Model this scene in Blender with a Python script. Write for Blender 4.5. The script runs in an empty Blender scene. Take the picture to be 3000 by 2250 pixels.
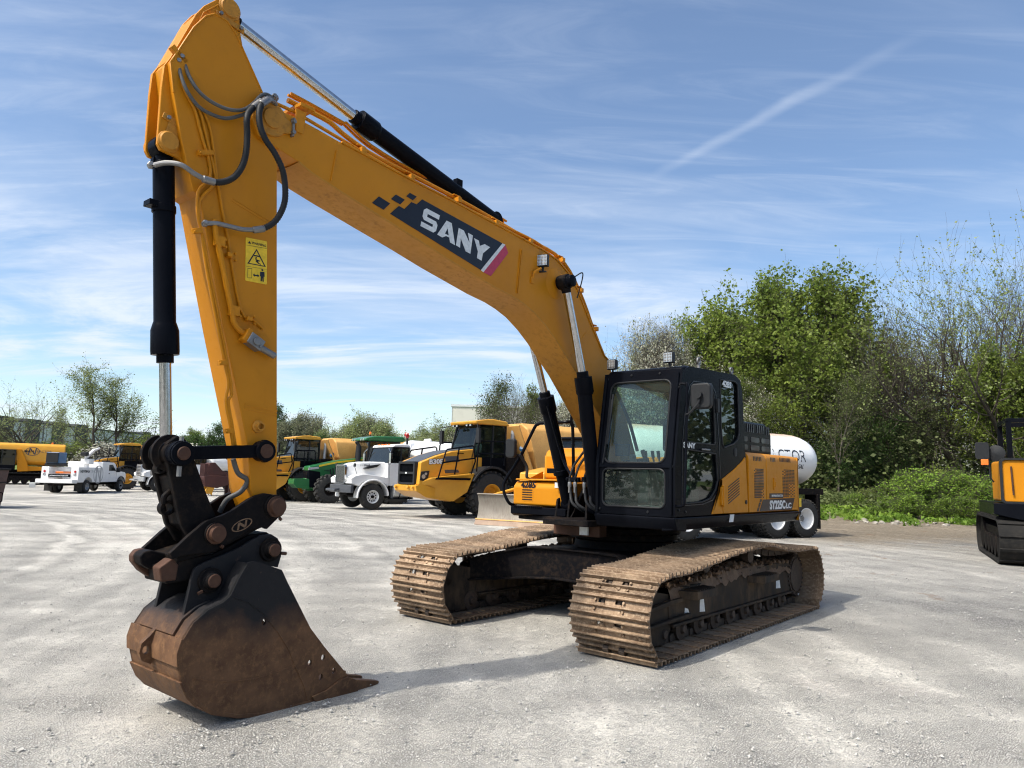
import bpy, bmesh, math, random
import numpy as np
from math import radians as R, sin, cos, pi
from mathutils import Vector, Matrix
from mathutils.geometry import delaunay_2d_cdt
sc = bpy.context.scene
COL = sc.collection
# ---------------- camera ----------------
PITCH, ROLL, HCAM = 0.12442, 0.0249, 1.629
fwd = Vector((0, cos(PITCH), sin(PITCH))); right = Vector((1, 0, 0)); up0 = Vector((0, -sin(PITCH), cos(PITCH)))
rx = right*cos(ROLL)+up0*sin(ROLL); ux = -right*sin(ROLL)+up0*cos(ROLL)
cd = bpy.data.cameras.new('camera'); cam = bpy.data.objects.new('camera', cd); COL.objects.link(cam)
cam.matrix_world = Matrix(((rx.x, ux.x, -fwd.x, 0), (rx.y, ux.y, -fwd.y, 0), (rx.z, ux.z, -fwd.z, HCAM), (0, 0, 0, 1)))
cd.sensor_width = 36; cd.lens = 2148.8/3000*36; cd.clip_end = 3000; cd.clip_start = .05
sc.camera = cam
# ---------------- sun, sky, exposure ----------------
SUNV = Vector((-.619, -.419, 1.0)).normalized()
sun = bpy.data.objects.new('sun', bpy.data.lights.new('sun', 'SUN')); COL.objects.link(sun)
sun.data.energy = 3.5; sun.data.angle = R(.9); sun.data.color = (1, .94, .84)
sun.rotation_euler = SUNV.to_track_quat('Z', 'Y').to_euler(); sun.location = (0, 0, 30)
W = bpy.data.worlds.new('World'); sc.world = W; W.use_nodes = True
def sky():
    nt = W.node_tree; n = nt.nodes; l = nt.links; n.clear()
    out = n.new('ShaderNodeOutputWorld'); bg = n.new('ShaderNodeBackground'); bg.inputs[1].default_value = .146
    st = n.new('ShaderNodeTexSky'); st.sky_type = 'NISHITA'; st.sun_disc = False
    st.sun_elevation = R(53.2); st.sun_rotation = math.atan2(-.619, -.419); st.air_density = 1.0; st.dust_density = .05; st.ozone_density = 3.0
    tc = n.new('ShaderNodeTexCoord'); sp = n.new('ShaderNodeSeparateXYZ'); l.new(tc.outputs['Generated'], sp.inputs[0])
    def m(op, a, b=None, c=None):
        q = n.new('ShaderNodeMath'); q.operation = op
        for i, v in enumerate((a, b, c)):
            if v is None: continue
            if isinstance(v, (int, float)): q.inputs[i].default_value = v
            else: l.new(v, q.inputs[i])
        return q.outputs[0]
    z = m('MAXIMUM', sp.outputs[2], 0.0); zz = m('ADD', z, .12)
    u = m('DIVIDE', sp.outputs[0], zz); v = m('DIVIDE', sp.outputs[1], zz)
    cb = n.new('ShaderNodeCombineXYZ'); l.new(u, cb.inputs[0]); l.new(v, cb.inputs[1])
    def layer(rot, scl, nscale, det, rough, dist, lo, hi, off=0):
        mp = n.new('ShaderNodeMapping'); l.new(cb.outputs[0], mp.inputs[0]); mp.inputs['Rotation'].default_value = (0, 0, R(rot)); mp.inputs['Scale'].default_value = scl; mp.inputs['Location'].default_value = (off, off*.7, off)
        t = n.new('ShaderNodeTexNoise'); l.new(mp.outputs[0], t.inputs[0]); t.inputs['Scale'].default_value = nscale; t.inputs['Detail'].default_value = det; t.inputs['Roughness'].default_value = rough; t.inputs['Distortion'].default_value = dist
        r = n.new('ShaderNodeMapRange'); r.interpolation_type = 'SMOOTHSTEP'; l.new(t.outputs[0], r.inputs[0]); r.inputs[1].default_value = lo; r.inputs[2].default_value = hi
        return r.outputs[0]
    streak = layer(20, (.55, 2.0, 1), 1.0, 8, .52, .8, .40, .86, 3.3)
    fine = layer(30, (.7, 3.4, 1), 2.0, 9, .60, 1.6, .40, .95, 8.1)
    big = layer(-8, (.55, .9, 1), .42, 3, .5, .3, .40, .68, 1.7)
    puff = layer(5, (.9, 1.9, 1), .80, 9, .62, .8, .44, .70, 21.0)
    low = n.new('ShaderNodeMapRange'); l.new(z, low.inputs[0]); low.inputs[1].default_value = .36; low.inputs[2].default_value = .16; low.interpolation_type = 'SMOOTHSTEP'
    a = m('MULTIPLY', m('ADD', m('MULTIPLY', streak, .55), m('MULTIPLY', fine, .36)), m('ADD', m('MULTIPLY', big, .7), .32))
    b = m('MULTIPLY', puff, m('MULTIPLY', low.outputs[0], .95))
    mp = n.new('ShaderNodeMapping'); l.new(cb.outputs[0], mp.inputs[0]); mp.vector_type = 'TEXTURE'; mp.inputs['Rotation'].default_value = (0, 0, R(-56.5)); mp.inputs['Location'].default_value = (.53, 1.513, 0)
    s2 = n.new('ShaderNodeSeparateXYZ'); l.new(mp.outputs[0], s2.inputs[0]); wb = n.new('ShaderNodeTexNoise'); l.new(cb.outputs[0], wb.inputs[0]); wb.inputs['Scale'].default_value = 5; wb.inputs['Detail'].default_value = 6
    dd = m('ABSOLUTE', m('ADD', s2.outputs[1], m('MULTIPLY', m('SUBTRACT', wb.outputs[0], .5), .05))); tr_ = n.new('ShaderNodeMapRange'); tr_.interpolation_type = 'SMOOTHSTEP'; l.new(dd, tr_.inputs[0]); tr_.inputs[1].default_value = .028; tr_.inputs[2].default_value = 0; ln = n.new('ShaderNodeMapRange'); ln.interpolation_type = 'SMOOTHSTEP'; l.new(m('ABSOLUTE', s2.outputs[0]), ln.inputs[0]); ln.inputs[1].default_value = .42; ln.inputs[2].default_value = .1
    trail = m('MULTIPLY', m('MULTIPLY', tr_.outputs[0], ln.outputs[0]), m('MULTIPLY', m('POWER', wb.outputs[0], 1.6), .48))
    dens = m('MINIMUM', m('ADD', m('ADD', m('ADD', a, b), trail), .05), .9)
    # bright lobe around the sun, unseen behind the camera, added to lift ambient light
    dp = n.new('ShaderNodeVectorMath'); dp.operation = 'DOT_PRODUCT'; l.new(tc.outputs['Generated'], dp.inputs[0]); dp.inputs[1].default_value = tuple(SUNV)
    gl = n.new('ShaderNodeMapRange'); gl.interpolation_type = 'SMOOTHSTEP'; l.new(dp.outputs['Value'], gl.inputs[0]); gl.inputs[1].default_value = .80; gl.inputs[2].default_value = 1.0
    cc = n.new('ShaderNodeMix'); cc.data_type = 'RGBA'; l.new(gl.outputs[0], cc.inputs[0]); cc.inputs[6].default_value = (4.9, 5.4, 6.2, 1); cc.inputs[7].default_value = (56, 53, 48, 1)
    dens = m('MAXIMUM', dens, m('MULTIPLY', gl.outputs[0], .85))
    mx = n.new('ShaderNodeMix'); mx.data_type = 'RGBA'; l.new(dens, mx.inputs[0])
    hs = n.new('ShaderNodeHueSaturation'); hs.inputs['Saturation'].default_value = 1.02; hs.inputs['Value'].default_value = 1.0; l.new(st.outputs[0], hs.inputs['Color'])
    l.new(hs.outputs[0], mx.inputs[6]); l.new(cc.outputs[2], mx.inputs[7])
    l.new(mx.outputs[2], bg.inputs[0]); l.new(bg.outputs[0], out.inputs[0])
sky()
vs = sc.view_settings; vs.view_transform = 'Standard'; vs.look = 'None'; vs.exposure = .27; vs.gamma = 1
cy = sc.cycles; cy.max_bounces = 7; cy.diffuse_bounces = 3; cy.glossy_bounces = 3; cy.transmission_bounces = 4; cy.transparent_max_bounces = 14
cy.sample_clamp_indirect = 6; cy.caustics_reflective = False; cy.caustics_refractive = False; cy.use_adaptive_sampling = True; cy.adaptive_threshold = .02
cy.use_denoising = True; cy.filter_width = 1.15
# ---------------- materials ----------------
def newmat(name):
    m = bpy.data.materials.new(name); m.use_nodes = True; nt = m.node_tree; nt.nodes.clear()
    o = nt.nodes.new('ShaderNodeOutputMaterial'); b = nt.nodes.new('ShaderNodeBsdfPrincipled'); nt.links.new(b.outputs[0], o.inputs[0])
    return m, nt, b, o
def rgba(c): return (c[0], c[1], c[2], 1)
def noise(nt, scale, det=6, rough=.55, coord='Object', vec=None, stretch=None):
    tc = nt.nodes.new('ShaderNodeTexCoord'); t = nt.nodes.new('ShaderNodeTexNoise'); t.inputs['Scale'].default_value = scale; t.inputs['Detail'].default_value = det; t.inputs['Roughness'].default_value = rough
    if stretch:
        mp = nt.nodes.new('ShaderNodeMapping'); mp.inputs['Scale'].default_value = stretch; nt.links.new(tc.outputs[coord], mp.inputs[0]); nt.links.new(mp.outputs[0], t.inputs[0])
    else: nt.links.new(tc.outputs[coord], t.inputs[0])
    return t.outputs[0]
def rng(nt, v, a, b, lo=0, hi=1):
    r = nt.nodes.new('ShaderNodeMapRange'); nt.links.new(v, r.inputs[0]); r.inputs[1].default_value = a; r.inputs[2].default_value = b; r.inputs[3].default_value = lo; r.inputs[4].default_value = hi
    return r.outputs[0]
def mix(nt, f, a, b):
    x = nt.nodes.new('ShaderNodeMix'); x.data_type = 'RGBA'
    if isinstance(f, (int, float)): x.inputs[0].default_value = f
    else: nt.links.new(f, x.inputs[0])
    for i, v in ((6, a), (7, b)):
        if isinstance(v, tuple): x.inputs[i].default_value = rgba(v)
        else: nt.links.new(v, x.inputs[i])
    return x.outputs[2]
def bump(nt, b, h, s=.3, d=.01):
    q = nt.nodes.new('ShaderNodeBump'); q.inputs['Strength'].default_value = s; q.inputs['Distance'].default_value = d; nt.links.new(h, q.inputs['Height']); nt.links.new(q.outputs[0], b.inputs['Normal'])
def paint(name, c, c2=None, dirt=(.10, .07, .045), amt=(.55, .8), mx=.6, rough=.38, metal=0, coat=.25, sc1=2.5, bs=.06, sc2=18, stretch=None, spec=.32, ior=1.5, chips=0):
    """worn paint: slight tone change, dirt or rust in patches"""
    m, nt, b, o = newmat(name)
    c2 = c2 or tuple(x*.88 for x in c)
    n1 = noise(nt, sc1, 5); base = mix(nt, rng(nt, n1, .35, .65), c, c2)
    n2 = noise(nt, sc2, 9, .68, stretch=stretch); n3 = noise(nt, sc1*.7, 3)
    mm = nt.nodes.new('ShaderNodeMath'); mm.operation = 'MULTIPLY'; nt.links.new(rng(nt, n2, amt[0], amt[1]), mm.inputs[0]); nt.links.new(rng(nt, n3, .4, .65, .25, 1), mm.inputs[1])
    m2 = nt.nodes.new('ShaderNodeMath'); m2.operation = 'MULTIPLY'; nt.links.new(mm.outputs[0], m2.inputs[0]); m2.inputs[1].default_value = mx; m2.use_clamp = True
    cfin = mix(nt, m2.outputs[0], base, dirt)
    if chips:   # small chips and long scratches down to the primer
        c1 = noise(nt, 7, 12, .78); c2_ = noise(nt, 30, 6, .7, stretch=(.05, 1, 1)); cfin = mix(nt, rng(nt, c1, chips, chips+.02, 0, .8), cfin, (.05, .035, .025)); cfin = mix(nt, rng(nt, c2_, .70, .74, 0, .22), cfin, (.62, .50, .34))
    b.inputs['IOR'].default_value = ior; nt.links.new(cfin, b.inputs['Base Color'])
    nt.links.new(rng(nt, n2, .3, .8, rough*.85, min(1, rough*1.5)), b.inputs['Roughness'])
    b.inputs['Metallic'].default_value = metal; b.inputs['Coat Weight'].default_value = coat; b.inputs['Coat Roughness'].default_value = .15; b.inputs['Specular IOR Level'].default_value = spec
    if bs: bump(nt, b, n2, bs, .004)
    return m
def flat(name, c, rough=.5, metal=0, coat=0, emit=None):
    m, nt, b, o = newmat(name); b.inputs['Base Color'].default_value = rgba(c); b.inputs['Roughness'].default_value = rough; b.inputs['Metallic'].default_value = metal; b.inputs['Coat Weight'].default_value = coat
    n = noise(nt, 30, 4); nt.links.new(mix(nt, rng(nt, n, .35, .7), c, tuple(x*.8 for x in c)), b.inputs['Base Color']); b.inputs['Specular IOR Level'].default_value = .2 if max(c) < .1 else .4
    return m
def glass(name, tint=(.62, .75, .70), refl=1.0, rough=.01, ior=1.5, dust=0):
    m = bpy.data.materials.new(name); m.use_nodes = True; nt = m.node_tree; nt.nodes.clear(); N = nt.nodes.new; L = nt.links.new
    o = N('ShaderNodeOutputMaterial'); tr = N('ShaderNodeBsdfTransparent'); tr.inputs[0].default_value = rgba(tint); g = N('ShaderNodeBsdfGlossy'); g.inputs['Roughness'].default_value = rough; g.inputs['Color'].default_value = (refl, refl, refl, 1)
    lw = N('ShaderNodeLayerWeight'); lw.inputs[0].default_value = .5; pw = N('ShaderNodeMath'); pw.operation = 'POWER'; L(lw.outputs['Facing'], pw.inputs[0]); pw.inputs[1].default_value = 4.5; fr = N('ShaderNodeMath'); fr.operation = 'MULTIPLY_ADD'; L(pw.outputs[0], fr.inputs[0]); fr.inputs[1].default_value = .8; fr.inputs[2].default_value = .028; mx = N('ShaderNodeMixShader')
    if dust:
        df = N('ShaderNodeBsdfDiffuse'); df.inputs[0].default_value = (.30, .34, .32, 1); m2 = N('ShaderNodeMixShader'); L(rng(nt, noise(nt, 3.0, 6), .3, .7, dust*.6, dust*1.4), m2.inputs[0]); L(tr.outputs[0], m2.inputs[1]); L(df.outputs[0], m2.inputs[2]); tr = m2
    L(fr.outputs[0], mx.inputs[0]); L(tr.outputs[0], mx.inputs[1]); L(g.outputs[0], mx.inputs[2]); L(mx.outputs[0], o.inputs[0])
    return m
Y1 = (.55, .215, .007); RUST = (.13, .05, .022)
M = dict(
 yellow=paint('amber_paint', Y1, (.50, .190, .007), dirt=(.16, .075, .02), amt=(.58, .85), mx=.45, rough=.40, coat=0, sc1=1.6, spec=.2, chips=.735),
 yellow_worn=paint('worn_amber_paint', (.50, .225, .03), (.44, .20, .03), dirt=(.14, .07, .03), amt=(.5, .72), mx=.75, rough=.5, coat=0, spec=.2, chips=.68),
 yellow_b=paint('yellow_paint', (.66, .32, .028), (.60, .285, .025), dirt=(.25, .14, .05), amt=(.56, .85), mx=.5, rough=.4, coat=.25),
 yellow_t=paint('sun_bleached_yellow', (.62, .34, .10), (.55, .29, .08), dirt=(.22, .12, .05), amt=(.5, .8), mx=.6, rough=.5, coat=.1),
 black=paint('black_paint', (.0045, .005, .0075), (.006, .007, .010), dirt=(.035, .028, .022), amt=(.6, .85), mx=.25, rough=.20, coat=.0, bs=.02, spec=.3, ior=1.14),
 black_dirty=paint('grimy_black_paint', (.006, .006, .0075), (.011, .010, .010), dirt=(.060, .040, .027), amt=(.46, .72), mx=.7, rough=.5, coat=0, spec=.2, ior=1.2),
 plastic=flat('black_plastic', (.022, .023, .025), .5),
 chrome=flat('chrome', (.55, .56, .58), .15, 1),
 steel=paint('dull_steel', (.27, .265, .26), (.21, .205, .20), dirt=(.12, .09, .06), metal=.7, rough=.42, coat=0), blade=paint('worn_blade_steel', (.26, .235, .20), (.19, .17, .145), dirt=(.13, .09, .06), amt=(.4, .7), metal=.35, rough=.55, coat=0, sc1=1.2, stretch=(1, 1, .2)),
 pinrust=paint('rusty_pin', (.095, .045, .028), (.06, .032, .022), dirt=(.17, .09, .05), metal=.3, rough=.6, coat=0, sc2=40),
 rubber=paint('tyre_rubber', (.022, .022, .022), (.032, .031, .029), dirt=(.10, .09, .075), amt=(.45, .7), mx=.5, rough=.8, coat=0, sc2=10),
 muddy=paint('mud_streaked_black_paint', (.02, .017, .015), (.035, .028, .022), dirt=(.13, .088, .056), amt=(.40, .62), mx=.85, rough=.7, coat=0, sc2=7, stretch=(1, 1, .45), spec=.15, bs=.3), hose=flat('hose_rubber', (.022, .023, .025), .55), hosegrey=paint('steel_braided_hose', (.11, .11, .108), (.08, .08, .078), rough=.5, coat=0, sc2=120, bs=.3),
 white=paint('white_paint', (.78, .78, .77), (.72, .72, .71), dirt=(.35, .30, .24), amt=(.55, .85), mx=.5, rough=.35, coat=.35),
 whitedecal=flat('white_decal', (.72, .74, .74), .45), blackdecal=flat('black_decal', (.010, .012, .020), .35, 0, .2), reddecal=flat('red_decal', (.50, .035, .085), .4),
 warn=flat('warning_yellow', (.85, .56, .02), .45), green=paint('green_paint', (.012, .13, .032), (.01, .11, .03), dirt=(.06, .06, .03), rough=.3, coat=.5),
 grey=paint('grey_panel', (.055, .06, .07), (.07, .075, .085), rough=.5, coat=.1), silver=paint('silver_paint', (.42, .43, .44), (.36, .37, .38), rough=.35, metal=.4),
 glass=glass('window_glass', (.80, .90, .86), dust=.035), darkglass=glass('dark_window_glass', (.34, .40, .39), dust=.02), tint=glass('tinted_window_glass', (.10, .12, .12), dust=.01), lens=flat('lamp_lens', (.42, .44, .45), .15, .3, .3), orange=flat('orange_lens', (.85, .20, .03), .3), red=flat('red_lens', (.45, .02, .02), .3),
 blue=paint('blue_paint', (.02, .09, .20), (.02, .08, .17)), maroon=paint('maroon_steel', (.075, .028, .024), (.055, .024, .022), dirt=(.14, .07, .05), rough=.6, coat=.05),
 seat=flat('grey_fabric', (.05, .052, .055), .9), seafoam=flat('pale_green_plastic', (.25, .48, .36), .5), interior=flat('cab_trim', (.10, .105, .10), .7), tan=paint('dusty_track_pad', (.34, .25, .18), (.28, .2, .15), rough=.8, coat=0),
)
def rust_bucket():
    m, nt, b, o = newmat('rusty_bucket_steel'); N = nt.nodes.new; L = nt.links.new
    tc = N('ShaderNodeTexCoord'); sp = N('ShaderNodeSeparateXYZ'); L(tc.outputs['Object'], sp.inputs[0])
    n1 = noise(nt, 2.2, 8, .62); n2 = noise(nt, 26, 8, .7); n3 = noise(nt, 6, 7, .6)
    ad = N('ShaderNodeMath'); ad.operation = 'MULTIPLY_ADD'; L(n1, ad.inputs[0]); ad.inputs[1].default_value = .55; L(sp.outputs[2], ad.inputs[2])
    n4 = noise(nt, 90, 5, .6, stretch=(1, 1, .12)); old = rng(nt, ad.outputs[0], .74, .98)   # leftover black paint survives on the upper half
    rust = mix(nt, rng(nt, n3, .38, .66), (.085, .044, .025), (.155, .082, .043))
    rust = mix(nt, rng(nt, n2, .50, .72, 0, .75), rust, (.23, .125, .06)); rust = mix(nt, rng(nt, n4, .60, .72, 0, .35), rust, (.17, .11, .07))
    col = mix(nt, old, rust, (.016, .016, .018)); col = mix(nt, rng(nt, n2, .62, .74, 0, .5), col, (.11, .07, .05))
    L(col, b.inputs['Base Color']); L(rng(nt, n2, .3, .7, .5, .75), b.inputs['Roughness']); b.inputs['Specular IOR Level'].default_value = .15; bump(nt, b, n2, .3, .006)
    return m
def tracksteel(name, a, b2, d, mud=.6):
    m, nt, b, o = newmat(name); N = nt.nodes.new; L = nt.links.new
    n1 = noise(nt, 3.5, 7, .6); n2 = noise(nt, 30, 9, .7); oi = N('ShaderNodeObjectInfo')
    c = mix(nt, rng(nt, n1, .38, .62), a, b2); c = mix(nt, rng(nt, n2, .48, .70, 0, mud), c, d)
    h = N('ShaderNodeHueSaturation'); L(c, h.inputs['Color']); L(rng(nt, oi.outputs['Random'], 0, 1, .72, 1.22), h.inputs['Value'])
    L(h.outputs[0], b.inputs['Base Color']); b.inputs['Roughness'].default_value = .68; b.inputs['Metallic'].default_value = .25; bump(nt, b, n2, .4, .008)
    return m
M['bucket'] = rust_bucket()
M['shoe'] = tracksteel('muddy_track_steel', (.155, .098, .058), (.30, .205, .13), (.48, .365, .245), .75)
M['shoedark'] = tracksteel('muddy_chain_steel', (.045, .032, .024), (.075, .052, .038), (.15, .10, .065), .5)
M['mud'] = tracksteel('dried_mud', (.17, .105, .06), (.12, .07, .04), (.24, .16, .10), .7)
# ---------------- mesh helpers ----------------
def crv(pts, k=5, closed=False):
    """Catmull-Rom through the points"""
    P = [Vector(p) for p in pts]; out = []; n = len(P)
    rngs = range(n if closed else n-1)
    for i in rngs:
        if closed: a, b, c, d = P[(i-1) % n], P[i], P[(i+1) % n], P[(i+2) % n]
        else: a, b, c, d = P[max(i-1, 0)], P[i], P[i+1], P[min(i+2, n-1)]
        for j in range(k):
            t = j/k; out.append(.5*((2*b)+(c-a)*t+(2*a-5*b+4*c-d)*t*t+(3*b-a-3*c+d)*t**3))
    if not closed: out.append(P[-1])
    return out
def inpoly(p, poly):
    x, y = p; c = False; n = len(poly); j = n-1
    for i in range(n):
        xi, yi = poly[i][:2]; xj, yj = poly[j][:2]
        if (yi > y) != (yj > y) and x < (xj-xi)*(y-yi)/(yj-yi)+xi: c = not c
        j = i
    return c
def rrect(a0, a1, b0, b1, r, n=4):
    out = []
    for cx, cy_, s in ((a1-r, b1-r, 0), (a0+r, b1-r, 90), (a0+r, b0+r, 180), (a1-r, b0+r, 270)):
        for i in range(n+1):
            t = R(s+90*i/n); out.append((cx+r*cos(t), cy_+r*sin(t)))
    return out
class MB:
    def __init__(s): s.v = []; s.f = []
    def add(s, vs, fs):
        k = len(s.v); s.v += [tuple(v) for v in vs]; s.f += [tuple(i+k for i in f) for f in fs]; return s
    def box(s, x0, x1, y0, y1, z0, z1):
        return s.add([(x, y, z) for x in (x0, x1) for y in (y0, y1) for z in (z0, z1)], [(0, 1, 3, 2), (4, 6, 7, 5), (0, 4, 5, 1), (2, 3, 7, 6), (0, 2, 6, 4), (1, 5, 7, 3)])
    def obox(s, c, size, mat=None):
        m = mat or Matrix.Identity(3); c = Vector(c); k = []
        for x in (-.5, .5):
            for y in (-.5, .5):
                for z in (-.5, .5): k.append(c+m @ Vector((x*size[0], y*size[1], z*size[2])))
        return s.add(k, [(0, 1, 3, 2), (4, 6, 7, 5), (0, 4, 5, 1), (2, 3, 7, 6), (0, 2, 6, 4), (1, 5, 7, 3)])
    def bar(s, a, b, w, h):
        a, b = Vector(a), Vector(b); d = (b-a); L = d.length; x = d.normalized(); up = Vector((0, 0, 1)) if abs(x.z) < .95 else Vector((0, 1, 0))
        y = up.cross(x).normalized(); z = x.cross(y)
        return s.obox((a+b)/2, (L, w, h), Matrix((x, y, z)).transposed())
    def poly(s, outer, w0, w1, fn, holes=()):
        """extrude a 2-D outline with holes between w0 and w1; fn(u,v,w) -> xyz"""
        if not holes:
            n = len(outer); vs = [fn(u, v, w0) for u, v in outer]+[fn(u, v, w1) for u, v in outer]
            return s.add(vs, [tuple(range(n)), tuple(range(2*n-1, n-1, -1))]+[(i, (i+1) % n, n+(i+1) % n, n+i) for i in range(n)])
        loops = [outer]+list(holes); V = []; E = []
        for lp in loops:
            k = len(V); V += [Vector(p[:2]) for p in lp]; E += [(k+i, k+(i+1) % len(lp)) for i in range(len(lp))]
        ov, oe, of, *_ = delaunay_2d_cdt(V, E, [], 0, 1e-6)
        tri = []
        for f in of:
            c = sum((ov[i] for i in f), Vector((0, 0)))/len(f)
            if inpoly(c, outer) and not any(inpoly(c, h) for h in holes): tri.append(tuple(f))
        n = len(ov)
        s.add([fn(p.x, p.y, w0) for p in ov]+[fn(p.x, p.y, w1) for p in ov], tri+[tuple(i+n for i in reversed(t)) for t in tri])
        for lp in loops:
            n = len(lp); s.add([fn(u, v, w0) for u, v in lp]+[fn(u, v, w1) for u, v in lp], [(i, (i+1) % n, n+(i+1) % n, n+i) for i in range(n)])
        return s
    def py(s, pts, y0, y1, holes=()): return s.poly(pts, y0, y1, lambda u, v, w: (u, w, v), holes)
    def px(s, pts, x0, x1, holes=()): return s.poly(pts, x0, x1, lambda u, v, w: (w, u, v), holes)
    def pz(s, pts, z0, z1, holes=()): return s.poly(pts, z0, z1, lambda u, v, w: (u, v, w), holes)
    def tube(s, path, r, n=8, caps=True, smooth=0, closed=False):
        P = crv(path, smooth, closed) if smooth else [Vector(p) for p in path]; m = len(P); rr = r if isinstance(r, (list, tuple)) else [r]*m
        if len(rr) != m: rr = [rr[min(len(rr)-1, int(i/(m-1)*(len(rr)-1)+.5))] for i in range(m)]
        T = [(P[min(i+1, m-1)]-P[max(i-1, 0)]).normalized() for i in range(m)] if not closed else [(P[(i+1) % m]-P[i-1]).normalized() for i in range(m)]
        N0 = Vector((0, 0, 1)) if abs(T[0].z) < .9 else Vector((1, 0, 0)); N = (N0-T[0]*N0.dot(T[0])).normalized(); vs = []
        for i in range(m):
            N = (N-T[i]*N.dot(T[i])).normalized(); B = T[i].cross(N)
            vs += [P[i]+(N*cos(2*pi*j/n)+B*sin(2*pi*j/n))*rr[i] for j in range(n)]
        fs = [(i*n+j, i*n+(j+1) % n, (i+1)*n+(j+1) % n, (i+1)*n+j) for i in range(m-1) for j in range(n)]
        if closed: fs += [((m-1)*n+j, (m-1)*n+(j+1) % n, (j+1) % n, j) for j in range(n)]
        elif caps: fs += [tuple(range(n-1, -1, -1)), tuple(range((m-1)*n, m*n))]
        return s.add(vs, fs)
    def cyl(s, a, b, r0, r1=None, n=24): return s.tube([a, b], [r0, r0 if r1 is None else r1], n)
    def lathe(s, o, d, prof, n=28, closed=False):
        """prof: list of (radius, distance along d)"""
        o = Vector(o); d = Vector(d).normalized(); a = Vector((0, 0, 1)) if abs(d.z) < .9 else Vector((1, 0, 0)); u = a.cross(d).normalized(); v = d.cross(u); m = len(prof)
        vs = [o+d*h+(u*cos(2*pi*j/n)+v*sin(2*pi*j/n))*r for r, h in prof for j in range(n)]
        fs = [(i*n+j, i*n+(j+1) % n, (i+1)*n+(j+1) % n, (i+1)*n+j) for i in range(m-1) for j in range(n)]
        if closed: fs += [((m-1)*n+j, (m-1)*n+(j+1) % n, (j+1) % n, j) for j in range(n)]
        else: fs += [tuple(range(n-1, -1, -1)), tuple(range((m-1)*n, m*n))]
        return s.add(vs, fs)
    def build(s, name, mat, parent=None, bev=0, seg=2, ang=32, label=None, fixn=True):
        me = bpy.data.meshes.new(name); me.from_pydata(s.v, [], s.f); me.update()
        if fixn:
            b = bmesh.new(); b.from_mesh(me); bmesh.ops.recalc_face_normals(b, faces=b.faces); b.to_mesh(me); b.free()
        me.polygons.foreach_set('use_smooth', [True]*len(me.polygons)); me.set_sharp_from_angle(angle=R(ang))
        me.materials.append(M[mat] if isinstance(mat, str) else mat)
        o = bpy.data.objects.new(name, me); COL.objects.link(o)
        if parent: o.parent = parent
        if bev:
            q = o.modifiers.new('edge', 'BEVEL'); q.width = bev; q.segments = seg; q.limit_method = 'ANGLE'; q.angle_limit = R(35); q.harden_normals = True
        if label: o['label'] = label
        return o
def tag(o, label, cat, group=None, kind=None):
    if label: o['label'] = label
    if cat: o['category'] = cat
    if group: o['group'] = group
    if kind: o['kind'] = kind
    return o
def thing(name, label, cat, loc=(0, 0, 0), deg=0, group=None, scale=1):
    o = bpy.data.objects.new(name, None); COL.objects.link(o); o.empty_display_size = .3
    o.location = loc; o.rotation_euler = (0, 0, R(deg)); o.scale = (scale,)*3
    return tag(o, label, cat, group)
def dup(o, parent=None):
    c = o.copy(); COL.objects.link(c)
    if parent: c.parent = parent
    for ch in list(o.children): dup(ch, c)
    return c
def text(s, name, mat, parent, o, u, v, w, h, depth=.002, bold=.0, shear=0):
    cu = bpy.data.curves.new('t', 'FONT'); cu.body = s; cu.extrude = .01; cu.offset = bold; cu.shear = shear; cu.resolution_u = 3
    t = bpy.data.objects.new('t', cu); COL.objects.link(t); dg = bpy.context.evaluated_depsgraph_get(); me = bpy.data.meshes.new_from_object(t.evaluated_get(dg))
    bpy.data.objects.remove(t); bpy.data.curves.remove(cu)
    co = np.empty(len(me.vertices)*3); me.vertices.foreach_get('co', co); co = co.reshape(-1, 3); lo, hi = co.min(0), co.max(0)
    u, v, o = np.array(Vector(u).normalized()), np.array(Vector(v).normalized()), np.array(o); n = np.cross(u, v); q = (co-lo)/np.maximum(hi-lo, 1e-9)
    me.vertices.foreach_set('co', (o+q[:, :1]*w*u+q[:, 1:2]*h*v+q[:, 2:]*depth*n).ravel()); me.update(); me.materials.clear(); me.materials.append(M[mat]); me.name = name
    ob = bpy.data.objects.new(name, me); COL.objects.link(ob); ob.parent = parent
    return ob
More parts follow.
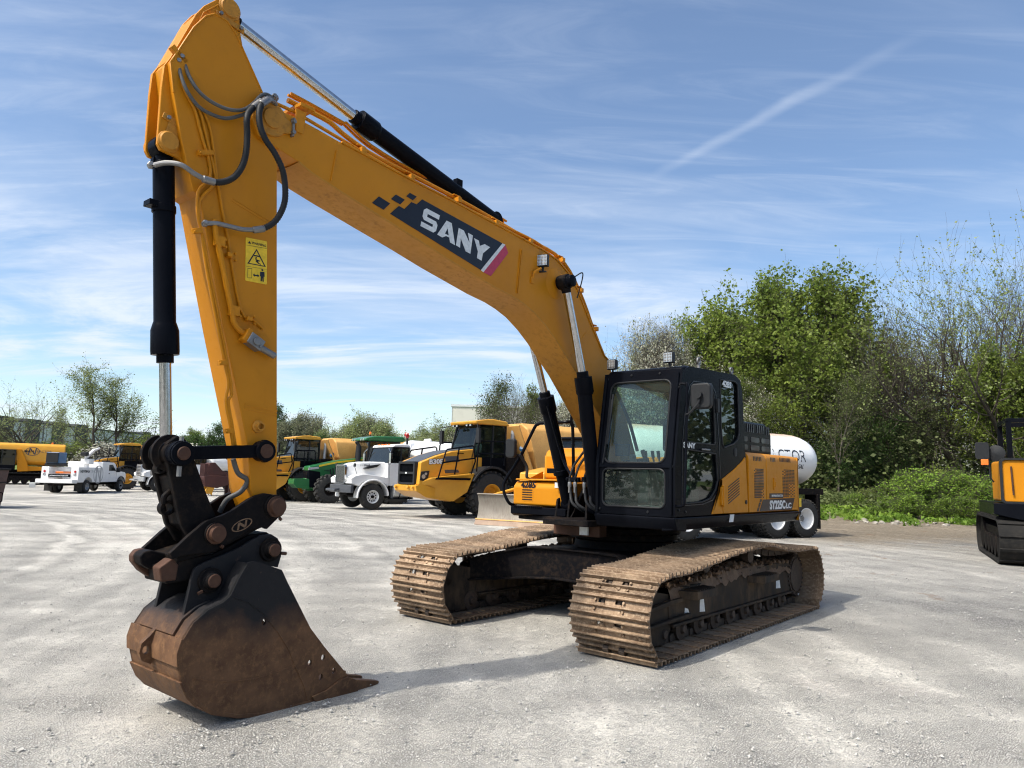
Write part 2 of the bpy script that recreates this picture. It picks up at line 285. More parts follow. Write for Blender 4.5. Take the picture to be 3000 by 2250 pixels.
def wheel(parent, x, y, r, w, rim='white', side=1, lug=0, rimr=.5, name='wheel', hubd=.05, lugs_n=26, holes=0, hubmat=None):
    """one wheel: tyre > nothing, rim and hub as sub-parts; side = +1 outer face towards +y"""
    m = MB(); s = side; sh = w*.5; b = .1*w+.03
    prof = [(r*rimr, -sh*.8), (r*rimr*1.08, -sh), (r*.82, -sh*1.02), (r*.94, -sh*.93), (r-.01*r, -sh*.72), (r, -sh*.4), (r, sh*.4), (r-.01*r, sh*.72), (r*.94, sh*.93), (r*.82, sh*1.02), (r*rimr*1.08, sh), (r*rimr, sh*.8)]
    m.lathe((x, y-s*w/2, r), (0, s, 0), prof, 40, closed=True)
    if lug:
        for i in range(lugs_n):
            t = 2*pi*i/lugs_n
            for k in (-1, 1):
                tt = t+(.5*2*pi/lugs_n if k > 0 else 0); c = Vector((x+(r+lug*.3)*cos(tt), y-s*w/2+k*w*.26, r+(r+lug*.3)*sin(tt))); ex = Vector((cos(tt), 0, sin(tt))); ey = Vector((-sin(tt)*.35*k, .94, cos(tt)*.35*k)).normalized(); ez = ex.cross(ey)
                m.obox(c, (lug*1.6, w*.46, 2*pi*r/lugs_n*.55), Matrix((ex, ey, ez)).transposed())
    ty = m.build(name, 'rubber', parent, ang=40)
    m = MB(); R1 = r*rimr*1.04; c = (x, y-s*w/2, r)
    m.lathe(c, (0, s, 0), [(R1*.9, -sh*.8), (R1, -sh*.7), (R1, sh*.96), (R1*.93, sh*.96), (R1*.84, sh*.55), (R1*.80, sh*.1), (R1*.42, sh*.1+hubd), (R1*.40, sh*.1+hubd+.02), (R1*.01, sh*.1+hubd+.03)], 32)
    m.build('rim', rim, ty, ang=35)
    m = MB(); m.cyl((x, y-s*w/2+s*(sh*.1+hubd), r), (x, y-s*w/2+s*(sh*.1+hubd+.1), r), R1*.26, R1*.22, 16)
    for i in range(8): t = 2*pi*i/8; m.cyl((x+R1*.38*cos(t), y-s*w/2+s*(sh*.1+hubd), r+R1*.38*sin(t)), (x+R1*.38*cos(t), y-s*w/2+s*(sh*.1+hubd+.035), r+R1*.38*sin(t)), R1*.045, n=8)
    m.build('hub', hubmat or ('steel' if rim != 'yellow_b' else 'yellow_b'), ty)
    if holes:
        m = MB()
        for i in range(holes): t = 2*pi*(i+.5)/holes; m.cyl((x+R1*.63*cos(t), y-s*w/2+s*(sh*.1+hubd*.55-.01), r+R1*.63*sin(t)), (x+R1*.63*cos(t), y-s*w/2+s*(sh*.1+hubd*.55+.012), r+R1*.63*sin(t)), R1*.11, n=10)
        m.build('rim_hole', 'plastic', ty)
    return ty
T={
'p_boom':(5.315,4.225),
'p_acyl':(5.654,4.963),
'p_bcyl':(6.005,3.811),
'p_link':(5.197,1.76),
'p_bk':(5.09,1.367),
'p_rod':(5.803,1.716),
'p_cpl':(5.531,1.195),
'p_b1':(5.544,0.893),
'p_b2':(5.11,1.066),
'p_boss':(5.228,1.935),
'arm_body':[(5.835,3.511),(5.943,3.842),(6.02,4.142),(6.058,4.346),(6.013,4.446),(5.923,4.662),(5.844,4.79),(5.779,4.842),(5.685,4.832),(5.607,4.763),(5.376,4.422),(5.287,4.264),(5.219,3.996),(5.163,3.218),(5.123,2.674),(5.054,1.717),(5.041,1.499),(5.036,1.432),(5.108,1.38)],
'arm_front':[(5.787,3.493),(5.699,3.174),(5.538,2.602),(5.41,2.176),(5.297,1.798),(5.251,1.49),(5.189,1.354)],
'cheek':[(5.809,3.525),(5.827,3.547),(5.916,3.721),(5.986,3.729),(6.054,3.737),(6.077,3.771),(6.083,4.173),(6.078,4.331),(6.042,4.404),(5.895,4.799),(5.84,4.893),(5.766,4.975),(5.744,4.999),(5.676,5.039),(5.601,5.016),(5.574,4.945),(5.56,4.842),(5.531,4.734),(5.645,4.642),(5.853,4.345),(5.838,3.895)],
'boom':[(5.452,4.101),(5.465,4.167),(5.456,4.237),(5.416,4.295),(5.316,4.319),(5.117,4.327),(4.898,4.307),(4.677,4.282),(4.083,4.231),(3.373,4.185),(3.094,4.162),(2.371,4.1),(1.987,4.065),(1.733,4.015),(1.556,3.933),(1.434,3.853),(1.341,3.756),(1.116,3.471),(0.782,3.081),(0.689,3.036)],
'boom_low':[(5.452,4.101),(5.33,4.065),(5.26,4.0),(4.945,3.94),(4.65,3.873),(4.246,3.791),(3.799,3.701),(3.406,3.613),(2.748,3.489),(2.485,3.473),(2.308,3.427),(2.125,3.371),(1.906,3.226),(1.705,3.036),(1.407,2.766)],
'boom_lowfar':[(1.78,3.184),(1.368,2.797),(0.882,2.321),(0.665,2.09),(0.408,1.835)],
'boom_nose_under':[(5.063,4.167),(4.968,3.916),(4.789,4.048)],
'bcyl':[(5.98,3.86),(5.98,3.715),(5.926,3.088),(5.883,2.593),(5.875,2.541),(5.862,2.384),(5.857,2.332),(5.817,1.835)],
'acyl':[(5.594,5.039),(5.497,4.921),(4.385,4.664),(4.379,4.633),(4.164,4.617),(4.066,4.597),(3.727,4.515),(3.125,4.393),(2.854,4.349)],
'bmn':[(1.759,3.752),(1.793,3.641),(1.383,2.76),(1.386,2.735),(1.311,2.532),(1.156,1.961)],
'bmf':[(1.578,3.194),(1.347,2.808),(1.25,2.588),(1.213,2.468),(0.763,1.325)],
'bucket':[(5.465,0.798),(5.42,0.895),(5.355,1.005),(5.293,1.01),(5.088,0.935),(5.046,0.862),(4.953,0.712),(4.823,0.504),(4.694,0.355),(4.534,0.184),(4.461,0.105),(4.381,0.063),(4.375,-0.039),(4.779,-0.015),(4.989,-0.032),(5.188,-0.025),(5.352,0.002),(5.535,0.064),(5.639,0.142),(5.704,0.211),(5.753,0.309),(5.778,0.401),(5.786,0.48),(5.762,0.565),(5.704,0.658),(5.612,0.727),(5.514,0.762)],
'b_line':[(5.468,0.799),(5.331,0.742),(5.214,0.656),(5.09,0.516),(4.992,0.377),(4.94,0.269),(5.085,0.245),(5.252,0.233),(5.425,0.248),(5.579,0.283),(5.679,0.318)],
'b_line2':[(4.94,0.269),(4.853,0.115),(4.815,0.006)],
'b_holes':[(5.203,0.596),(4.7,0.282),(4.813,0.262),(4.6,0.171),(4.712,0.148)],
'b_cutter':[(4.473,0.11),(4.393,0.066),(4.386,-0.036),(4.782,-0.013),(4.762,0.029),(4.571,0.062)],
'b_tooth':[(4.356,0.048),(4.14,0.003),(4.349,-0.054)],
'b_tooth_top':[(4.527,0.169),(4.156,0.02)],
'ear':[(5.712,0.608),(5.688,0.761),(5.664,0.911),(5.65,0.969),(5.614,0.996),(5.552,1.02),(5.45,1.052),(5.331,1.094),(5.25,1.138),(5.181,1.166),(5.101,1.172),(5.046,1.141),(5.018,1.09),(5.01,1.011),(5.031,0.934),(5.195,0.972),(5.267,0.983),(5.375,0.775),(5.526,0.695)],
'ucoup':[(5.821,1.083),(5.708,1.188),(5.596,1.28),(5.481,1.314),(5.416,1.343),(5.351,1.386),(5.291,1.424),(5.235,1.447),(5.171,1.462),(5.081,1.448),(5.036,1.408),(5.031,1.342),(5.061,1.277),(5.138,1.208),(5.168,1.222),(5.281,1.207),(5.361,1.16),(5.465,1.11),(5.541,1.071),(5.668,1.067),(5.753,1.059),(5.799,1.041)],
'lcoup':[(5.802,0.883),(5.82,0.956),(5.847,0.993),(5.771,1.016),(5.638,1.043),(5.511,1.053),(5.381,1.101),(5.247,1.17),(5.102,1.183),(5.024,1.14),(5.001,1.033),(5.088,0.987),(5.316,0.977),(5.42,0.911),(5.602,0.908),(5.712,0.888)],
'lnose':[(5.848,0.965),(5.91,1.005),(5.922,1.053),(5.899,1.081),(5.852,1.09),(5.722,1.052),(5.692,0.995),(5.769,0.953)],
'hlink':[(5.841,1.761),(5.886,1.722),(5.863,1.663),(5.698,1.218),(5.632,1.178),(5.525,1.297),(5.699,1.693),(5.717,1.766),(5.776,1.794)],
'bar':[(5.745,1.767),(5.25,1.803),(5.243,1.711),(5.738,1.68)],
'logo':[(4.139,3.842),(4.044,3.94),(3.981,3.931),(3.904,4.019),(3.84,4.017),(3.778,4.083),(2.667,3.966),(2.976,3.617)],
'logo_w':[(2.667,3.966),(2.622,3.964),(2.937,3.603),(2.975,3.614)],
'logo_r':[(2.622,3.964),(2.573,3.89),(2.827,3.589),(2.937,3.603)],
'logo_s1':[(4.338,3.877),(4.268,3.956),(4.143,3.931),(4.212,3.855)],
'logo_s2':[(4.137,3.974),(4.084,4.031),(3.98,4.016),(4.031,3.958)],
'logo_s3':[(3.966,4.053),(3.927,4.097),(3.843,4.088),(3.887,4.04)],
'L_S':[(3.562,4.006),(3.69,4.031),(3.764,3.982),(3.772,3.936),(3.768,3.894),(3.614,3.881),(3.632,3.854),(3.777,3.885),(3.786,3.832),(3.64,3.808),(3.573,3.841),(3.557,3.912),(3.564,3.939),(3.706,3.968),(3.697,3.978),(3.573,3.951)],
'L_A':[(3.577,3.81),(3.464,3.975),(3.397,3.969),(3.342,3.77),(3.408,3.779),(3.422,3.823),(3.463,3.827),(3.512,3.799)],
'L_Ah':[(3.48,3.844),(3.447,3.906),(3.429,3.841)],
'L_N':[(3.33,3.773),(3.301,3.95),(3.231,3.943),(3.147,3.844),(3.173,3.937),(3.105,3.929),(3.131,3.74),(3.196,3.747),(3.269,3.857),(3.275,3.762)],
'L_Y':[(3.085,3.907),(3.018,3.901),(3.003,3.851),(2.933,3.888),(2.852,3.877),(2.955,3.788),(2.97,3.711),(3.037,3.721),(3.027,3.79)],
'warn':[(5.426,3.291),(5.255,3.305),(5.234,2.982),(5.406,2.975)],
'pipeA1':[(5.967,4.44),(6.008,4.353),(5.979,4.199),(5.894,4.079),(5.853,3.973),(5.811,3.866),(5.777,3.788),(5.746,3.676),(5.768,3.601),(5.826,3.505),(5.812,3.334),(5.777,3.235),(5.793,3.233),(5.725,3.0),(5.548,2.382),(5.502,2.225),(5.512,2.095),(5.467,1.927),(5.434,1.789)],
'pipeA2':[(5.945,4.439),(5.986,4.352),(5.964,4.206),(5.862,4.082),(5.814,3.966),(5.763,3.816),(5.719,3.685),(5.712,3.603),(5.81,3.444),(5.782,3.233),(5.771,3.228),(5.709,3.004),(5.526,2.385),(5.485,2.227),(5.494,2.096),(5.449,1.917),(5.417,1.79)],
'pipeA3':[(5.924,4.45),(5.965,4.351),(5.938,4.217),(5.841,4.101),(5.777,3.992),(5.745,3.879),(5.708,3.7),(5.642,3.44),(5.579,3.222),(5.562,3.151),(5.449,2.75),(5.35,2.701),(5.266,2.648)],
'pipeB':[(5.68,3.344),(5.667,3.253),(5.629,3.13),(5.506,2.726),(5.483,2.653),(5.438,2.605),(5.376,2.571)],
'clampA':[(5.827,3.78),(5.726,3.817)],
'clampB':[(5.822,3.222),(5.759,3.247)],
'clampC':[(5.571,2.351),(5.513,2.364)],
'clampD':[(5.489,1.885),(5.431,1.895)],
'clampE':[(5.643,3.201),(5.497,2.733),(5.562,3.124),(5.382,2.697)],
'valve':[(5.418,2.546),(5.348,2.591),(5.247,2.528),(5.31,2.468)],
'valve2':[(5.258,2.504),(5.164,2.466)],
'hose1':[(5.988,4.346),(5.987,4.27),(5.947,4.167),(5.866,4.092),(5.765,4.073),(5.663,4.087),(5.562,4.146),(5.483,4.22),(5.427,4.302),(5.357,4.381),(5.294,4.396)],
'hose1b':[(5.955,4.396),(5.936,4.294),(5.874,4.199),(5.782,4.15),(5.667,4.142),(5.564,4.18),(5.486,4.265),(5.419,4.36),(5.346,4.412),(5.25,4.427)],
'hose2':[(6.064,3.636),(6.019,3.647),(5.956,3.632),(5.869,3.599),(5.781,3.58),(5.693,3.593),(5.607,3.655),(5.556,3.752),(5.54,3.861),(5.547,3.984),(5.563,4.082),(5.539,4.161),(5.461,4.264),(5.369,4.363),(5.295,4.408)],
'hose3':[(5.737,3.302),(5.671,3.316),(5.58,3.314),(5.487,3.313),(5.369,3.347),(5.287,3.422),(5.245,3.545),(5.251,3.66),(5.288,3.789),(5.359,3.893),(5.44,3.979),(5.482,4.079),(5.48,4.196),(5.437,4.273),(5.354,4.339),(5.29,4.348)],
'bpipe1':[(5.143,4.471),(4.976,4.465),(4.755,4.45),(4.549,4.384),(4.436,4.365),(4.633,4.406),(4.439,4.358),(4.237,4.328),(3.285,4.267),(2.553,4.197),(2.17,4.151),(1.7,4.116),(1.4,3.981),(1.114,3.684),(0.88,3.353),(0.605,3.017)],
'bpipe2':[(5.294,4.38),(5.121,4.379),(4.923,4.358),(4.622,4.313),(4.658,4.338),(4.418,4.3),(3.8,4.226),(3.019,4.183),(2.246,4.157),(1.977,4.125)],
'bpipe3':[(5.047,4.61),(4.829,4.597),(4.518,4.569),(4.281,4.478),(4.506,4.581),(4.234,4.483),(3.702,4.418),(2.855,4.373),(2.394,4.318)],
'light':[(2.135,3.946),(1.943,3.881)],
'lightbr':[(2.188,3.699),(2.111,3.792),(1.952,3.863)],
'pin_bc':[(1.895,3.706)],
'brk1':[(5.115,4.394),(5.102,4.211),(5.04,4.21),(5.018,4.396)],
'hoseD':[(5.388,1.697),(5.339,1.601),(5.264,1.55),(5.293,1.472),(5.366,1.414),(5.387,1.325)],
'cab':[(1.202,1.259),(1.184,1.747),(1.146,2.587),(1.113,2.728),(1.048,2.813),(0.916,2.845),(-0.278,2.897),(-0.466,2.831),(-0.504,2.694),(-0.553,2.014),(-0.583,1.893),(0.116,1.642),(0.213,1.529),(0.367,1.245)],
'doorwin':[(0.957,2.376),(0.69,2.62),(0.44,2.662),(0.311,2.627),(0.276,2.027),(1.0,2.007)],
'doorlow':[(0.975,1.895),(0.263,1.922),(0.211,1.609),(0.355,1.458),(0.605,1.39),(0.99,1.372)],
'rearwin':[(0.136,2.821),(-0.285,2.836),(-0.366,2.749),(-0.389,2.179),(-0.241,2.085),(0.079,2.003),(0.13,2.264)],
'sidepanel':[(0.409,1.255),(0.122,1.627),(-0.536,1.909),(-0.582,1.998),(-1.128,2.011),(-2.216,2.026),(-2.384,1.972),(-2.418,1.216)],
'seams':[(0.16,1.642),(0.113,1.248),(-0.557,1.91),(-0.619,1.265),(-1.176,2.004),(-1.244,1.441),(-1.259,1.26)],
'gr1':[(-0.772,1.794),(-1.071,1.801),(-1.087,1.433),(-0.78,1.426)],
'gr2':[(-1.715,1.807),(-2.174,1.807),(-2.189,1.435),(-1.72,1.448)],
'lv':[(-0.011,1.538),(-0.336,1.648),(-0.33,1.463),(-0.005,1.351)],
'decal':[(-0.918,1.258),(-1.064,1.415),(-2.163,1.426),(-2.042,1.263),(-1.256,1.257)],
'dec_sq':[(-0.829,1.286),(-0.899,1.355),(-0.97,1.398)],
'txt':[(-1.257,1.278),(-1.263,1.405),(-2.024,1.408)],
'nd':[(-1.258,1.486),(-1.735,1.491),(-1.731,1.425),(-1.254,1.423)],
'skirt':[(1.241,1.261),(-2.392,1.252),(-2.382,1.119),(1.272,1.112)],
'no4285':[(0.068,2.753),(-0.18,2.767)],
'handle':[(1.126,1.942),(0.478,1.977),(-0.273,1.976),(0.235,2.469)],
'rail':[(1.162,2.58),(1.18,2.339),(1.17,1.749),(1.22,1.4),(1.358,1.352)],
'hood':[(-2.431,2.533),(-3.331,2.565),(-3.415,2.435),(-3.369,2.115)],
'latch':[(-1.436,1.615),(0.176,1.457),(-0.127,1.202)]}
# ---------------- ground ----------------
def gh(x, y):
    """height of the yard: flat, with a low dirt bank at the back right and a grass berm at the far left"""
    r = 0
    a = (y-27-(x-12)*.25)/9
    if x > 8 and a > 0: r += min(1, a)**2*.45*min(1, (x-8)/5)
    if y > 72: r += min(1, (y-72)/38)**1.2*3.9*min(1, max(0, (40-x)/50))
    return r
def ground():
    def sheet(xs, ys, fn):
        vs = []; fs = []; n = len(xs)
        for y in ys: vs += [(x, y, fn(x, y)) for x in xs]
        for j in range(len(ys)-1): fs += [(j*n+i, j*n+i+1, (j+1)*n+i+1, (j+1)*n+i) for i in range(n-1)]
        return vs, fs
    m, nt, b, o = newmat('gravel_yard'); N = nt.nodes.new; L = nt.links.new
    tc = N('ShaderNodeTexCoord'); sp = N('ShaderNodeSeparateXYZ'); L(tc.outputs['Object'], sp.inputs[0])
    def nz(scale, det=6, rough=.6, st=None, rot=0, dist=0):
        mp = N('ShaderNodeMapping'); L(tc.outputs['Object'], mp.inputs[0])
        if st: mp.inputs['Scale'].default_value = st
        mp.inputs['Rotation'].default_value = (0, 0, R(rot)); t = N('ShaderNodeTexNoise'); L(mp.outputs[0], t.inputs[0]); t.inputs['Scale'].default_value = scale; t.inputs['Detail'].default_value = det; t.inputs['Roughness'].default_value = rough; t.inputs['Distortion'].default_value = dist
        return t.outputs[0]
    def mth(op, a, c):
        q = N('ShaderNodeMath'); q.operation = op
        for i, v in enumerate((a, c)):
            if isinstance(v, (int, float)): q.inputs[i].default_value = v
            else: L(v, q.inputs[i])
        return q.outputs[0]
    v1 = N('ShaderNodeTexVoronoi'); L(tc.outputs['Object'], v1.inputs[0]); v1.inputs['Scale'].default_value = 62; v1.inputs['Randomness'].default_value = 1
    v2 = N('ShaderNodeTexVoronoi'); L(tc.outputs['Object'], v2.inputs[0]); v2.inputs['Scale'].default_value = 115
    hsv = N('ShaderNodeSeparateColor'); L(v1.outputs['Color'], hsv.inputs[0]); stone = hsv.outputs[0]
    hs2 = N('ShaderNodeSeparateColor'); L(v2.outputs['Color'], hs2.inputs[0])
    def ring(cx, cy_, k, dist=.5, det=3):   # wheel tracks: bands that follow arcs
        vs_ = N('ShaderNodeVectorMath'); vs_.operation = 'SUBTRACT'; L(tc.outputs['Object'], vs_.inputs[0]); vs_.inputs[1].default_value = (cx, cy_, 0); ln = N('ShaderNodeVectorMath'); ln.operation = 'LENGTH'; L(vs_.outputs[0], ln.inputs[0])
        t = N('ShaderNodeTexNoise'); t.noise_dimensions = '1D'; t.inputs['Scale'].default_value = k; t.inputs['Detail'].default_value = det; L(mth('ADD', ln.outputs['Value'], mth('MULTIPLY', nz(.35, 3), dist)), t.inputs['W']); return t.outputs[0]
    # powder versus loose stones: streaks that follow the wheel paths
    big = nz(.16, 4, .55); tracks = ring(-30, 5, 1.5, 1.6, 4); mid = nz(1.1, 8, .66); fine = nz(7, 8, .72)
    pw = mth('ADD', mth('ADD', mth('MULTIPLY', big, .40), mth('MULTIPLY', mth('ADD', mth('MULTIPLY', tracks, .62), mth('MULTIPLY', ring(4, -34, 1.1, 2.6, 4), .38)), .42)), mth('ADD', mth('MULTIPLY', mid, .28), mth('MULTIPLY', fine, .22)))
    # the right-hand side is looser and greyer
    rt = rng(nt, mth('ADD', mth('MULTIPLY', sp.outputs[0], .9), mth('MULTIPLY', sp.outputs[1], .10)), 2.2, 7.5, 0, .055)
    powder = rng(nt, mth('SUBTRACT', pw, rt), .50, .76)
    rk = mix(nt, rng(nt, stone, 0, 1), (.20, .195, .18), (.66, .635, .585)); rk = mix(nt, rng(nt, hs2.outputs[1], 0, 1, 0, .55), rk, (.31, .305, .295))
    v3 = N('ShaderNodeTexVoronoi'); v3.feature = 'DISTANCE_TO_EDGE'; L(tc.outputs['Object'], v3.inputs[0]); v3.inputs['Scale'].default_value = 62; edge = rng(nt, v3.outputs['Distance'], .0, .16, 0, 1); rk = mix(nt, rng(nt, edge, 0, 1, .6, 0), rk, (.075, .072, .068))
    dust = mix(nt, rng(nt, fine, .35, .65), (.68, .645, .575), (.55, .52, .46)); dust = mix(nt, rng(nt, stone, .62, .95, 0, .7), dust, (.34, .33, .31)); dust = mix(nt, rng(nt, hs2.outputs[2], .7, 1.0, 0, .5), dust, (.64, .62, .58))
    pink = rng(nt, nz(.5, 3), .56, .70, 0, .45); dust = mix(nt, pink, dust, (.53, .475, .43))
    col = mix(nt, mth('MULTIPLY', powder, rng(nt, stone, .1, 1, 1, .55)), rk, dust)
    # tan dirt at the back right
    dl = rng(nt, mth('ADD', mth('SUBTRACT', sp.outputs[1], mth('MULTIPLY', sp.outputs[0], .35)), mth('MULTIPLY', mid, 7)), 18.5, 23); dr = rng(nt, sp.outputs[0], 7.5, 10)
    dirt = mth('MULTIPLY', dl, dr); col = mix(nt, mth('MULTIPLY', dirt, 1.0), col, mix(nt, rng(nt, fine, .35, .65), (.20, .155, .105), (.36, .31, .24)))
    br = mth('MULTIPLY', rng(nt, nz(1.5, 7, .7, (1, .5, 1), -35), .60, .68), mth('MULTIPLY', rng(nt, sp.outputs[0], 4.8, 6), rng(nt, mth('SUBTRACT', sp.outputs[1], mth('MULTIPLY', sp.outputs[0], .8)), 5, 7))); col = mix(nt, mth('MULTIPLY', br, .8), col, (.24, .14, .07))
    gr = rng(nt, mth('ADD', sp.outputs[1], mth('MULTIPLY', mid, 8)), 72, 76); col = mix(nt, gr, col, mix(nt, rng(nt, fine, .3, .7), (.10, .16, .035), (.16, .20, .06)))
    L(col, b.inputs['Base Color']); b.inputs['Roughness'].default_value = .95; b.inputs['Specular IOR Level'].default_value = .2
    # stones stand up where there is no powder
    h = mth('ADD', mth('MULTIPLY', mth('MULTIPLY', edge, mth('ADD', .35, stone)), mth('SUBTRACT', 1.1, powder)), mth('MULTIPLY', fine, .8))
    h = mth('ADD', h, mth('MULTIPLY', hs2.outputs[0], .25))
    q = N('ShaderNodeBump'); q.inputs['Strength'].default_value = 1.0; q.inputs['Distance'].default_value = .022; L(h, q.inputs['Height']); L(q.outputs[0], b.inputs['Normal'])
    rn = random.Random(1)
    xs = [-900, -400, -200, -120]+[i*2.5 for i in range(-40, 41)]+[120, 200, 400, 900]; ys = [-300, -80, -20, 0]+[4+i*2 for i in range(60)]+[140, 200, 400, 1200]
    def hf(x, y): return gh(x, y)+.012*sin(x*1.3+y*.7)*cos(y*.9-x*.4)-(0 if abs(x) < 15 and y < 25 else .0)-.012
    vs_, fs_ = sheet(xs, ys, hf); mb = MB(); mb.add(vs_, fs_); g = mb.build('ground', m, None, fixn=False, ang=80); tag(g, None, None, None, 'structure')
ground()
# loose stones lying on the yard near the camera
def stones():
    rn = random.Random(11); mb = MB()
    for i in range(9500):
        y = 2.6+rn.random()**1.4*12; x = rn.uniform(-.78, .78)*y; r = .0035+rn.random()**2.5*.010*(1+.05*y); a = rn.random()*6.28
        c = Vector((x, y, gh(x, y)+r*.15)); pts = []
        for k in range(5): t = a+k*1.2566; q = r*rn.uniform(.7, 1.25); pts.append(c+Vector((q*cos(t), q*sin(t), 0)))
        top = c+Vector((rn.gauss(0, r*.2), rn.gauss(0, r*.2), r*rn.uniform(.5, .85)))
        k = len(mb.v); mb.v += [tuple(p) for p in pts]+[tuple(top)]; mb.f += [(k+j, k+(j+1) % 5, k+5) for j in range(5)]
    m, nt, b, o = newmat('limestone_chips'); gi = nt.nodes.new('ShaderNodeNewGeometry'); nt.links.new(mix(nt, gi.outputs['Random Per Island'], (.15, .147, .14), (.50, .485, .45)), b.inputs['Base Color']); b.inputs['Roughness'].default_value = .9
    tag(mb.build('loose_stones', m, None, ang=20), 'loose pale limestone chips scattered over the near gravel', 'gravel', None, 'stuff')
stones()
# ---------------- ground, first version of structure is in nature part; excavator here ----------------
def at3(pts, y): return [(p[0], y, p[1]) for p in pts]
EX = thing('crawler_excavator', 'large amber crawler excavator with black cab, raised boom and rusty bucket on the gravel', 'excavator', (1.447, 9.367, 0), -130.35)
AR, BO = .15, .19
def trackside(s):
    """s=+1 near track, -1 far track"""
    yc = s*1.262
    prof = [(2.05, 0), (2.13, .03), (2.22, .1), (2.30, .22), (2.335, .36), (2.32, .5), (2.26, .62), (2.17, .71), (2.05, .765), (1.87, .785), (1.58, .79), (1.25, .815), (.92, .85), (.55, .89), (.17, .915), (-.2, .93), (-.5, .935), (-.78, .895), (-1.19, .835), (-1.65, .815), (-1.95, .815), (-2.1, .79), (-2.22, .72), (-2.32, .58), (-2.37, .4), (-2.34, .24), (-2.25, .1), (-2.15, .03), (-2.05, 0), (-1, 0), (0, 0), (1, 0)]
    P = crv([(x, 0, z) for x, z in prof], 12, True); n = len(P)
    S = [0]
    for i in range(n): S.append(S[-1]+(P[(i+1) % n]-P[i]).length)
    L = S[-1]; N = 49; pitch = L/N
    ch = MB(); fr = []
    for k in range(N):
        t = k*pitch+.05; i = max(j for j in range(n) if S[j] <= t); f = (t-S[i])/(S[i+1]-S[i]); a, b = P[i], P[(i+1) % n]; p = a.lerp(b, f)
        a2, b2 = P[(i-3) % n], P[(i+4) % n]; tg = (b2-a2).normalized(); no = Vector((tg.z, 0, -tg.x))
        if no.dot(p-Vector((0 if abs(p.x) < 1.9 else math.copysign(1.9, p.x), 0, .42))) < 0: no = -no
        fr.append((p, tg, no))
        mt = Matrix((tg, Vector((0, 1, 0)), no)).transposed()
        for dy in (-.085, .085):
            ch.obox(p-no*.085+Vector((0, yc+dy, 0)), (pitch*.80, .035, .075), mt); q = p-no*.085+tg*pitch*.42
            ch.cyl(q+Vector((0, yc+dy-.03, 0)), q+Vector((0, yc+dy+.03, 0)), .042, n=8)
    C = ch.build('track_chain', 'shoedark', EX, .004, 1)
    # one shoe in local axes: x along the track, y across, z outward (grouser tips at 0)
    def shoe(seed):
        rn = random.Random(seed); m = MB(); h = pitch/2; yb = [-.42, -.125, -.055, .055, .125, .42]
        for j in range(5):
            win = j in (1, 3); y0, y1 = yb[j], yb[j+1]
            for x0, x1 in (((-h*.98, h*.12), (h*.52, h*1.06)) if win else ((-h*.98, h*1.06),)): m.py([(x0, -.042), (x1, -.042 if x1 < h else -.052), (x1, -.030 if x1 < h else -.04), (x0, -.030)], y0, y1)
        for gx in (-.82, -.14, .62): m.py([(gx*h-.014, -.034), (gx*h+.014, -.034), (gx*h+.007, 0), (gx*h-.007, 0)], -.421, .421)
        for bx in (-.45, .3):
            for by in (-.15, .15): m.cyl((bx*h, by, -.031), (bx*h, by, -.014), .014, n=6)
        if seed: # caked mud
            for q in range(7):
                c = (rn.uniform(-.6, .5)*h, rn.uniform(-.34, .34), -.03); m.lathe(c, (0, 0, 1), [(rn.uniform(.02, .045), 0), (rn.uniform(.01, .03), .010), (.004, .014)], 7)
        me = m.build('track_shoe', 'shoe', None, .0025, 1)
        return me
    protos = [shoe(k) for k in range(3)]; random.seed(5+s)
    for k, (p, tg, no) in enumerate(fr):
        pr = protos[k % 3]; o = pr if k < 3 else pr.copy()
        if k >= 3: COL.objects.link(o)
        o.parent = C; o.rotation_mode = 'QUATERNION'; a = random.gauss(0, .012); tg2 = (tg+no*a).normalized(); y = no.cross(tg2) if True else 0; no2 = tg2.cross(y)
        o.matrix_local = Matrix((tg2, y, no2)).transposed().to_4x4(); o.location = (p.x, yc, p.z+.0)
    # frame
    o = s  # outer side
    yo, yi = yc+o*.10, yc-o*.10
    def yy(a, b): return (min(a, b), max(a, b))
    m = MB(); a, b = yy(yc-o*.13, yc+o*.16)
    m.py([(1.49, .47), (1.47, .235), (-1.80, .235), (-1.80, .60), (-1.2, .62), (1.2, .56)], a, b)
    m.py([(1.44, .235), (-1.78, .235), (-1.78, .205), (1.44, .205)], a-.03, b+.03)
    m.py([(1.5, .475), (2.05, .43), (2.05, .40), (1.25, .44), (1.25, .475)], b if o > 0 else a-.05, b+.05 if o > 0 else a)
    m.py([(1.1, .31), (2.0, .28), (2.0, .25), (1.1, .275)], b if o > 0 else a-.05, b+.05 if o > 0 else a)
    m.py([(1.45, .52), (1.9, .60), (2.12, .50), (2.14, .22), (1.98, .08), (1.55, .06), (1.42, .18)], a+.02, b-.01)
    tf = m.build('track_frame', 'muddy', EX, .008)
    for sx in (1.0, -.72):
        m = MB(); y0, y1 = yy(yc+o*.16, yc+o*.34); m.poly([(sx-.3, y0), (sx+.3, y0), (sx+.22, y1), (sx-.22, y1)] if o > 0 else [(sx-.22, y0), (sx+.22, y0), (sx+.3, y1), (sx-.3, y1)], .46, .54, lambda u, v, w: (u, v, w))
        for q in range(9): m.box(sx-.2+q*.048, sx-.18+q*.048, y0+.02, y1-.01, .538, .553)
        m.build('step', 'muddy', tf, .004)
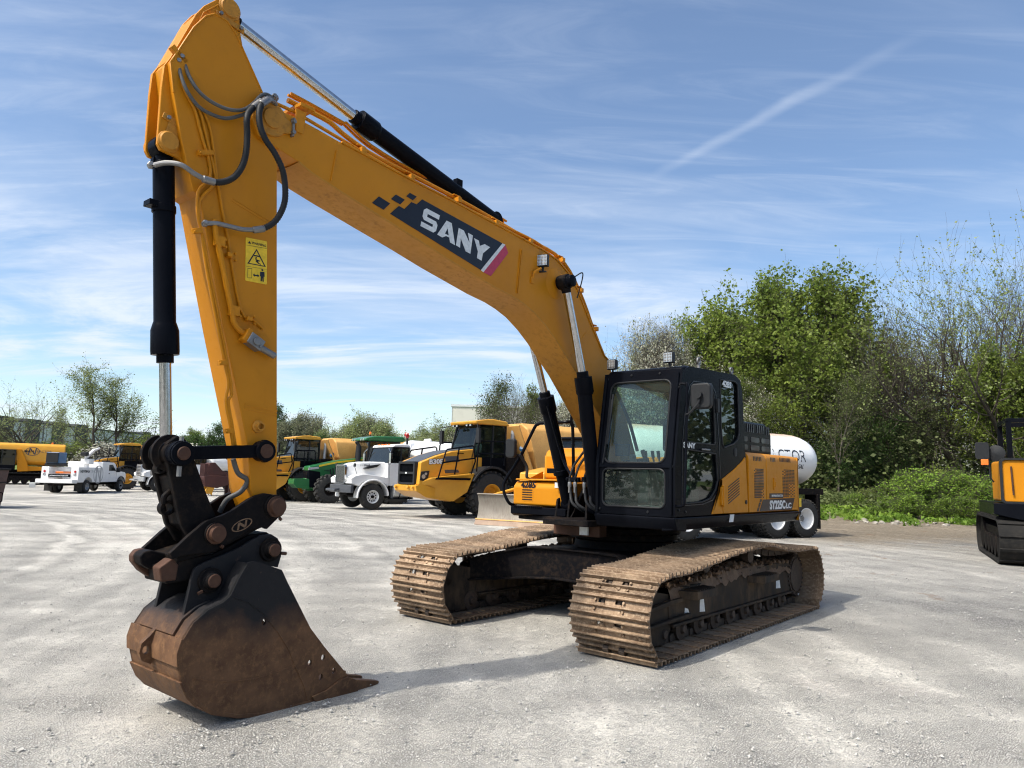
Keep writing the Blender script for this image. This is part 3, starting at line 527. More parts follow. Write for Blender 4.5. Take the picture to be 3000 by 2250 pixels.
    if o > 0:
        for x0, x1, z0, z1 in ((.70, .82, .27, .43), (1.05, 1.16, .28, .36), (.45, .55, .5, .5), (-1.45, -1.30, .30, .42)):
            if z1 > z0: mm = MB(); mm.poly([(x0, z0), (x1, z0+.01), (x1-.01, z1), (x0+.03, z1-.02)], yc+.161, yc+.164, lambda u, v, w: (u, w, v)); mm.build('worn_sticker', 'whitedecal', tf)
    # lumpy mud on the frame
    rn = random.Random(3+s); nx, ny = 90, 9; vs = []; fs = []
    for i in range(nx+1):
        x = -1.78+3.25*i/nx
        for j in range(ny+1):
            w_ = -1+2*j/ny; zt = .585+.085*math.exp(-((x+.3)/1.1)**2)-.06*w_**2+rn.gauss(0, .011)+.015*sin(x*9+j)+.012*sin(x*23+j*2); vs.append((x+rn.gauss(0, .01), yc+.03*o+w_*.155, zt if abs(w_) < .95 else zt-.07))
    for i in range(nx):
        for j in range(ny): k = i*(ny+1)+j; fs.append((k, k+1, k+ny+2, k+ny+1))
    m = MB(); m.add(vs, fs)
    for i in range(260):
        x = rn.uniform(-1.75, 1.45); w = rn.uniform(.008, .03); yb_ = yc+o*rn.uniform(-.12, .18); m.lathe((x, yb_, .60+.06*math.exp(-((x+.3)/1.1)**2)), (rn.gauss(0, .3), rn.gauss(0, .3), 1), [(w, -.02), (w*1.1, w*.5), (w*.6, w), (.003, w*1.2)], 5)
    m.build('caked_mud', 'mud', tf, ang=25)
    for i in range(9):
        x = 1.55-i*.39; m = MB(); m.lathe((x, yc-.17, .155), (0, 1, 0), [(.04, 0), (.05, .03), (.115, .04), (.115, .09), (.09, .1), (.09, .24), (.115, .25), (.115, .30), (.05, .31), (.04, .34)], 20)
        m.box(x-.05, x+.05, yc+o*.12-.025, yc+o*.12+.025, .13, .24); m.build('track_roller', 'shoedark', tf, .004, 1)
    for x, z in ((.62, .735), (-.55, .755)):
        m = MB(); m.lathe((x, yc-.15, z), (0, 1, 0), [(.03, 0), (.07, .01), (.07, .2), (.085, .22), (.085, .3), (.05, .31), (.02, .31)], 20); m.box(x-.04, x+.04, yc-.03, yc+.03, z-.2, z-.03); m.build('carrier_roller', 'shoedark', tf, .004, 1)
    m = MB(); m.lathe((1.93, yc-.06, .40), (0, 1, 0), [(.05, -.06), (.10, -.05), (.12, 0), (.27, .01), (.27, .11), (.12, .12), (.10, .17), (.05, .18)], 32); m.build('idler', 'shoedark', tf, .004)
    m = MB(); z0 = .42; x0 = -1.98
    pts = []
    for i in range(22):
        for q, rr in ((-.30, .265), (-.16, .305), (.16, .305), (.30, .265)): t = 2*pi*(i+q)/22; pts.append((x0+rr*cos(t), z0+rr*sin(t)))
    m.py(pts, yc-.03, yc+.03); ys = yc+o*.03; m.lathe((x0, ys, z0), (0, o, 0), [(.26, 0), (.26, .10), (.245, .13), (.21, .14), (.21, .155), (.02, .16)], 36)
    for i in range(26): t = 2*pi*i/26; m.obox((x0+.245*cos(t), ys+o*.135, z0+.245*sin(t)), (.03, .03, .03), Matrix.Rotation(-t, 3, 'Y'))
    m.build('sprocket', 'shoedark', tf, .003, 1)
    m = MB(); m.px([(yc-.14, .20), (yc+.14, .20), (yc+.14, .62), (yc-.14, .62)], -1.84, -1.80); m.build('end_plate', 'muddy', tf, .004)
trackside(1); trackside(-1)
# centre frame: a front and a rear beam that swing out to the track frames, and the middle plate
m = MB()
for sx in (1, -1):
    ST = [(-1.15, 1.58, 1.0, .62, .40), (-.95, 1.36, .75, .70, .41), (-.62, 1.12, .35, .785, .44), (-.3, 1.05, .0, .79, .455), (.3, 1.05, .0, .79, .455), (.62, 1.12, .35, .785, .44), (.95, 1.36, .75, .70, .41), (1.15, 1.58, 1.0, .62, .40)]
    vs = []; fs = []
    for y, xf, xb, zt, zb in ST: vs += [(sx*xf, y, zt), (sx*xb, y, zt), (sx*xb, y, zb), (sx*xf, y, zb)]
    for i in range(len(ST)-1): fs += [(4*i+j, 4*i+(j+1) % 4, 4*i+4+(j+1) % 4, 4*i+4+j) for j in range(4)]
    m.add(vs, fs+[(0, 1, 2, 3), (28, 29, 30, 31)])
    for i in range(len(ST)-1):
        y, xf, xb, zt, zb = ST[i]; y2, xf2, xb2, zt2, zb2 = ST[i+1]
        for z1, z2 in ((zb-.012, zb2-.012), (zt-.003, zt2-.003)):
            m.add([(sx*(xf+.04), y, z1), (sx*(xf+.04), y, z1+.022), (sx*(xf-.1), y, z1), (sx*(xf-.1), y, z1+.022), (sx*(xf2+.04), y2, z2), (sx*(xf2+.04), y2, z2+.022), (sx*(xf2-.1), y2, z2), (sx*(xf2-.1), y2, z2+.022)], [(0, 1, 3, 2), (4, 6, 7, 5), (0, 4, 5, 1), (2, 3, 7, 6), (0, 2, 6, 4), (1, 5, 7, 3)])
m.build('centre_frame', 'black_dirty', EX, .006)
m = MB(); m.lathe((0, 0, .78), (0, 0, 1), [(.62, 0), (.60, .1), (.66, .12), (.66, .19), (.70, .2), (.70, .26), (.62, .27), (.62, .33)], 64)
for i in range(40): t = 2*pi*i/40; m.cyl((.675*cos(t), .675*sin(t), .965), (.675*cos(t), .675*sin(t), 1.0), .018, n=6)
sw = m.build('swing_bearing', 'black_dirty', EX, .004)
# ---------------- upper deck ----------------
m = MB(); m.pz([(1.18, -.33), (1.30, -.28), (1.30, .34), (.9, .38), (.9, 1.1), (-2.2, 1.1), (-2.2, -1.1), (.75, -1.1), (.9, -.33)], 1.09, 1.155)
m.box(-2.2, .2, -.45, .45, 1.15, 1.32)
deck = m.build('deck_frame', 'black_dirty', EX, .01)
m = MB()
for y in (-.225, .225): m.py([(.85, 1.15), (.60, 1.45), (.35, 1.85), (-.2, 1.9), (-.5, 1.15)], y-.022, y+.022)
for y in (-.42, -.24, .22, .385): m.py([(1.17, 1.12), (1.15, 1.36), (1.08, 1.40), (1.0, 1.38), (.70, 1.15), (.7, 1.12)] if y > 0 else [(.88, 1.12), (.84, 1.36), (.75, 1.40), (.66, 1.38), (.45, 1.15), (.45, 1.12)], y-.015, y+.015)
m.build('boom_bracket', 'black_dirty', EX, .008)
m = MB(); m.box(1.02, 1.05, .06, .17, .98, 1.07); m.build('warning_plate', 'whitedecal', deck)
m = MB(); m.box(.85, 1.0, -.35, .3, .96, 1.09); m.build('rusty_plate', 'pinrust', deck, .01)
# skirt along the cab side and across the cab front
sk = [(1.38, 1.245), (1.38, 1.21), (1.335, 1.112), (1.20, 1.10), (1.20, 1.245)]
m = MB(); m.poly(sk, 1.22, -2.42, lambda u, v, w: (w, u, v)); m.poly([(1.0, 1.245), (1.262, 1.245), (1.262, 1.21), (1.21, 1.112), (1.0, 1.10)], .40, 1.375, lambda u, v, w: (u, w, v))
skirt = m.build('side_skirt', 'black', EX, .014, 3)
m = MB(); m.poly([(0, 0), (.11, 0), (.14, .085), (.03, .085)], 0, .003, lambda u, v, w: (-.02-u, 1.383+w, 1.165+v)); m.build('arrow_sticker', 'whitedecal', skirt)
# engine side panels
sp_ = [(.405, 1.255), (.122, 1.625), (-.2, 1.765), (-.45, 1.875), (-.535, 1.935), (-.582, 1.985), (-.582, 1.255)]
def side(pts, name, y1=1.375, y0=1.30): m = MB(); m.py(pts, y0, y1); return m.build(name, 'yellow', EX, .012, 3)
d1 = side([(.395, 1.262), (.128, 1.62), (.166, 1.638), (.118, 1.262)], 'corner_panel')
d2 = side([(.107, 1.262), (.155, 1.635), (-.2, 1.76), (-.45, 1.87), (-.54, 1.925), (-.60, 1.262)], 'service_door')
def toppanel(x0, x1, name, endr=0):
    m = MB(); pr = [(1.30, 1.262), (1.378, 1.262), (1.378, 1.88)]+[(1.288+.09*cos(R(a)), 1.90+.09*sin(R(a))) for a in range(0, 91, 15)]+[(.75, 2.02), (.75, 1.97), (1.27, 1.94), (1.30, 1.90)]
    m.px(pr, x0, x1); return m.build(name, 'yellow', EX, .008, 2)
e1 = toppanel(-.615, -1.165, 'engine_door'); e2 = toppanel(-1.18, -2.30, 'engine_door')
m = MB(); cwp = [(-2.31, 1.378)]+[(-2.31-.12*sin(R(a)), 1.258+.12*cos(R(a))) for a in range(0, 91, 15)]+[(-2.62, .9), (-2.80, 0), (-2.62, -.9), (-2.43, -1.25), (-2.31, -1.378)]
m.pz(cwp, 1.12, 1.98); m.build('counterweight', 'yellow', EX, .05, 4)
m = MB()
for a, b, z0, z1 in ((-.76, -1.06, 1.885, 1.965), (-1.32, -1.52, 1.89, 1.97), (-1.64, -2.08, 1.90, 1.98)):
    k = int(abs(b-a)/.046)
    for i in range(k):
        x = a-i*.046; yk = 1.379
        m.poly([(x, z0), (x-.022, z0), (x-.012, z0+.055), (x+.010, z0+.055)], 1.3775, 1.3805, lambda u, v, w: (u, w, v))
m.build('cooling_slot', 'blackdecal', e1)
def mesh_grille(x0, x1, z0, z1, par, mask):
    m = MB(); nx, nz = 8, 19; dx = (x1-x0)/nx; dz = (z1-z0)/nz; rn = random.Random(2)
    for j in range(nz):
        for i in range(nx):
            if mask(i, j, nx, nz): m.box(x0+(i+.12)*dx, x0+(i+.88)*dx, 1.377, 1.3805, z0+(j+.12)*dz, z0+(j+.86)*dz)
    m.build('mesh_grille', 'blackdecal', par)
mesh_grille(-1.08, -.775, 1.43, 1.795, e1, lambda i, j, nx, nz: not ((i >= 6 and j >= nz-3 and (i+j) % 2) or (i <= 1 and j < 6 and (i+j) % 2)))
mesh_grille(-2.18, -1.72, 1.44, 1.805, e2, lambda i, j, nx, nz: not ((i >= 6 and j >= nz-5 and (i+j) % 2) or (i <= 3 and j < 9 and (i+j) % 2)))
m = MB()
for i in range(7):
    z = 1.372+i*.031; m.poly([(-.02, z-.004), (-.335, z+.105), (-.335, z+.118), (-.02, z+.009)], 1.376, 1.3785, lambda u, v, w: (u, w, v))
m.build('louvre', 'blackdecal', d2)
m = MB(); m.box(-1.50, -1.40, 1.377, 1.392, 1.53, 1.69); m.box(-1.475, -1.425, 1.39, 1.40, 1.57, 1.64); m.build('latch', 'yellow', e2, .006)
m = MB(); m.box(.12, .20, 1.376, 1.40, 1.36, 1.56); m.box(.145, .165, 1.376, 1.408, 1.34, 1.58); m.build('hinge', 'yellow', d1, .006)
m = MB(); m.cyl((-.52, 1.376, 1.385), (-.52, 1.384, 1.385), .025, n=16); m.build('lock', 'plastic', d2)
m = MB(); m.poly([(-.925, 1.268), (-1.04, 1.41), (-2.16, 1.425), (-2.05, 1.268)], 1.3785, 1.381, lambda u, v, w: (u, w, v))
for a, b, c in ((-.84, 1.268, .05), (-.885, 1.325, .05), (-.93, 1.38, .035)): m.poly([(a, b), (a-.055, b), (a-.055-c*.7, b+c), (a-c*.7, b+c)], 1.3785, 1.381, lambda u, v, w: (u, w, v))
dc = m.build('model_decal', 'blackdecal', e2)
text('SY225C', 'model_lettering', 'whitedecal', dc, (-1.255, 1.3815, 1.283), (-1, 0, 0), (0, 0, 1), .545, .115, bold=.045)
text('LC', 'model_lettering', 'whitedecal', dc, (-1.83, 1.3815, 1.288), (-1, 0, 0), (0, 0, 1), .19, .075, bold=.045)
m = MB(); m.box(-1.735, -1.258, 1.3785, 1.381, 1.425, 1.488); nd = m.build('dealer_decal', 'blackdecal', e2)
text('NEWMANTRACTOR', 'dealer_lettering', 'whitedecal', nd, (-1.33, 1.3815, 1.443), (-1, 0, 0), (0, 0, 1), .38, .028, bold=.02)
m = MB(); m.box(-2.42, -2.34, 1.3785, 1.381, 1.30, 1.42); m.build('warning_sticker', 'warn', e2)
# engine cover behind the cab
m = MB(); m.py([(-.62, 2.0), (-.62, 2.36), (-.68, 2.42), (-2.05, 2.44), (-2.24, 2.38), (-2.30, 2.29), (-2.30, 2.0)], .20, 1.02); hd = m.build('engine_cover', 'black', EX, .03, 3)
m = MB()
for i in range(22):
    if i % 5 != 4: x = -.74-i*.068; m.poly([(x, 2.29), (x-.03, 2.29), (x-.05, 2.40), (x-.02, 2.40)], 1.018, 1.026, lambda u, v, w: (u, w, v))
for x in (-.75, -1.15, -1.55, -1.92):
    for z in (2.05, 2.16): m.poly(rrect(x-.30, x, z, z+.07, .028), 1.018, 1.026, lambda u, v, w: (u, w, v))
m.build('cooling_slot', 'blackdecal', hd)
# right-hand toolbox, tank, handrail
m = MB(); m.py([(.80, 1.265), (.80, 1.50), (.74, 1.565), (-.1, 1.58), (-.1, 1.265)], -1.16, -.38); tb = m.build('toolbox', 'yellow', EX, .03, 4)
m = MB(); m.box(.0, .79, -1.13, -.40, 1.575, 1.597); m.build('toolbox_lid', 'yellow', tb, .01)
m = MB()
for i in range(5): m.box(.796, .803, -1.0, -.84, 1.33+i*.03, 1.343+i*.03)
m.build('louvre', 'blackdecal', tb)
m = MB(); m.px(rrect(-1.02, -.82, 1.312, 1.475, .02), .799, .8015, [rrect(-1.005, -.835, 1.32, 1.467, .015)]); m.build('louvre_frame', 'yellow', tb, .001)
text('4285', 'unit_number', 'blackdecal', tb, (.8012, -1.03, 1.482), (0, 1, 0), (0, 0, 1), .245, .078, bold=.035, shear=.15)
m = MB(); m.box(.798, .802, -.49, -.43, 1.495, 1.56); m.build('sticker', 'whitedecal', tb)
m = MB(); m.py([(.86, 1.25), (.86, 1.16), (.80, 1.13), (-.4, 1.13), (-.4, 1.25)], -1.14, -.28)
for i in range(15): m.box(.84, .875, -1.08+i*.03, -1.065+i*.03, 1.235, 1.262)
m.build('front_step', 'black', EX, .02, 3)
m = MB(); m.py([(.16, 1.59), (.16, 1.90), (.10, 1.99), (0, 2.02), (-.7, 2.02), (-.7, 1.59)], -1.17, -.47); tk = m.build('fuel_tank', 'yellow', EX, .05, 5)
text('SANY', 'embossed_lettering', 'yellow', tk, (.1605, -1.02, 1.72), (0, 1, 0), (0, 0, 1), .47, .10, depth=.006, bold=.03)
m = MB(); m.py([(.5, 1.592), (.17, 1.592), (.17, 1.70)], -1.18, -1.16); m.build('gusset', 'yellow', tk, .003)
m = MB(); rl = [(.70, -1.20, 1.25), (.82, -1.22, 1.30), (.82, -1.30, 1.52), (.74, -1.12, 1.84), (.62, -.98, 2.24), (.60, -.93, 2.30), (.58, -.86, 2.315), (.55, -.55, 2.32), (.50, -.48, 2.32), (.48, -.46, 2.2), (.45, -.45, 1.3)]
m.tube(rl, .021, 10, smooth=4); m.cyl((.66, -1.23, 1.275), (.74, -1.15, 1.285), .028); hr = m.build('handrail', 'black', EX)
m = MB(); m.tube([(.50, -.47, 2.28), (.49, -.47, 2.75)], .018, 8); m.tube([(.49, -.47, 2.56), (.50, -.36, 2.54)], .014, 8); m.build('mirror_post', 'black', hr)
m = MB(); m.px(rrect(-1.22, -1.07, 1.86, 2.10, .04), .84, .90); m.build('mirror', 'plastic', hr, .015, 3)
m = MB(); m.tube([(.80, -1.06, 1.9), (.70, -1.02, 1.75), (.72, -1.0, 1.62), (.66, -.98, 1.58)], .02, 8, smooth=4); m.build('mirror_hose', 'hose', hr)
# ---------------- cab ----------------
cab = thing('cab', None, None); cab.parent = EX
YC = 1.36; YR = .40
def frontx(z): return 1.235-(.0 if z < 1.77 else (z-1.77)*.17)
outer = [(1.215, 1.255), (1.20, 1.747), (1.06, 2.60), (1.035, 2.73), (.98, 2.81), (.90, 2.845), (-.278, 2.897), (-.44, 2.845), (-.50, 2.70), (-.553, 2.014), (-.585, 1.89), (.105, 1.635), (.20, 1.525), (.365, 1.255)]
dw = [(.985, 2.03), (.93, 2.35), (.87, 2.53), (.82, 2.60), (.70, 2.645), (.44, 2.655), (.34, 2.64), (.31, 2.60), (.276, 2.06), (.30, 2.03)]
dl = [(1.0, 1.385), (.605, 1.40), (.42, 1.435), (.28, 1.53), (.225, 1.63), (.263, 1.93), (1.005, 1.955)]
rw = [(.125, 2.79), (-.27, 2.815), (-.345, 2.79), (-.366, 2.72), (-.389, 2.20), (-.34, 2.12), (-.241, 2.07), (.04, 2.01), (.08, 2.05), (.12, 2.264)]
m = MB(); m.py(outer, YC-.045, YC, [dw, dl, rw]); cs = m.build('side_wall', 'black', cab, .006)
def seal(pts, y, r=.009): m = MB(); m.tube([(a, y, b) for a, b in pts], r, 6, closed=True); return m
for pts, nm in ((dw, 'door_window'), (dl, 'lower_door_window'), (rw, 'rear_side_window')):
    m = MB(); m.py(pts, YC-.028, YC-.022); g_ = m.build(nm, 'darkglass', cab); seal(pts, YC).build('window_seal', 'plastic', g_)
m = MB(); m.py([(1.09, 1.36), (.60, 1.37), (.36, 1.41), (.21, 1.52), (.15, 1.64), (.17, 2.05), (.25, 2.62), (.36, 2.72), (.80, 2.70), (.90, 2.64), (1.0, 2.4), (1.075, 2.0)], YC-.004, YC+.004, [[(1.08, 1.37), (.60, 1.38), (.365, 1.42), (.22, 1.525), (.16, 1.64), (.18, 2.05), (.26, 2.615), (.365, 2.71), (.80, 2.69), (.89, 2.63), (.99, 2.4), (1.065, 2.0)]]); m.build('door_gap', 'blackdecal', cab)
m = MB(); m.py([(q[0]-.0, q[1]) for q in outer], YR-.0, YR+.04, [[(1.05, 1.80), (.95, 2.55), (.86, 2.68), (-.30, 2.72), (-.40, 2.64), (-.42, 1.90), (-.34, 1.80)]]); m.build('side_wall', 'black', cab, .006)
m = MB(); m.py([(1.05, 1.80), (.95, 2.55), (.86, 2.68), (-.30, 2.72), (-.40, 2.64), (-.42, 1.90), (-.34, 1.80)], YR+.015, YR+.02); m.build('right_window', 'glass', cab)
fo = rrect(YR-.005, YC+.005, 1.25, 2.80, .04, 5); fu = rrect(.50, 1.245, 1.80, 2.69, .085, 6); fl = rrect(.49, 1.25, 1.335, 1.735, .07, 6)
ff = lambda u, v, w: (frontx(v)+w, u, v)
# keep a vertex row at the bend so both halves stay flat
m = MB(); m.poly([p for p in rrect(YR-.005, YC+.005, 1.25, 1.77, .001, 1)], -.04, .0, ff, [fl]); m.poly(rrect(YR-.005, YC+.005, 1.77, 2.80, .001, 1), -.04, .0, ff, [fu]); fw = m.build('front_frame', 'black', cab, .006)
for pts, nm in ((fu, 'windscreen'), (fl, 'lower_windscreen')):
    m = MB(); m.poly(pts, -.02, -.014, ff); g_ = m.build(nm, 'glass', cab)
    m = MB(); m.tube([ff(u, v, .001) for u, v in pts], .010, 6, closed=True); m.build('window_seal', 'plastic', g_)
m = MB(); m.poly([(.44, 1.748), (1.31, 1.748), (1.31, 1.79), (.44, 1.79)], 0, .012, ff); m.build('front_bar', 'black', cab, .004)
m = MB()
for y in (.435, 1.325): m.tube([ff(y, 1.27, .012), ff(y, 1.77, .012), ff(y, 2.76, .012)], .014, 8)
m.build('pillar_rail', 'black', cab)
m = MB(); m.tube([ff(.50, 1.79, .02), ff(.54, 2.5, .03)], .008, 6); m.tube([ff(.54, 2.0, .035), ff(.555, 2.56, .035)], .011, 6); m.build('wiper', 'plastic', cab)
m = MB(); m.py([(1.04, 2.80), (1.0, 2.835), (.90, 2.855), (-.28, 2.905), (-.45, 2.855), (-.42, 2.80), (.98, 2.75)], YR+.01, YC-.012); rf = m.build('roof', 'black', cab, .03, 4)
m = MB(); m.poly(rrect(YR+.3, YC-.25, 0, .6, .08), 2.88, 2.90, lambda u, v, w: (.05+v, u, w-.02*v)); m.build('roof_hatch', 'black', rf, .01)
m = MB(); m.px([(YR, 1.25), (YC-.04, 1.25), (YC-.04, 2.86), (YR, 2.86)], -.50, -.46, [rrect(.52, 1.24, 2.0, 2.74, .08)]); m.build('rear_wall', 'black', cab, .004)
m = MB(); m.px(rrect(.52, 1.24, 2.0, 2.74, .08), -.485, -.48); m.build('rear_window', 'glass', cab)
m = MB(); m.box(-.45, 1.19, YR+.03, YC-.05, 1.262, 1.30); m.build('floor', 'black_dirty', cab)
m = MB(); m.py([(-.1, 1.62), (.38, 1.60), (.40, 1.70), (0, 1.74), (-.12, 2.32), (-.24, 2.34), (-.26, 1.7)], .66, 1.1); m.box(-.05, .3, .7, 1.06, 1.30, 1.62); m.py([(-.14, 2.36), (-.24, 2.37), (-.25, 2.55), (-.16, 2.55)], .76, 1.0); m.build('seat', 'interior', cab, .03, 3)
m = MB(); m.box(-.1, .52, .50, .64, 1.35, 1.78); m.box(-.1, .48, 1.12, 1.26, 1.35, 1.74); m.py([(.5, 1.5), (.62, 1.9), (.58, 1.92), (.42, 1.5)], .44, .52); m.build('console', 'interior', cab, .02, 2)
m = MB()
for y, t in ((.80, .0), (.90, .02), (.96, .0)): m.tube([(.72, y, 1.32), (.70, y, 1.5), (.80+t, y-.02, 1.86)], .010, 6); m.cyl((.80+t, y-.02, 1.86), (.82+t, y-.02, 1.94), .018, .02, 10)
for y in (.56, 1.18): m.tube([(.42, y, 1.75), (.46, y, 1.88), (.5, y, 1.96)], [.03, .02, .028], 8)
m.build('control_lever', 'plastic', cab)
m = MB()
for y in (.76, .92): m.box(.74, .95, y, y+.1, 1.31, 1.34)
m.build('pedal', 'steel', cab, .004)
m = MB(); m.box(.88, .93, .45, .62, 1.88, 2.02); m.build('monitor', 'plastic', cab, .01)
m = MB(); m.box(-.44, .95, YR+.05, YC-.06, 2.735, 2.755); m.build('headlining', 'interior', cab)
m = MB(); m.tube([(.98, .50, 2.6), (.75, .52, 2.3), (.62, .56, 1.95)], .02, 8, smooth=4); m.build('inner_grab_handle', 'plastic', cab)
m = MB(); m.box(.55, .62, 1.14, 1.22, 1.74, 1.86); m.box(.2, .34, .50, .64, 1.78, 1.80); m.build('papers', 'whitedecal', cab, .01)
m = MB(); m.lathe((.72, 1.18, 1.31), (0, 0, 1), [(.09, 0), (.09, .22), (.05, .28), (.03, .31)], 16); m.build('jug', 'seafoam', cab, .01)
text('SANY', 'cab_lettering', 'whitedecal', cab, (1.06, YC+.0085, 1.965), (-1, 0, 0), (0, 0, 1), .28, .06, bold=.04)
text('4285', 'unit_number', 'whitedecal', cab, (.075, YC+.002, 2.715), (-1, 0, 0), (0, 0, 1), .25, .078, bold=.04)
m = MB(); m.tube([(.62, YC+.005, 1.965), (.60, YC+.035, 1.965), (.49, YC+.035, 1.965), (.475, YC+.005, 1.965)], .010, 8); m.build('door_handle', 'steel', cab)
m = MB(); m.poly(rrect(-.31, -.23, 1.92, 2.02, .03), YC, YC+.006, lambda u, v, w: (u, w, v)); m.poly(rrect(-.295, -.245, 1.94, 2.0, .02), YC+.006, YC+.009, lambda u, v, w: (u, w, v)); m.poly(rrect(.21, .26, 2.40, 2.56, .015), YC, YC+.03, lambda u, v, w: (u, w, v)); m.build('door_lock', 'plastic', cab)
m = MB(); m.tube([(1.12, YC, 2.63), (1.12, YC+.07, 2.62), (1.13, YC+.09, 2.55), (1.17, YC+.09, 1.75), (1.20, YC+.09, 1.42), (1.20, YC+.07, 1.37), (1.20, YC, 1.36)], .014, 8, smooth=4); m.build('grab_rail', 'black', cab)
m = MB(); m.poly(rrect(1.475, 1.70, 2.36, 2.625, .045), 1.16, 1.235, lambda u, v, w: (w-.12, u, v)); mi = m.build('mirror', 'plastic', cab, .02, 3)
m = MB(); m.tube([(1.15, YC+.09, 2.30), (1.16, 1.50, 2.32), (1.14, 1.58, 2.42), (1.12, 1.585, 2.49)], .012, 8, smooth=4); m.cyl((1.11, 1.585, 2.50), (1.16, 1.585, 2.50), .035, n=14); m.cyl((1.13, YC+.09, 2.27), (1.13, YC+.09, 2.33), .02); m.build('mirror_arm', 'plastic', mi)
def lamp(x, y, z, par, w=.115, yaw=0):
    m = MB(); m.box(-.035, .02, -w/2, w/2, 0, w); m.box(-.06, -.035, -w*.4, w*.4, .01, w-.01); m.cyl((-.02, 0, -.05), (-.02, 0, 0), .012); m.box(-.03, 0, -.04, .04, -.06, -.045)
    o = m.build('work_lamp', 'plastic', par, .006); o.location = (x, y, z); o.rotation_euler = (0, 0, yaw)
    m = MB(); m.box(.02, .024, -w*.43, w*.43, w*.07, w*.93); le = m.build('lens', 'lens', o)
    m = MB()
    for i in range(3):
        for j in range(3): m.cyl((.024, -w*.28+i*w*.28, w*.22+j*w*.28), (.027, -w*.28+i*w*.28, w*.22+j*w*.28), w*.1, n=10)
    m.build('led', 'steel', le); return o
lamp(1.02, .46, 2.86, cab); lamp(1.0, 1.17, 2.885, cab)
for x, y in ((.55, 1.30), (-.32, 1.30)):
    m = MB(); m.cyl((x, y, 2.86), (x, y, 2.92), .018); m.tube([(x+.035*cos(t*pi/6), y, 2.955+.035*sin(t*pi/6)) for t in range(12)], .011, 8, closed=True); m.build('lifting_eye', 'steel', cab)
m = MB()
for u, v in ((.46, 1.30), (1.05, 1.29), (.44, 2.74), (.75, 2.765), (1.1, 2.765), (1.33, 1.765), (.43, 1.78), (1.335, 2.6)): m.cyl(ff(u, v, 0), ff(u, v, .012), .014, .010, 12)
for x, z in ((1.15, 1.32), (1.0, 1.30), (1.12, 2.62)): m.cyl((x, YC, z), (x, YC+.012, z), .014, .010, 12)
m.build('bolt', 'plastic', cab)
# ---------------- boom ----------------
bo = T['boom'] + [(.35, 2.45), (.05, 1.85), (.02, 1.66), (.12, 1.56), (.25, 1.60)]
low = [p for p in T['boom_low'][1:]][::-1]
lowc = [(.408, 1.90), (.60, 2.09), (.83, 2.33), (1.33, 2.80), (1.60, 3.01)]
lowb = [(1.75, 3.13), (1.93, 3.25), (2.13, 3.355), (2.31, 3.415), (2.485, 3.455), (2.748, 3.489), (3.406, 3.613), (3.799, 3.70), (4.246, 3.79), (4.65, 3.873), (4.945, 3.94), (5.06, 3.985), (5.26, 4.03), (5.40, 4.06)]
boom_out = [(x, z) for x, z in T['boom'][1:]]+[(.30, 2.45), (.02, 1.9), (-.02, 1.66), (.08, 1.56), (.22, 1.60)]+lowc+lowb
m = MB(); m.py(boom_out, -BO, BO)
boom = m.build('boom', 'yellow', EX, .006, 2)
def strip(pts, y0, y1, h, name, mat, par, off=0.0):
    m = MB(); P = [Vector((p[0], p[1])) for p in pts]
    for i in range(len(P)-1):
        d = (P[i+1]-P[i]).normalized(); n = Vector((-d.y, d.x)); a, b = P[i]+n*off, P[i+1]+n*off; m.py([a, b, b+n*h, a+n*h], y0, y1)
    return m.build(name, mat, par)
topl = [p for p in T['boom'][7:20]]
m = MB(); PT = [Vector(p) for p in topl]
nn = []
for i in range(len(PT)):
    d = (PT[min(i+1, len(PT)-1)]-PT[max(i-1, 0)]).normalized(); nn.append(Vector((d.y, -d.x)) if d.x < 0 else Vector((-d.y, d.x)))
upn = [n if n.y > 0 or n.x > 0 else -n for n in nn]
m.py([tuple(p+n*.014) for p, n in zip(PT, upn)]+[tuple(p-n*.004) for p, n in reversed(list(zip(PT, upn)))], -BO-.012, BO+.012); m.build('top_flange', 'yellow', boom, .003)
PL = [Vector(p) for p in (lowc+lowb)[1:-2]]
m = MB(); dn = []
for i in range(len(PL)):
    d = (PL[min(i+1, len(PL)-1)]-PL[max(i-1, 0)]).normalized(); dn.append(Vector((d.y, -d.x)))
m.py([tuple(p+n*.012) for p, n in zip(PL, dn)]+[tuple(p-n*.004) for p, n in reversed(list(zip(PL, dn)))], -BO-.008, BO+.008); m.build('bottom_flange', 'yellow_worn', boom, .003)
m = MB()   # weld lines
for a, b in (((2.38, 3.98), (2.43, 3.50)), ((2.36, 3.98), (2.41, 3.50)), ((4.72, 4.20), (4.76, 3.93)), ((1.15, 3.30), (1.45, 2.98))): m.bar((a[0], BO+.001, a[1]), (b[0], BO+.001, b[1]), .006, .02)
m.build('weld_line', 'yellow', boom)
m = MB(); x, z = T['p_boom']
for s in (1, -1): m.cyl((x, s*(BO-.01), z), (x, s*(BO+.018), z), .135, .13, 32); m.cyl((x, s*BO, z), (x, s*(BO+.035), z), .075, n=28); m.py([(x-.05, z-.09), (x-.02, z+.07), (x-.18, z+.03), (x-.19, z-.05)], *sorted((s*BO, s*(BO+.02))))
m.build('boom_pin', 'yellow_worn', boom, .004)
m = MB()
for dz in (-.045, .04): m.cyl((x-.175, BO+.01, z+dz), (x-.175, BO+.05, z+dz), .016, n=6)
m.bar((x-.175, BO+.02, z-.075), (x-.175, BO+.02, z+.07), .015, .035); m.build('pin_bolt', 'steel', boom)
m = MB(); m.poly(T['logo'], BO+.0015, BO+.0035, lambda u, v, w: (u, w, v))
for k in ('logo_s1', 'logo_s2', 'logo_s3'): m.poly(T[k], BO+.0015, BO+.0035, lambda u, v, w: (u, w, v))
lg = m.build('logo_decal', 'blackdecal', boom)
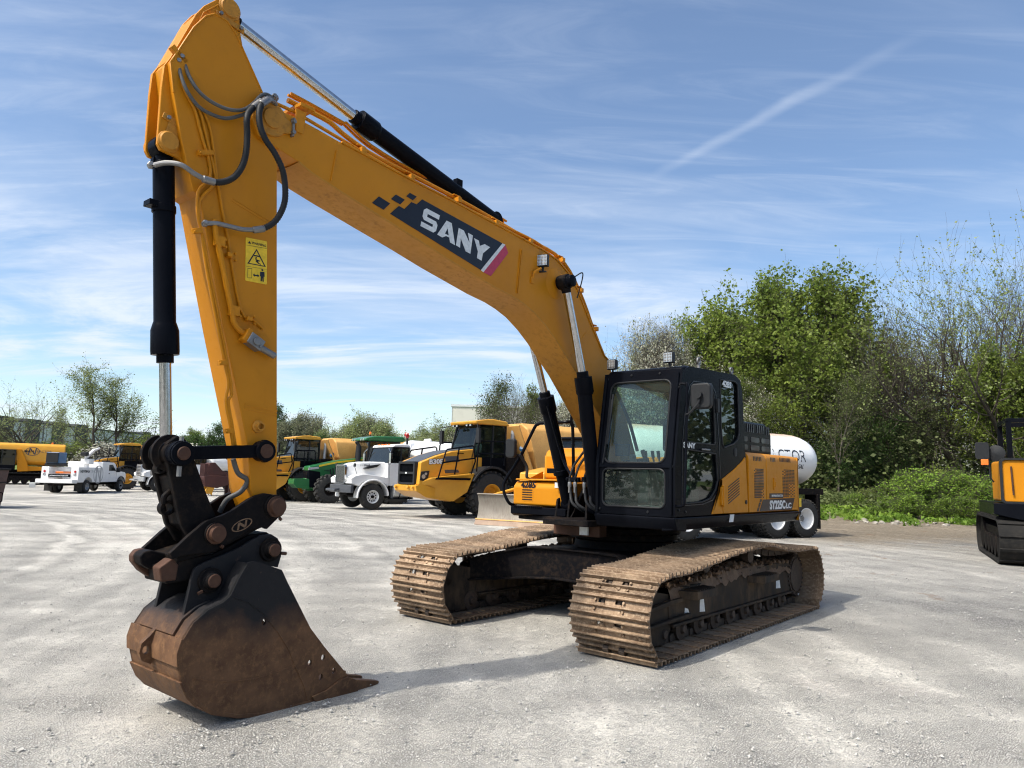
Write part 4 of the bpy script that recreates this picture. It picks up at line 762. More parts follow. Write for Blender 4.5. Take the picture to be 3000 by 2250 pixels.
m = MB(); m.poly(T['logo_w'], BO+.0015, BO+.0035, lambda u, v, w: (u, w, v))
SQ = [(3.787, 3.832), (3.601, 3.811), (3.552, 3.999), (3.747, 4.019)]
m.poly(T['L_A'], BO+.0037, BO+.005, lambda u, v, w: (u, w, v), [T['L_Ah']])
for k in ('L_N', 'L_Y'): m.poly(T[k], BO+.0037, BO+.005, lambda u, v, w: (u, w, v))
SU = [(0, 0), (.86, 0), (1, .14), (1, .46), (.87, .60), (.27, .60), (.27, .76), (1, .76), (1, 1), (.14, 1), (0, .86), (0, .52), (.13, .38), (.73, .38), (.73, .24), (0, .24)]
m.poly([tuple(Vector(SQ[0]).lerp(Vector(SQ[1]), u).lerp(Vector(SQ[3]).lerp(Vector(SQ[2]), u), v)) for u, v in SU], BO+.0037, BO+.005, lambda u, v, w: (u, w, v)); m.build('logo_lettering', 'whitedecal', lg)
m = MB(); m.poly(T['logo_r'], BO+.0015, BO+.0035, lambda u, v, w: (u, w, v)); m.build('logo_stripe', 'reddecal', lg)
# boom pipes
for k, y, r in (('bpipe1', .12, .021), ('bpipe2', .16, .014), ('bpipe3', .0, .012), ('bpipe3', -.04, .012)):
    pts = T[k]; pts = [p for i, p in enumerate(pts) if not (k != 'bpipe3' and i in (3, 4))] if k != 'bpipe3' else [p for i, p in enumerate(pts) if i != 3]
    if k == 'bpipe2': pts = [(a, max(b, 0)) for i, (a, b) in enumerate(pts) if i != 3]
    m = MB(); m.tube([(a, y+(.0 if k != 'bpipe3' or y == 0 else 0), b) for a, b in pts], r, 8, smooth=3); m.build('hydraulic_pipe', 'yellow', boom)
m = MB(); m.tube([(a, -.10, b) for a, b in T['bpipe1'][5:]], .021, 8, smooth=3); m.build('hydraulic_pipe', 'yellow', boom)
m = MB()
for x, z in ((4.45, 4.30), (3.9, 4.25), (3.3, 4.23), (2.75, 4.16), (2.2, 4.11), (1.62, 4.05), (1.25, 3.78), (.93, 3.38)):
    m.obox((x, .05, z), (.05, .30, .05)); m.obox((x, .10, z+.05), (.09, .12, .012))
m.build('pipe_clamp', 'yellow', boom, .004)
m = MB(); a = T['brk1']; m.py(a, .185, .20); m.obox((5.03, .10, 4.43), (.13, .26, .03)); m.build('pipe_bracket', 'yellow', boom, .004)
m = MB(); m.cyl((1.76, -.42, 3.745), (1.76, .42, 3.745), .05, n=24)
for s in (1, -1): m.cyl((1.76, s*(BO-.01), 3.745), (1.76, s*(BO+.03), 3.745), .19, .12, 28); 
m.build('cylinder_boss', 'yellow', boom, .006)
m = MB()
for s in (1, -1): m.lathe((1.76, s*.24, 3.745), (0, s, 0), [(.05, 0), (.078, .005), (.082, .13), (.066, .14), (.066, .19), (.02, .2)], 28)
m.build('pin_cap', 'black', boom, .004)
m = MB(); m.tube([(1.72, .43, 3.80), (1.62, .45, 3.86), (1.55, .40, 3.80), (1.5, .3, 3.62)], .007, 6, smooth=5); m.build('grease_hose', 'hose', boom)
lamp(2.05, .23, 3.865, boom, .13, R(20)); 
m = MB(); m.tube([(2.17, BO, 3.70), (2.17, BO+.03, 3.78), (2.08, BO+.04, 3.84)], .014, 6); m.obox((2.18, BO+.005, 3.69), (.04, .02, .06)); m.build('lamp_bracket', 'yellow', boom)
# boom cylinders
def hyd(par, p0, ps, p1, rr, rb, name, eye=.10, collar=True, capm='black'):
    """rod end p0, gland at ps, base p1"""
    p0, ps, p1 = Vector(p0), Vector(ps), Vector(p1); d = (p1-p0).normalized()
    m = MB(); m.cyl(ps, p1, rb, n=28)
    if collar: m.lathe(ps-d*.07, d, [(rb*.65, 0), (rb*.8, .005), (rb*.82, .06), (rb*1.22, .065), (rb*1.22, .24), (rb*1.02, .27)], 28)
    m.cyl(p1-Vector((0, eye*.9, 0)), p1+Vector((0, eye*.9, 0)), rb*1.05, n=20)
    b = m.build(name, capm, par, .003)
    m = MB(); m.cyl(p0, ps, rr, n=24); m.build('rod', 'chrome', b)
    m = MB(); m.cyl(p0-Vector((0, eye*.75, 0)), p0+Vector((0, eye*.75, 0)), rr*1.9, n=22); m.cyl(p0, p0+d*.12, rr*1.4, rr*1.15, 16); m.build('rod_eye', 'black_dirty', b, .004)
    return b
hyd(EX, (1.76, .32, 3.745), (1.385, .315, 2.735), (1.07, .30, 1.30), .043, .082, 'boom_cylinder', .07)
hyd(EX, (1.76, -.32, 3.745), (1.24, -.32, 2.56), (.72, -.33, 1.30), .043, .082, 'boom_cylinder', .07)
ac = hyd(EX, (5.645, 0, 4.97), (4.375, 0, 4.655), (2.6, 0, 4.27), .048, .077, 'arm_cylinder', .07)
m = MB(); m.lathe((5.99, 0, 3.80), (Vector((5.862, 0, 2.384))-Vector((5.99, 0, 3.80))), [(.03, 0), (.055, .02), (.055, .10), (.070, .12), (.071, 1.20), (.078, 1.22), (.090, 1.26), (.092, 1.40), (.090, 1.425), (.055, 1.43), (.055, 1.48), (.03, 1.482)], 30); m.cyl((5.99, -.055, 3.80), (5.99, .055, 3.80), .085, n=24)
bc = m.build('bucket_cylinder', 'black', EX, .003)
m = MB(); m.cyl((5.862, 0, 2.384), (5.80, 0, 1.72), .039, n=28); m.build('rod', 'chrome', bc)
m = MB(); m.lathe((5.955, 0, 3.40), (-.09, 0, -1), [(.078, 0), (.078, .05)], 28); m.box(5.99, 6.07, -.05, .05, 3.37, 3.41); m.box(6.0, 6.05, -.05, .0, 3.66, 3.72); m.build('cylinder_clamp', 'black', bc, .004)
m = MB(); m.lathe((4.35, 0, 4.65), (-1, 0, -.215), [(.085, 0), (.09, .01), (.09, .10), (.085, .11)], 28); m.box(3.10, 3.18, -.03, .03, 4.45, 4.53); m.build('cylinder_clamp', 'black', ac, .004)
# hoses at the boom foot
m = MB(); m.obox((1.14, .03, 1.605), (.05, .17, .05)); m.obox((1.14, .24, 1.61), (.05, .17, .05))
for y in (-.04, .08, .20, .30): m.cyl((1.165, y, 1.61), (1.18, y, 1.61), .016, n=8)
m.build('hose_clamp', 'black', EX, .004)
for i, (y0, y1, zt) in enumerate(((-.005, .085, 1.526), (.071, .15, 1.528), (.198, .29, 1.532), (.271, .345, 1.525))):
    m = MB(); m.tube([(1.15, y0-.01, 1.62), (1.16, y0+.01, 1.45), (1.19, y1-.03, 1.34), (1.14, y1+.05, 1.27), (1.0, y1+.06, 1.22)], .017, 9, smooth=5); m.tube([(1.15, y0-.01, 1.62), (1.13, y0+(.01 if i < 2 else .03), 1.72), (1.02, y0+(-.02 if i < 2 else .12), 1.80 if i < 2 else 1.70), (.8, y0+(-.05 if i < 2 else .15), 1.95 if i < 2 else 1.72)], .014, 8, smooth=5); h_ = m.build('hydraulic_hose', 'hose', EX)
    m = MB(); m.lathe((1.152, y0-.008, 1.575), (.05, .06, -1), [(.019, 0), (.023, .01), (.023, .05), (.019, .06), (.019, .12), (.014, .125)], 10); m.build('hose_fitting', 'steel', h_)
m = MB(); m.tube([(1.30, -.24, 2.45), (1.02, -.22, 1.85), (1.12, -.02, 1.66)], .016, 8, smooth=4); m.build('cylinder_pipe', 'black', EX)
m = MB(); m.lathe((.92, -.325, 1.72), (-.35, 0, -1), [(.09, 0), (.09, .06)], 24); m.obox((.95, -.42, 1.70), (.06, .12, .06)); m.build('cylinder_clamp', 'black', EX, .004)
# ---------------- arm ----------------
arm_out = T['arm_body'][:]+T['arm_front'][::-1]
m = MB(); m.py(arm_out, -AR, AR); arm = m.build('arm', 'yellow', EX, .007, 2)
m = MB(); ch_ = T['cheek']
for s in (1, -1): m.py(ch_, *sorted((s*.075, s*.105)))
top_in = [(5.645, 4.60)]+[(5.895, 4.78), (5.84, 4.875), (5.766, 4.955), (5.744, 4.98), (5.70, 5.0), (5.60, 4.75)]
m.py([(6.045, 4.39), (5.90, 4.78), (5.84, 4.875), (5.766, 4.96), (5.70, 5.0), (5.66, 4.92), (5.80, 4.7), (5.95, 4.35)], -.08, .08)
m.build('arm_bracket', 'yellow', arm, .006, 2)
m = MB(); m.tube([(a, AR+.001, b) for a, b in T['arm_body'][2:12]], .007, 6); m.tube([(5.985, .106, 4.39), (5.84, .106, 4.84), (5.74, .106, 4.95)], .006, 6)
for a, b in (((5.55, 3.55), (5.21, 3.46)), ((5.55, 3.53), (5.21, 3.44)), ((5.34, 2.09), (5.08, 2.06)), ((5.34, 2.06), (5.08, 2.03))): m.bar((a[0], AR+.001, a[1]), (b[0], AR+.001, b[1]), .005, .014)
m.build('weld_line', 'yellow', arm)
m = MB()
for (x, z), r in ((T['p_acyl'], .085), (T['p_bcyl'], .075)):
    for s in (1, -1): m.lathe((x, s*.10, z), (0, s, 0), [(r, 0), (r, .012), (r*.85, .02), (r*.8, .032), (r*.3, .034), (.01, .030)], 28)
x, z = T['p_acyl']; m.py([(x-.12, z-.14), (x+.10, z-.10), (x+.10, z-.06), (x-.12, z-.10)], .105, .118)
x, z = T['p_bcyl']; m.py([(x-.13, z+.10), (x+.06, z+.15), (x+.05, z+.19), (x-.14, z+.14)], .105, .118); m.py([(x-.05, z+.03), (x+.03, z+.05), (x+.01, z+.15), (x-.07, z+.12)], .105, .114)
m.build('arm_pin', 'yellow_worn', arm, .004)
m = MB(); x, z = T['p_acyl']
for a, b in ((x-.09, z-.11), (x+.07, z-.075)): m.cyl((a, .11, b), (a, .135, b), .014, n=6)
x, z = T['p_bcyl']
for a, b in ((x-.10, z+.125), (x+.02, z+.16)): m.cyl((a, .11, b), (a, .135, b), .014, n=6)
m.build('pin_bolt', 'steel', arm)
for k, r in (('pipeA1', .011), ('pipeA2', .011)):
    pts = [p for i, p in enumerate(T[k]) if i != 12]; m = MB(); m.tube([(a-.02, AR+.012 if b < 4.2 else .118, b) for a, b in pts], r, 8, smooth=3); m.build('hydraulic_pipe', 'yellow', arm)
m = MB(); m.tube([(a-.02, AR+.012 if b < 4.2 else .118, b) for a, b in T['pipeA3']], .011, 8, smooth=3); m.build('hydraulic_pipe', 'yellow', arm)
m = MB(); m.tube([(a, AR+.03, b) for a, b in T['pipeB']], .020, 10, smooth=4); m.build('hydraulic_pipe', 'yellow', arm)
m = MB()
for k in 'ABCD':
    a, b = T['clamp'+k]; m.bar((a[0], AR+.016, a[1]), (b[0], AR+.016, b[1]), .035, .035); m.cyl((a[0]-.01, AR+.03, a[1]), (a[0]-.01, AR+.045, a[1]), .010, n=6)
for (a, b), w in zip(T['clampE'], (.07, .07, .04, .04)): m.obox((a-.01, AR+.025, b), (w, .045, .07 if w > .05 else .03)); m.cyl((a-.05, AR+.02, b+.02), (a-.05, AR+.045, b+.02), .010, n=6); m.cyl((a-.055, AR+.02, b-.03), (a-.055, AR+.045, b-.03), .010, n=6)
m.build('pipe_clamp', 'yellow', arm, .003)
va = [Vector((p[0], 0, p[1])) for p in T['valve']]; c = sum(va, Vector())/4
ang = math.atan2(2.528-2.585, 5.25-5.36)
m = MB(); rot = Matrix.Rotation(-(ang), 3, 'Y'); m.obox((c.x, AR+.045, c.z), (.12, .08, .085), rot); m.cyl((c.x, AR+.08, c.z), (c.x, AR+.10, c.z), .028, n=20)
m.cyl((c.x-.05, AR+.045, c.z-.03), (5.155, AR+.045, 2.455), .024, n=16); m.cyl((5.30, AR+.085, 2.50), (5.30, AR+.095, 2.50), .012, n=6); m.build('shutoff_valve', 'steel', arm, .006)
m = MB(); m.obox((5.39, AR+.04, 2.57), (.04, .07, .10), rot); m.build('pipe_flange', 'yellow', arm, .004)
m = MB(); x, z = T['p_boss']; m.lathe((x, AR, z), (0, 1, 0), [(.045, 0), (.045, .012), (.03, .02), (.03, .05), (.022, .05), (.020, .02)], 20); m.build('boss', 'yellow_worn', arm)
m = MB(); x, z = T['p_bk']; m.cyl((x, -AR-.02, z), (x, AR+.02, z), .09, n=28); m.build('arm_tip', 'yellow_worn', arm, .004)
# warning decal
w4 = T['warn']; P00, P10, P11, P01 = [Vector((w4[i][0], AR+.0015, w4[i][1])) for i in (3, 2, 1, 0)]
WF = lambda u, v, w: (P00.lerp(P10, u)).lerp(P01.lerp(P11, u), v)+Vector((0, w, 0))
m = MB(); m.poly(rrect(0, 1, 0, 1, .03), 0, .002, WF); wd = m.build('warning_decal', 'warn', arm)
m = MB(); fr_ = lambda o, i: m.poly(o, .0022, .003, WF, [i])
m.poly([(.08, .40), (.95, .40), (.5, .78)], .0022, .0032, WF, [[(.17, .42), (.86, .42), (.5, .735)]]); m.poly([(.38, .60), (.66, .60), (.66, .63), (.38, .63)], .0022, .0032, WF)
for q in ([(.46, .59), (.52, .59), (.50, .54), (.44, .52)], [(.46, .55), (.54, .53), (.66, .52), (.66, .50), (.52, .49)], [(.50, .52), (.56, .50), (.62, .46), (.72, .44), (.70, .43), (.58, .44), (.46, .49)], [(.10, .065), (.30, .08), (.30, .31), (.10, .295)]):
    m.poly(q, .0022, .0032, WF, [[(.115, .075), (.285, .09), (.285, .30), (.115, .285)]] if q[0][0] == .10 else [])
m.poly([(.34, .165), (.42, .20), (.42, .175), (.56, .18), (.56, .205), (.64, .165), (.56, .125), (.56, .15), (.42, .145), (.42, .12)], .0022, .0032, WF)
m.poly([(.68, .27), (.88, .28), (.89, .17), (.85, .17), (.85, .05), (.79, .05), (.78, .15), (.76, .05), (.70, .05), (.71, .16), (.67, .16)], .0022, .0032, WF)
m.poly([(.78+.05*cos(t), .315+.022*sin(t)) for t in [k*pi/5 for k in range(10)]], .0022, .0032, WF)
m.poly([(0.02, .33), (.98, .345), (.98, .35), (.02, .335)], .0022, .003, WF); m.poly([(.02, .82), (.98, .83), (.98, .836), (.02, .826)], .0022, .003, WF); m.poly([(.09, .87), (.25, .87), (.17, .93)], .0022, .0032, WF)
m.build('warning_symbol', 'blackdecal', wd)
text('WARNING', 'warning_lettering', 'blackdecal', wd, WF(.27, .875, .0022), (P10-P00).normalized(), (0, 0, 1), .115, .018, depth=.001, bold=.015)
# hoses
def hose(k, ys, r, mat, ribs=False, name='hydraulic_hose', par=None, cut=None):
    pts = T[k]; n = len(pts); path = crv([(p[0], ys[min(len(ys)-1, int(i/(n-1)*(len(ys)-1)+.001))]+(ys[min(len(ys)-1, int(i/(n-1)*(len(ys)-1))+1)]-ys[min(len(ys)-1, int(i/(n-1)*(len(ys)-1)+.001))])*((i/(n-1)*(len(ys)-1)) % 1), p[1]) for i, p in enumerate(pts)], 6)
    m = MB(); a, b = cut or (0, 1)
    N_ = len(path); pa = path[:max(2, int(N_*a)+1)]; pb = path[int(N_*a):int(N_*b)+1]; pc = path[min(N_-2, int(N_*b)):]
    if ribs:
        dense = crv(pb, 6); S_ = 0; P_ = [dense[0]]; rr = [r]; last = dense[0]; k_ = 0
        for q in dense[1:]:
            if (q-last).length >= .0075: P_.append(q); k_ += 1; rr.append(r*(1.0 if k_ % 2 else .84)); last = q
        m.tube(P_, rr, 12); o = m.build(name, mat, par or arm, ang=80)
        if a > 0: mm = MB(); mm.tube(pa, r*.72, 10); mm.lathe(pa[-1], pa[-1]-pa[-2], [(r*.9, -.05), (r*1.05, -.045), (r*1.05, .03), (r*.9, .035)], 16); mm.build('hose_fitting', 'steel', o)
        if b < 1: mm = MB(); mm.tube(pc, r*.72, 10); mm.lathe(pc[0], pc[1]-pc[0], [(r*.9, -.05), (r*1.05, -.045), (r*1.05, .06), (r*.9, .065)], 16); mm.build('hose_fitting', 'steel', o)
    else: m.tube(path, r, 10); o = m.build(name, mat, par or arm, ang=80)
    return o
hose('hose1', [.13, .19, .20, .20, .24, .2, .14], .013, 'hosegrey'); hose('hose1b', [.13, .19, .22, .24, .24, .2, .12], .013, 'hosegrey')
hose('hose2', [.06, .22, .24, .26, .28, .3, .26, .15], .024, 'hose', True, cut=(.30, .84)); hose('hose3', [.17, .22, .28, .34, .36, .34, .30, .2], .024, 'hose', True, cut=(.26, .86))
m = MB(); 
for x, y, z in ((6.07, .03, 3.64), (5.735, AR+.02, 3.30), (5.29, .18, 4.36), (5.27, .15, 4.43), (5.24, .12, 4.44), (5.97, .13, 4.42), (5.99, .13, 4.38)):
    m.lathe((x, y-.02, z), (.3, 1, .1), [(.024, 0), (.024, .03), (.016, .035), (.016, .05)], 6)
m.build('hose_coupling', 'steel', arm, .002); m = MB(); m.obox((6.0, .13, 4.43), (.13, .04, .04), Matrix.Rotation(R(-35), 3, 'Y')); m.build('hose_manifold', 'yellow', arm, .003)
# ---------------- bucket linkage ----------------
m = MB(); b_ = T['bar']; x0, z0 = T['p_rod']; x1, z1 = T['p_link']; x0 -= .01; z0 += .005
def link(xa, za, xb, zb, ra, rb, hw):
    d = math.atan2(zb-za, xb-xa); pts = [(xa+ra*cos(d+R(a)), za+ra*sin(d+R(a))) for a in range(90, 271, 15)]
    k = Vector((-sin(d), cos(d))); pts += [(xa+.06*cos(d)-k.x*hw, za+.06*sin(d)-k.y*hw), (xb-.06*cos(d)-k.x*hw, zb-.06*sin(d)-k.y*hw)]
    pts += [(xb+rb*cos(d+R(a)), zb+rb*sin(d+R(a))) for a in range(-90, 91, 15)]+[(xb-.06*cos(d)+k.x*hw, zb-.06*sin(d)+k.y*hw), (xa+.06*cos(d)+k.x*hw, za+.06*sin(d)+k.y*hw)]
    return pts
for s in (1, -1):
    m = MB(); m.py(link(x0, z0, x1, z1, .085, .082, .045), *sorted((s*.175, s*.215))); m.cyl((x0, s*.12, z0), (x0, s*.235, z0), .078, n=28); m.cyl((x1, s*.15, z1), (x1, s*.24, z1), .075, n=28); lb_ = m.build('guide_link', 'black', EX, .005)
    m = MB(); m.lathe((x0, s*.235, z0), (0, s, 0), [(.045, 0), (.045, .006), (.04, .012), (.01, .012)], 24); m.lathe((x1, s*.24, z1), (0, s, 0), [(.05, 0), (.05, .006), (.01, .006)], 24); m.build('link_pin', 'pinrust', lb_)
    m = MB(); m.cyl((x0+.0, s*.19, z0+.08), (x0, s*.19, z0+.105), .016, n=6); m.cyl((x0, s*.19, z0-.075), (x0, s*.19, z0-.15), .017, n=6); m.build('link_bolt', 'steel', lb_)
m = MB(); hl = [(5.87, 1.70), (5.83, 1.60), (5.72, 1.25), (5.64, 1.13), (5.53, 1.11), (5.455, 1.16), (5.45, 1.24), (5.56, 1.45), (5.70, 1.76), (5.74, 1.82), (5.80, 1.835), (5.86, 1.79)]
for s in (1, -1): m.py(hl, *sorted((s*.085, s*.135)))
m.py([(5.80, 1.57), (5.70, 1.25), (5.60, 1.18), (5.55, 1.25), (5.72, 1.6)], -.09, .09); m.cyl((5.53, -.15, 1.195), (5.53, .15, 1.195), .085, n=28); m.cyl((x0, -.14, z0), (x0, .14, z0), .085, n=28)
hk = m.build('bucket_link', 'black_dirty', EX, .012, 3)
m = MB(); m.lathe((5.77, -.03, 1.36), (0, 1, 0), [(.03, 0), (.05, 0), (.05, .06), (.03, .06)], 20, closed=True); m.lathe((5.86, .02, 1.62), (0, 1, 0), [(.02, 0), (.034, 0), (.034, .07), (.02, .07)], 16, closed=True); m.lathe((5.87, -.11, 1.64), (0, 1, 0), [(.02, 0), (.034, 0), (.034, .05), (.02, .05)], 16, closed=True)
m.tube([(5.72, .02, 1.5), (5.80, .03, 1.44), (5.80, .03, 1.39)], .02, 8, smooth=3); m.build('link_eye', 'black_dirty', hk, .004)
for s in (1, -1):
    m = MB(); m.lathe((x0+.015, s*.055, z0), (0, s, 0), [(.085, 0), (.125, .0), (.125, .03), (.085, .035)], 28, closed=True); m.build('link_flange', 'black_dirty', hk, .004)
# quick coupler
m = MB()
for s in (1, -1): m.py(T['ucoup'], *sorted((s*.175, s*.215)))
m.py([(5.75, 1.02), (5.76, 1.06), (5.5, 1.13), (5.25, 1.24), (5.07, 1.30), (5.05, 1.27), (5.25, 1.18), (5.5, 1.07)], -.18, .18)
for (x, z), r in ((T['p_bk'], .085), (T['p_cpl'], .075)):
    for s in (1, -1): m.cyl((x, s*.20, z), (x, s*.235, z), r, n=28)
qc = m.build('quick_coupler', 'black_dirty', EX, .006, 2)
m = MB(); m.poly(T['lcoup'], -.16, .16, lambda u, v, w: (u, w, v)); m.py(T['lnose'], -.14, .02); lc = m.build('coupler_frame', 'black_dirty', qc, .012, 3)
m = MB(); m.py([(5.80, .90), (5.87, .95), (5.92, 1.01), (5.925, 1.05), (5.90, 1.085), (5.85, 1.092), (5.80, 1.03)], -.15, -.08); m.py([(5.74, .90), (5.84, .90), (5.86, .99), (5.78, 1.045), (5.73, 1.0)], .06, .165); m.build('coupler_hook', 'pinrust', lc, .012, 3)
m = MB()
for (x, z), r in ((T['p_bk'], .06), (T['p_cpl'], .055)):
    for s in (1, -1): m.lathe((x, s*.235, z), (0, s, 0), [(r*1.25, 0), (r*1.25, .012), (r, .013), (r*.95, .045), (.01, .046)], 28)
m.build('coupler_pin', 'pinrust', qc, .003)
# emblem on the coupler plate: an N in an oval
m = MB(); ex_, ez_ = 5.335, 1.245; el = lambda a, b, k=28: [(ex_-a*cos(2*pi*i/k)*1.0+.22*b*sin(2*pi*i/k), ez_+b*sin(2*pi*i/k)-.30*-a*cos(2*pi*i/k)*-1*.0+(-a*cos(2*pi*i/k))*-.38) for i in range(k)]
m.poly(el(.075, .036), .215, .2175, lambda u, v, w: (u, w, v), [el(.066, .029)])
ec = lambda a, b: (ex_-a, ez_+b+a*.38)
m.poly([ec(-.035, -.022), ec(-.022, -.022), ec(-.018, .008), ec(.018, -.026), ec(.032, -.022), ec(.036, .022), ec(.023, .022), ec(.019, -.006), ec(-.018, .026), ec(-.032, .022)], .215, .2175, lambda u, v, w: (u, w, v)); m.build('emblem', 'mud', qc)
hose('hoseD', [.13, .12, .12, .1, .05, 0], .018, 'hosegrey', par=arm)
# ---------------- bucket ----------------
BW = .355; bk = thing('bucket', None, None); bk.parent = EX
bpts = T['bucket']; hole = [[(x+.018*cos(t*pi/5), z+.022*sin(t*pi/5)) for t in range(10)] for x, z in T['b_holes']]
for s in (1, -1):
    m = MB(); m.py(bpts, *sorted((s*BW, s*(BW-.022))), hole); m.build('side_plate', 'bucket', bk, .003)
# curved wrapper: from the top edge round the back to the lip
wr = bpts[2:0:-1]+[bpts[0]]+bpts[:13:-1]+bpts[13:11:-1]
wr = [bpts[2], bpts[1], bpts[0]]+bpts[26:12:-1]
P = [Vector(p) for p in wr]; inn = []
for i in range(len(P)):
    d = (P[min(i+1, len(P)-1)]-P[max(i-1, 0)]).normalized(); inn.append(P[i]+Vector((-d.y, d.x))*-.0+Vector((d.y, -d.x))*-.025*-1)
cen = Vector((5.2, .4))
inn = [p+(cen-p).normalized()*.028 for p in P]
m = MB(); m.py([tuple(p) for p in P]+[tuple(p) for p in reversed(inn)], -BW-.004, BW+.004); wp = m.build('wrapper', 'bucket', bk, .004, ang=50)
m = MB()
for i0, i1 in ((6, 8), (9, 11)):
    Q = [P[i]+(P[i]-cen).normalized()*.014 for i in range(i0, i1+1)]; m.py([tuple(q) for q in Q]+[tuple(P[i]+(P[i]-cen).normalized()*-.004) for i in range(i1, i0-1, -1)], -BW-.01, BW+.01)
m.build('wear_strip', 'bucket', bk, .004)
m = MB(); Q = [Vector(p) for p in ((5.53, .755), (5.62, .72), (5.71, .655), (5.765, .565))]; m.py([tuple(q+Vector((.012, .012))) for q in Q]+[tuple(q-Vector((.02, .02))) for q in reversed(Q)], -.24, .24); m.build('hinge_pad', 'bucket', bk, .004)
m = MB(); m.tube([(a, BW+.001, b) for a, b in T['b_line']], .005, 6); m.tube([(a, BW+.001, b) for a, b in T['b_line2']], .005, 6); m.build('weld_line', 'bucket', bk)
m = MB(); m.py([(4.45, .055), (4.38, .06), (4.375, -.03), (4.79, -.006), (4.80, .02), (4.60, .03)], -BW, BW); m.build('lip', 'bucket', bk, .006)
m = MB()
for s in (1, -1): m.py([(4.55, .10), (4.475, .108), (4.385, .066), (4.378, -.033), (4.76, -.012), (4.79, .03), (4.66, .05)], *sorted((s*(BW+.0), s*(BW+.02))))
m.build('side_cutter', 'bucket', bk, .005)
for i in range(4):
    y = -.31+i*.207; m = MB()
    m.add([(4.42, y-.05, .075), (4.42, y+.05, .075), (4.42, y+.05, -.045), (4.42, y-.05, -.045), (4.15, y-.028, .012), (4.15, y+.028, .012), (4.15, y+.028, -.008), (4.15, y-.028, -.008)], [(0, 1, 2, 3), (4, 5, 6, 7), (0, 1, 5, 4), (1, 2, 6, 5), (2, 3, 7, 6), (3, 0, 4, 7)]); m.build('tooth', 'bucket', bk, .006)
m = MB()
for s in (1, -1): m.py(T['ear'], *sorted((s*.215, s*.18)))
m.py([(5.46, .80), (5.42, .89), (5.36, 1.0), (5.30, 1.005), (5.28, .98), (5.36, .85), (5.42, .77)], -.20, .20); m.build('hinge_plate', 'bucket', bk, .005)
m = MB()
for (x, z) in (T['p_b1'], T['p_b2']):
    for s in (1, -1): m.lathe((x, s*.21, z), (0, s, 0), [(.082, 0), (.082, .035), (.06, .036), (.058, .05), (.05, .052), (.048, .075), (.01, .078)], 28)
m.build('hinge_boss', 'black_dirty', bk, .004)
m = MB()
for (x, z) in (T['p_b1'], T['p_b2']):
    for s in (1, -1): m.lathe((x, s*.262, z), (0, s, 0), [(.045, 0), (.045, .028), (.04, .032), (.01, .032)], 24)
m.build('hinge_pin', 'pinrust', bk)
m = MB()
for (x, z), a in ((T['p_b1'], -50), (T['p_b2'], 200), (T['p_bk'], 250), (T['p_cpl'], 245)):
    m.cyl((x+.085*cos(R(a)), .24, z+.085*sin(R(a))), (x+.13*cos(R(a)), .24, z+.10*sin(R(a))), .012, n=6)
m.build('pin_keeper', 'pinrust', bk)
m = MB(); pr_ = [(5.76, .60), (5.81, .54), (5.86, .50), (5.87, .44), (5.85, .39), (5.79, .36), (5.76, .40)]
m.py(pr_, -.03, .01, [[(5.83+.022*cos(t*pi/5), .455+.028*sin(t*pi/5)) for t in range(10)]]); m.build('lifting_eye', 'bucket', bk, .006)
# ---------------- other machines on the yard ----------------
M['dumptrack'] = paint('dusty_rubber_track', (.014, .014, .014), (.02, .019, .018), dirt=(.06, .053, .044), amt=(.45, .7), mx=.6, rough=.85, coat=0, sc2=9, spec=.1)
def B_(par, name, mat, *boxes, bev=.01):
    m = MB()
    for b in boxes: m.box(*b)
    return m.build(name, mat, par, bev)
def gcab(par, x0, x1, hw, z0, zs, z1, fr, gl, slope=.0, roof=None, pw=.06, rear=True, y0=None):
    """cab: lower walls z0..zs, glazed zs..z1, x0 front > x1 rear, slope = how far the windscreen top leans back"""
    yl, yh = (-hw, hw) if y0 is None else (y0, y0+2*hw)
    m = MB(); m.py([(x0, z0), (x0, zs), (x1, zs), (x1, z0)], yl, yh); m.build('cab_body', fr, par, .02)
    xt = x0-slope; xm = (xt+x1)/2; m = MB()
    for y in (yl+pw/2, yh-pw/2):
        m.bar((x0-.02, y, zs-.02), (xt-.02, y, z1), pw, pw); m.bar((x1+pw/2, y, zs-.02), (x1+pw/2, y, z1), pw, pw); m.bar((xm, y, zs), (xm, y, z1), pw, pw)
    m.box(x1, xt, yl, yh, z1-.05, z1); m.build('pillar', 'plastic', par)
    for nm, pts in (('windscreen', [(x0-.015, yl+pw, zs), (x0-.015, yh-pw, zs), (xt-.015, yh-pw, z1-.05), (xt-.015, yl+pw, z1-.05)]), ('rear_window', [(x1+.02, yl+pw, zs), (x1+.02, yh-pw, zs), (x1+.02, yh-pw, z1-.05), (x1+.02, yl+pw, z1-.05)])):
        m = MB(); m.add([Vector(p) for p in pts]+[Vector(p)+Vector((-.008, 0, 0)) for p in pts], [(0, 1, 2, 3), (7, 6, 5, 4), (0, 4, 5, 1), (1, 5, 6, 2), (2, 6, 7, 3), (3, 7, 4, 0)]); m.build(nm, gl, par)
    for y, s in ((yl+.02, -1), (yh-.028, 1)):
        m = MB(); m.py([(x0-.05, zs), (xt-.05, z1-.05), (xm+pw/2, z1-.05), (xm+pw/2, zs)], y, y+.008); m.py([(xm-pw/2, zs), (xm-pw/2, z1-.05), (x1+pw, z1-.05), (x1+pw, zs)], y, y+.008); m.build('side_window', gl, par)
    B_(par, 'seat', 'seat', (xm-.3, xm+.15, (yl+yh)/2-.28, (yl+yh)/2+.28, zs-.3, zs+.1), (xm-.38, xm-.25, (yl+yh)/2-.26, (yl+yh)/2+.26, zs, zs+.6), (x0-.42, x0-.15, yl+.1, yh-.1, zs-.2, zs+.12), bev=.04)
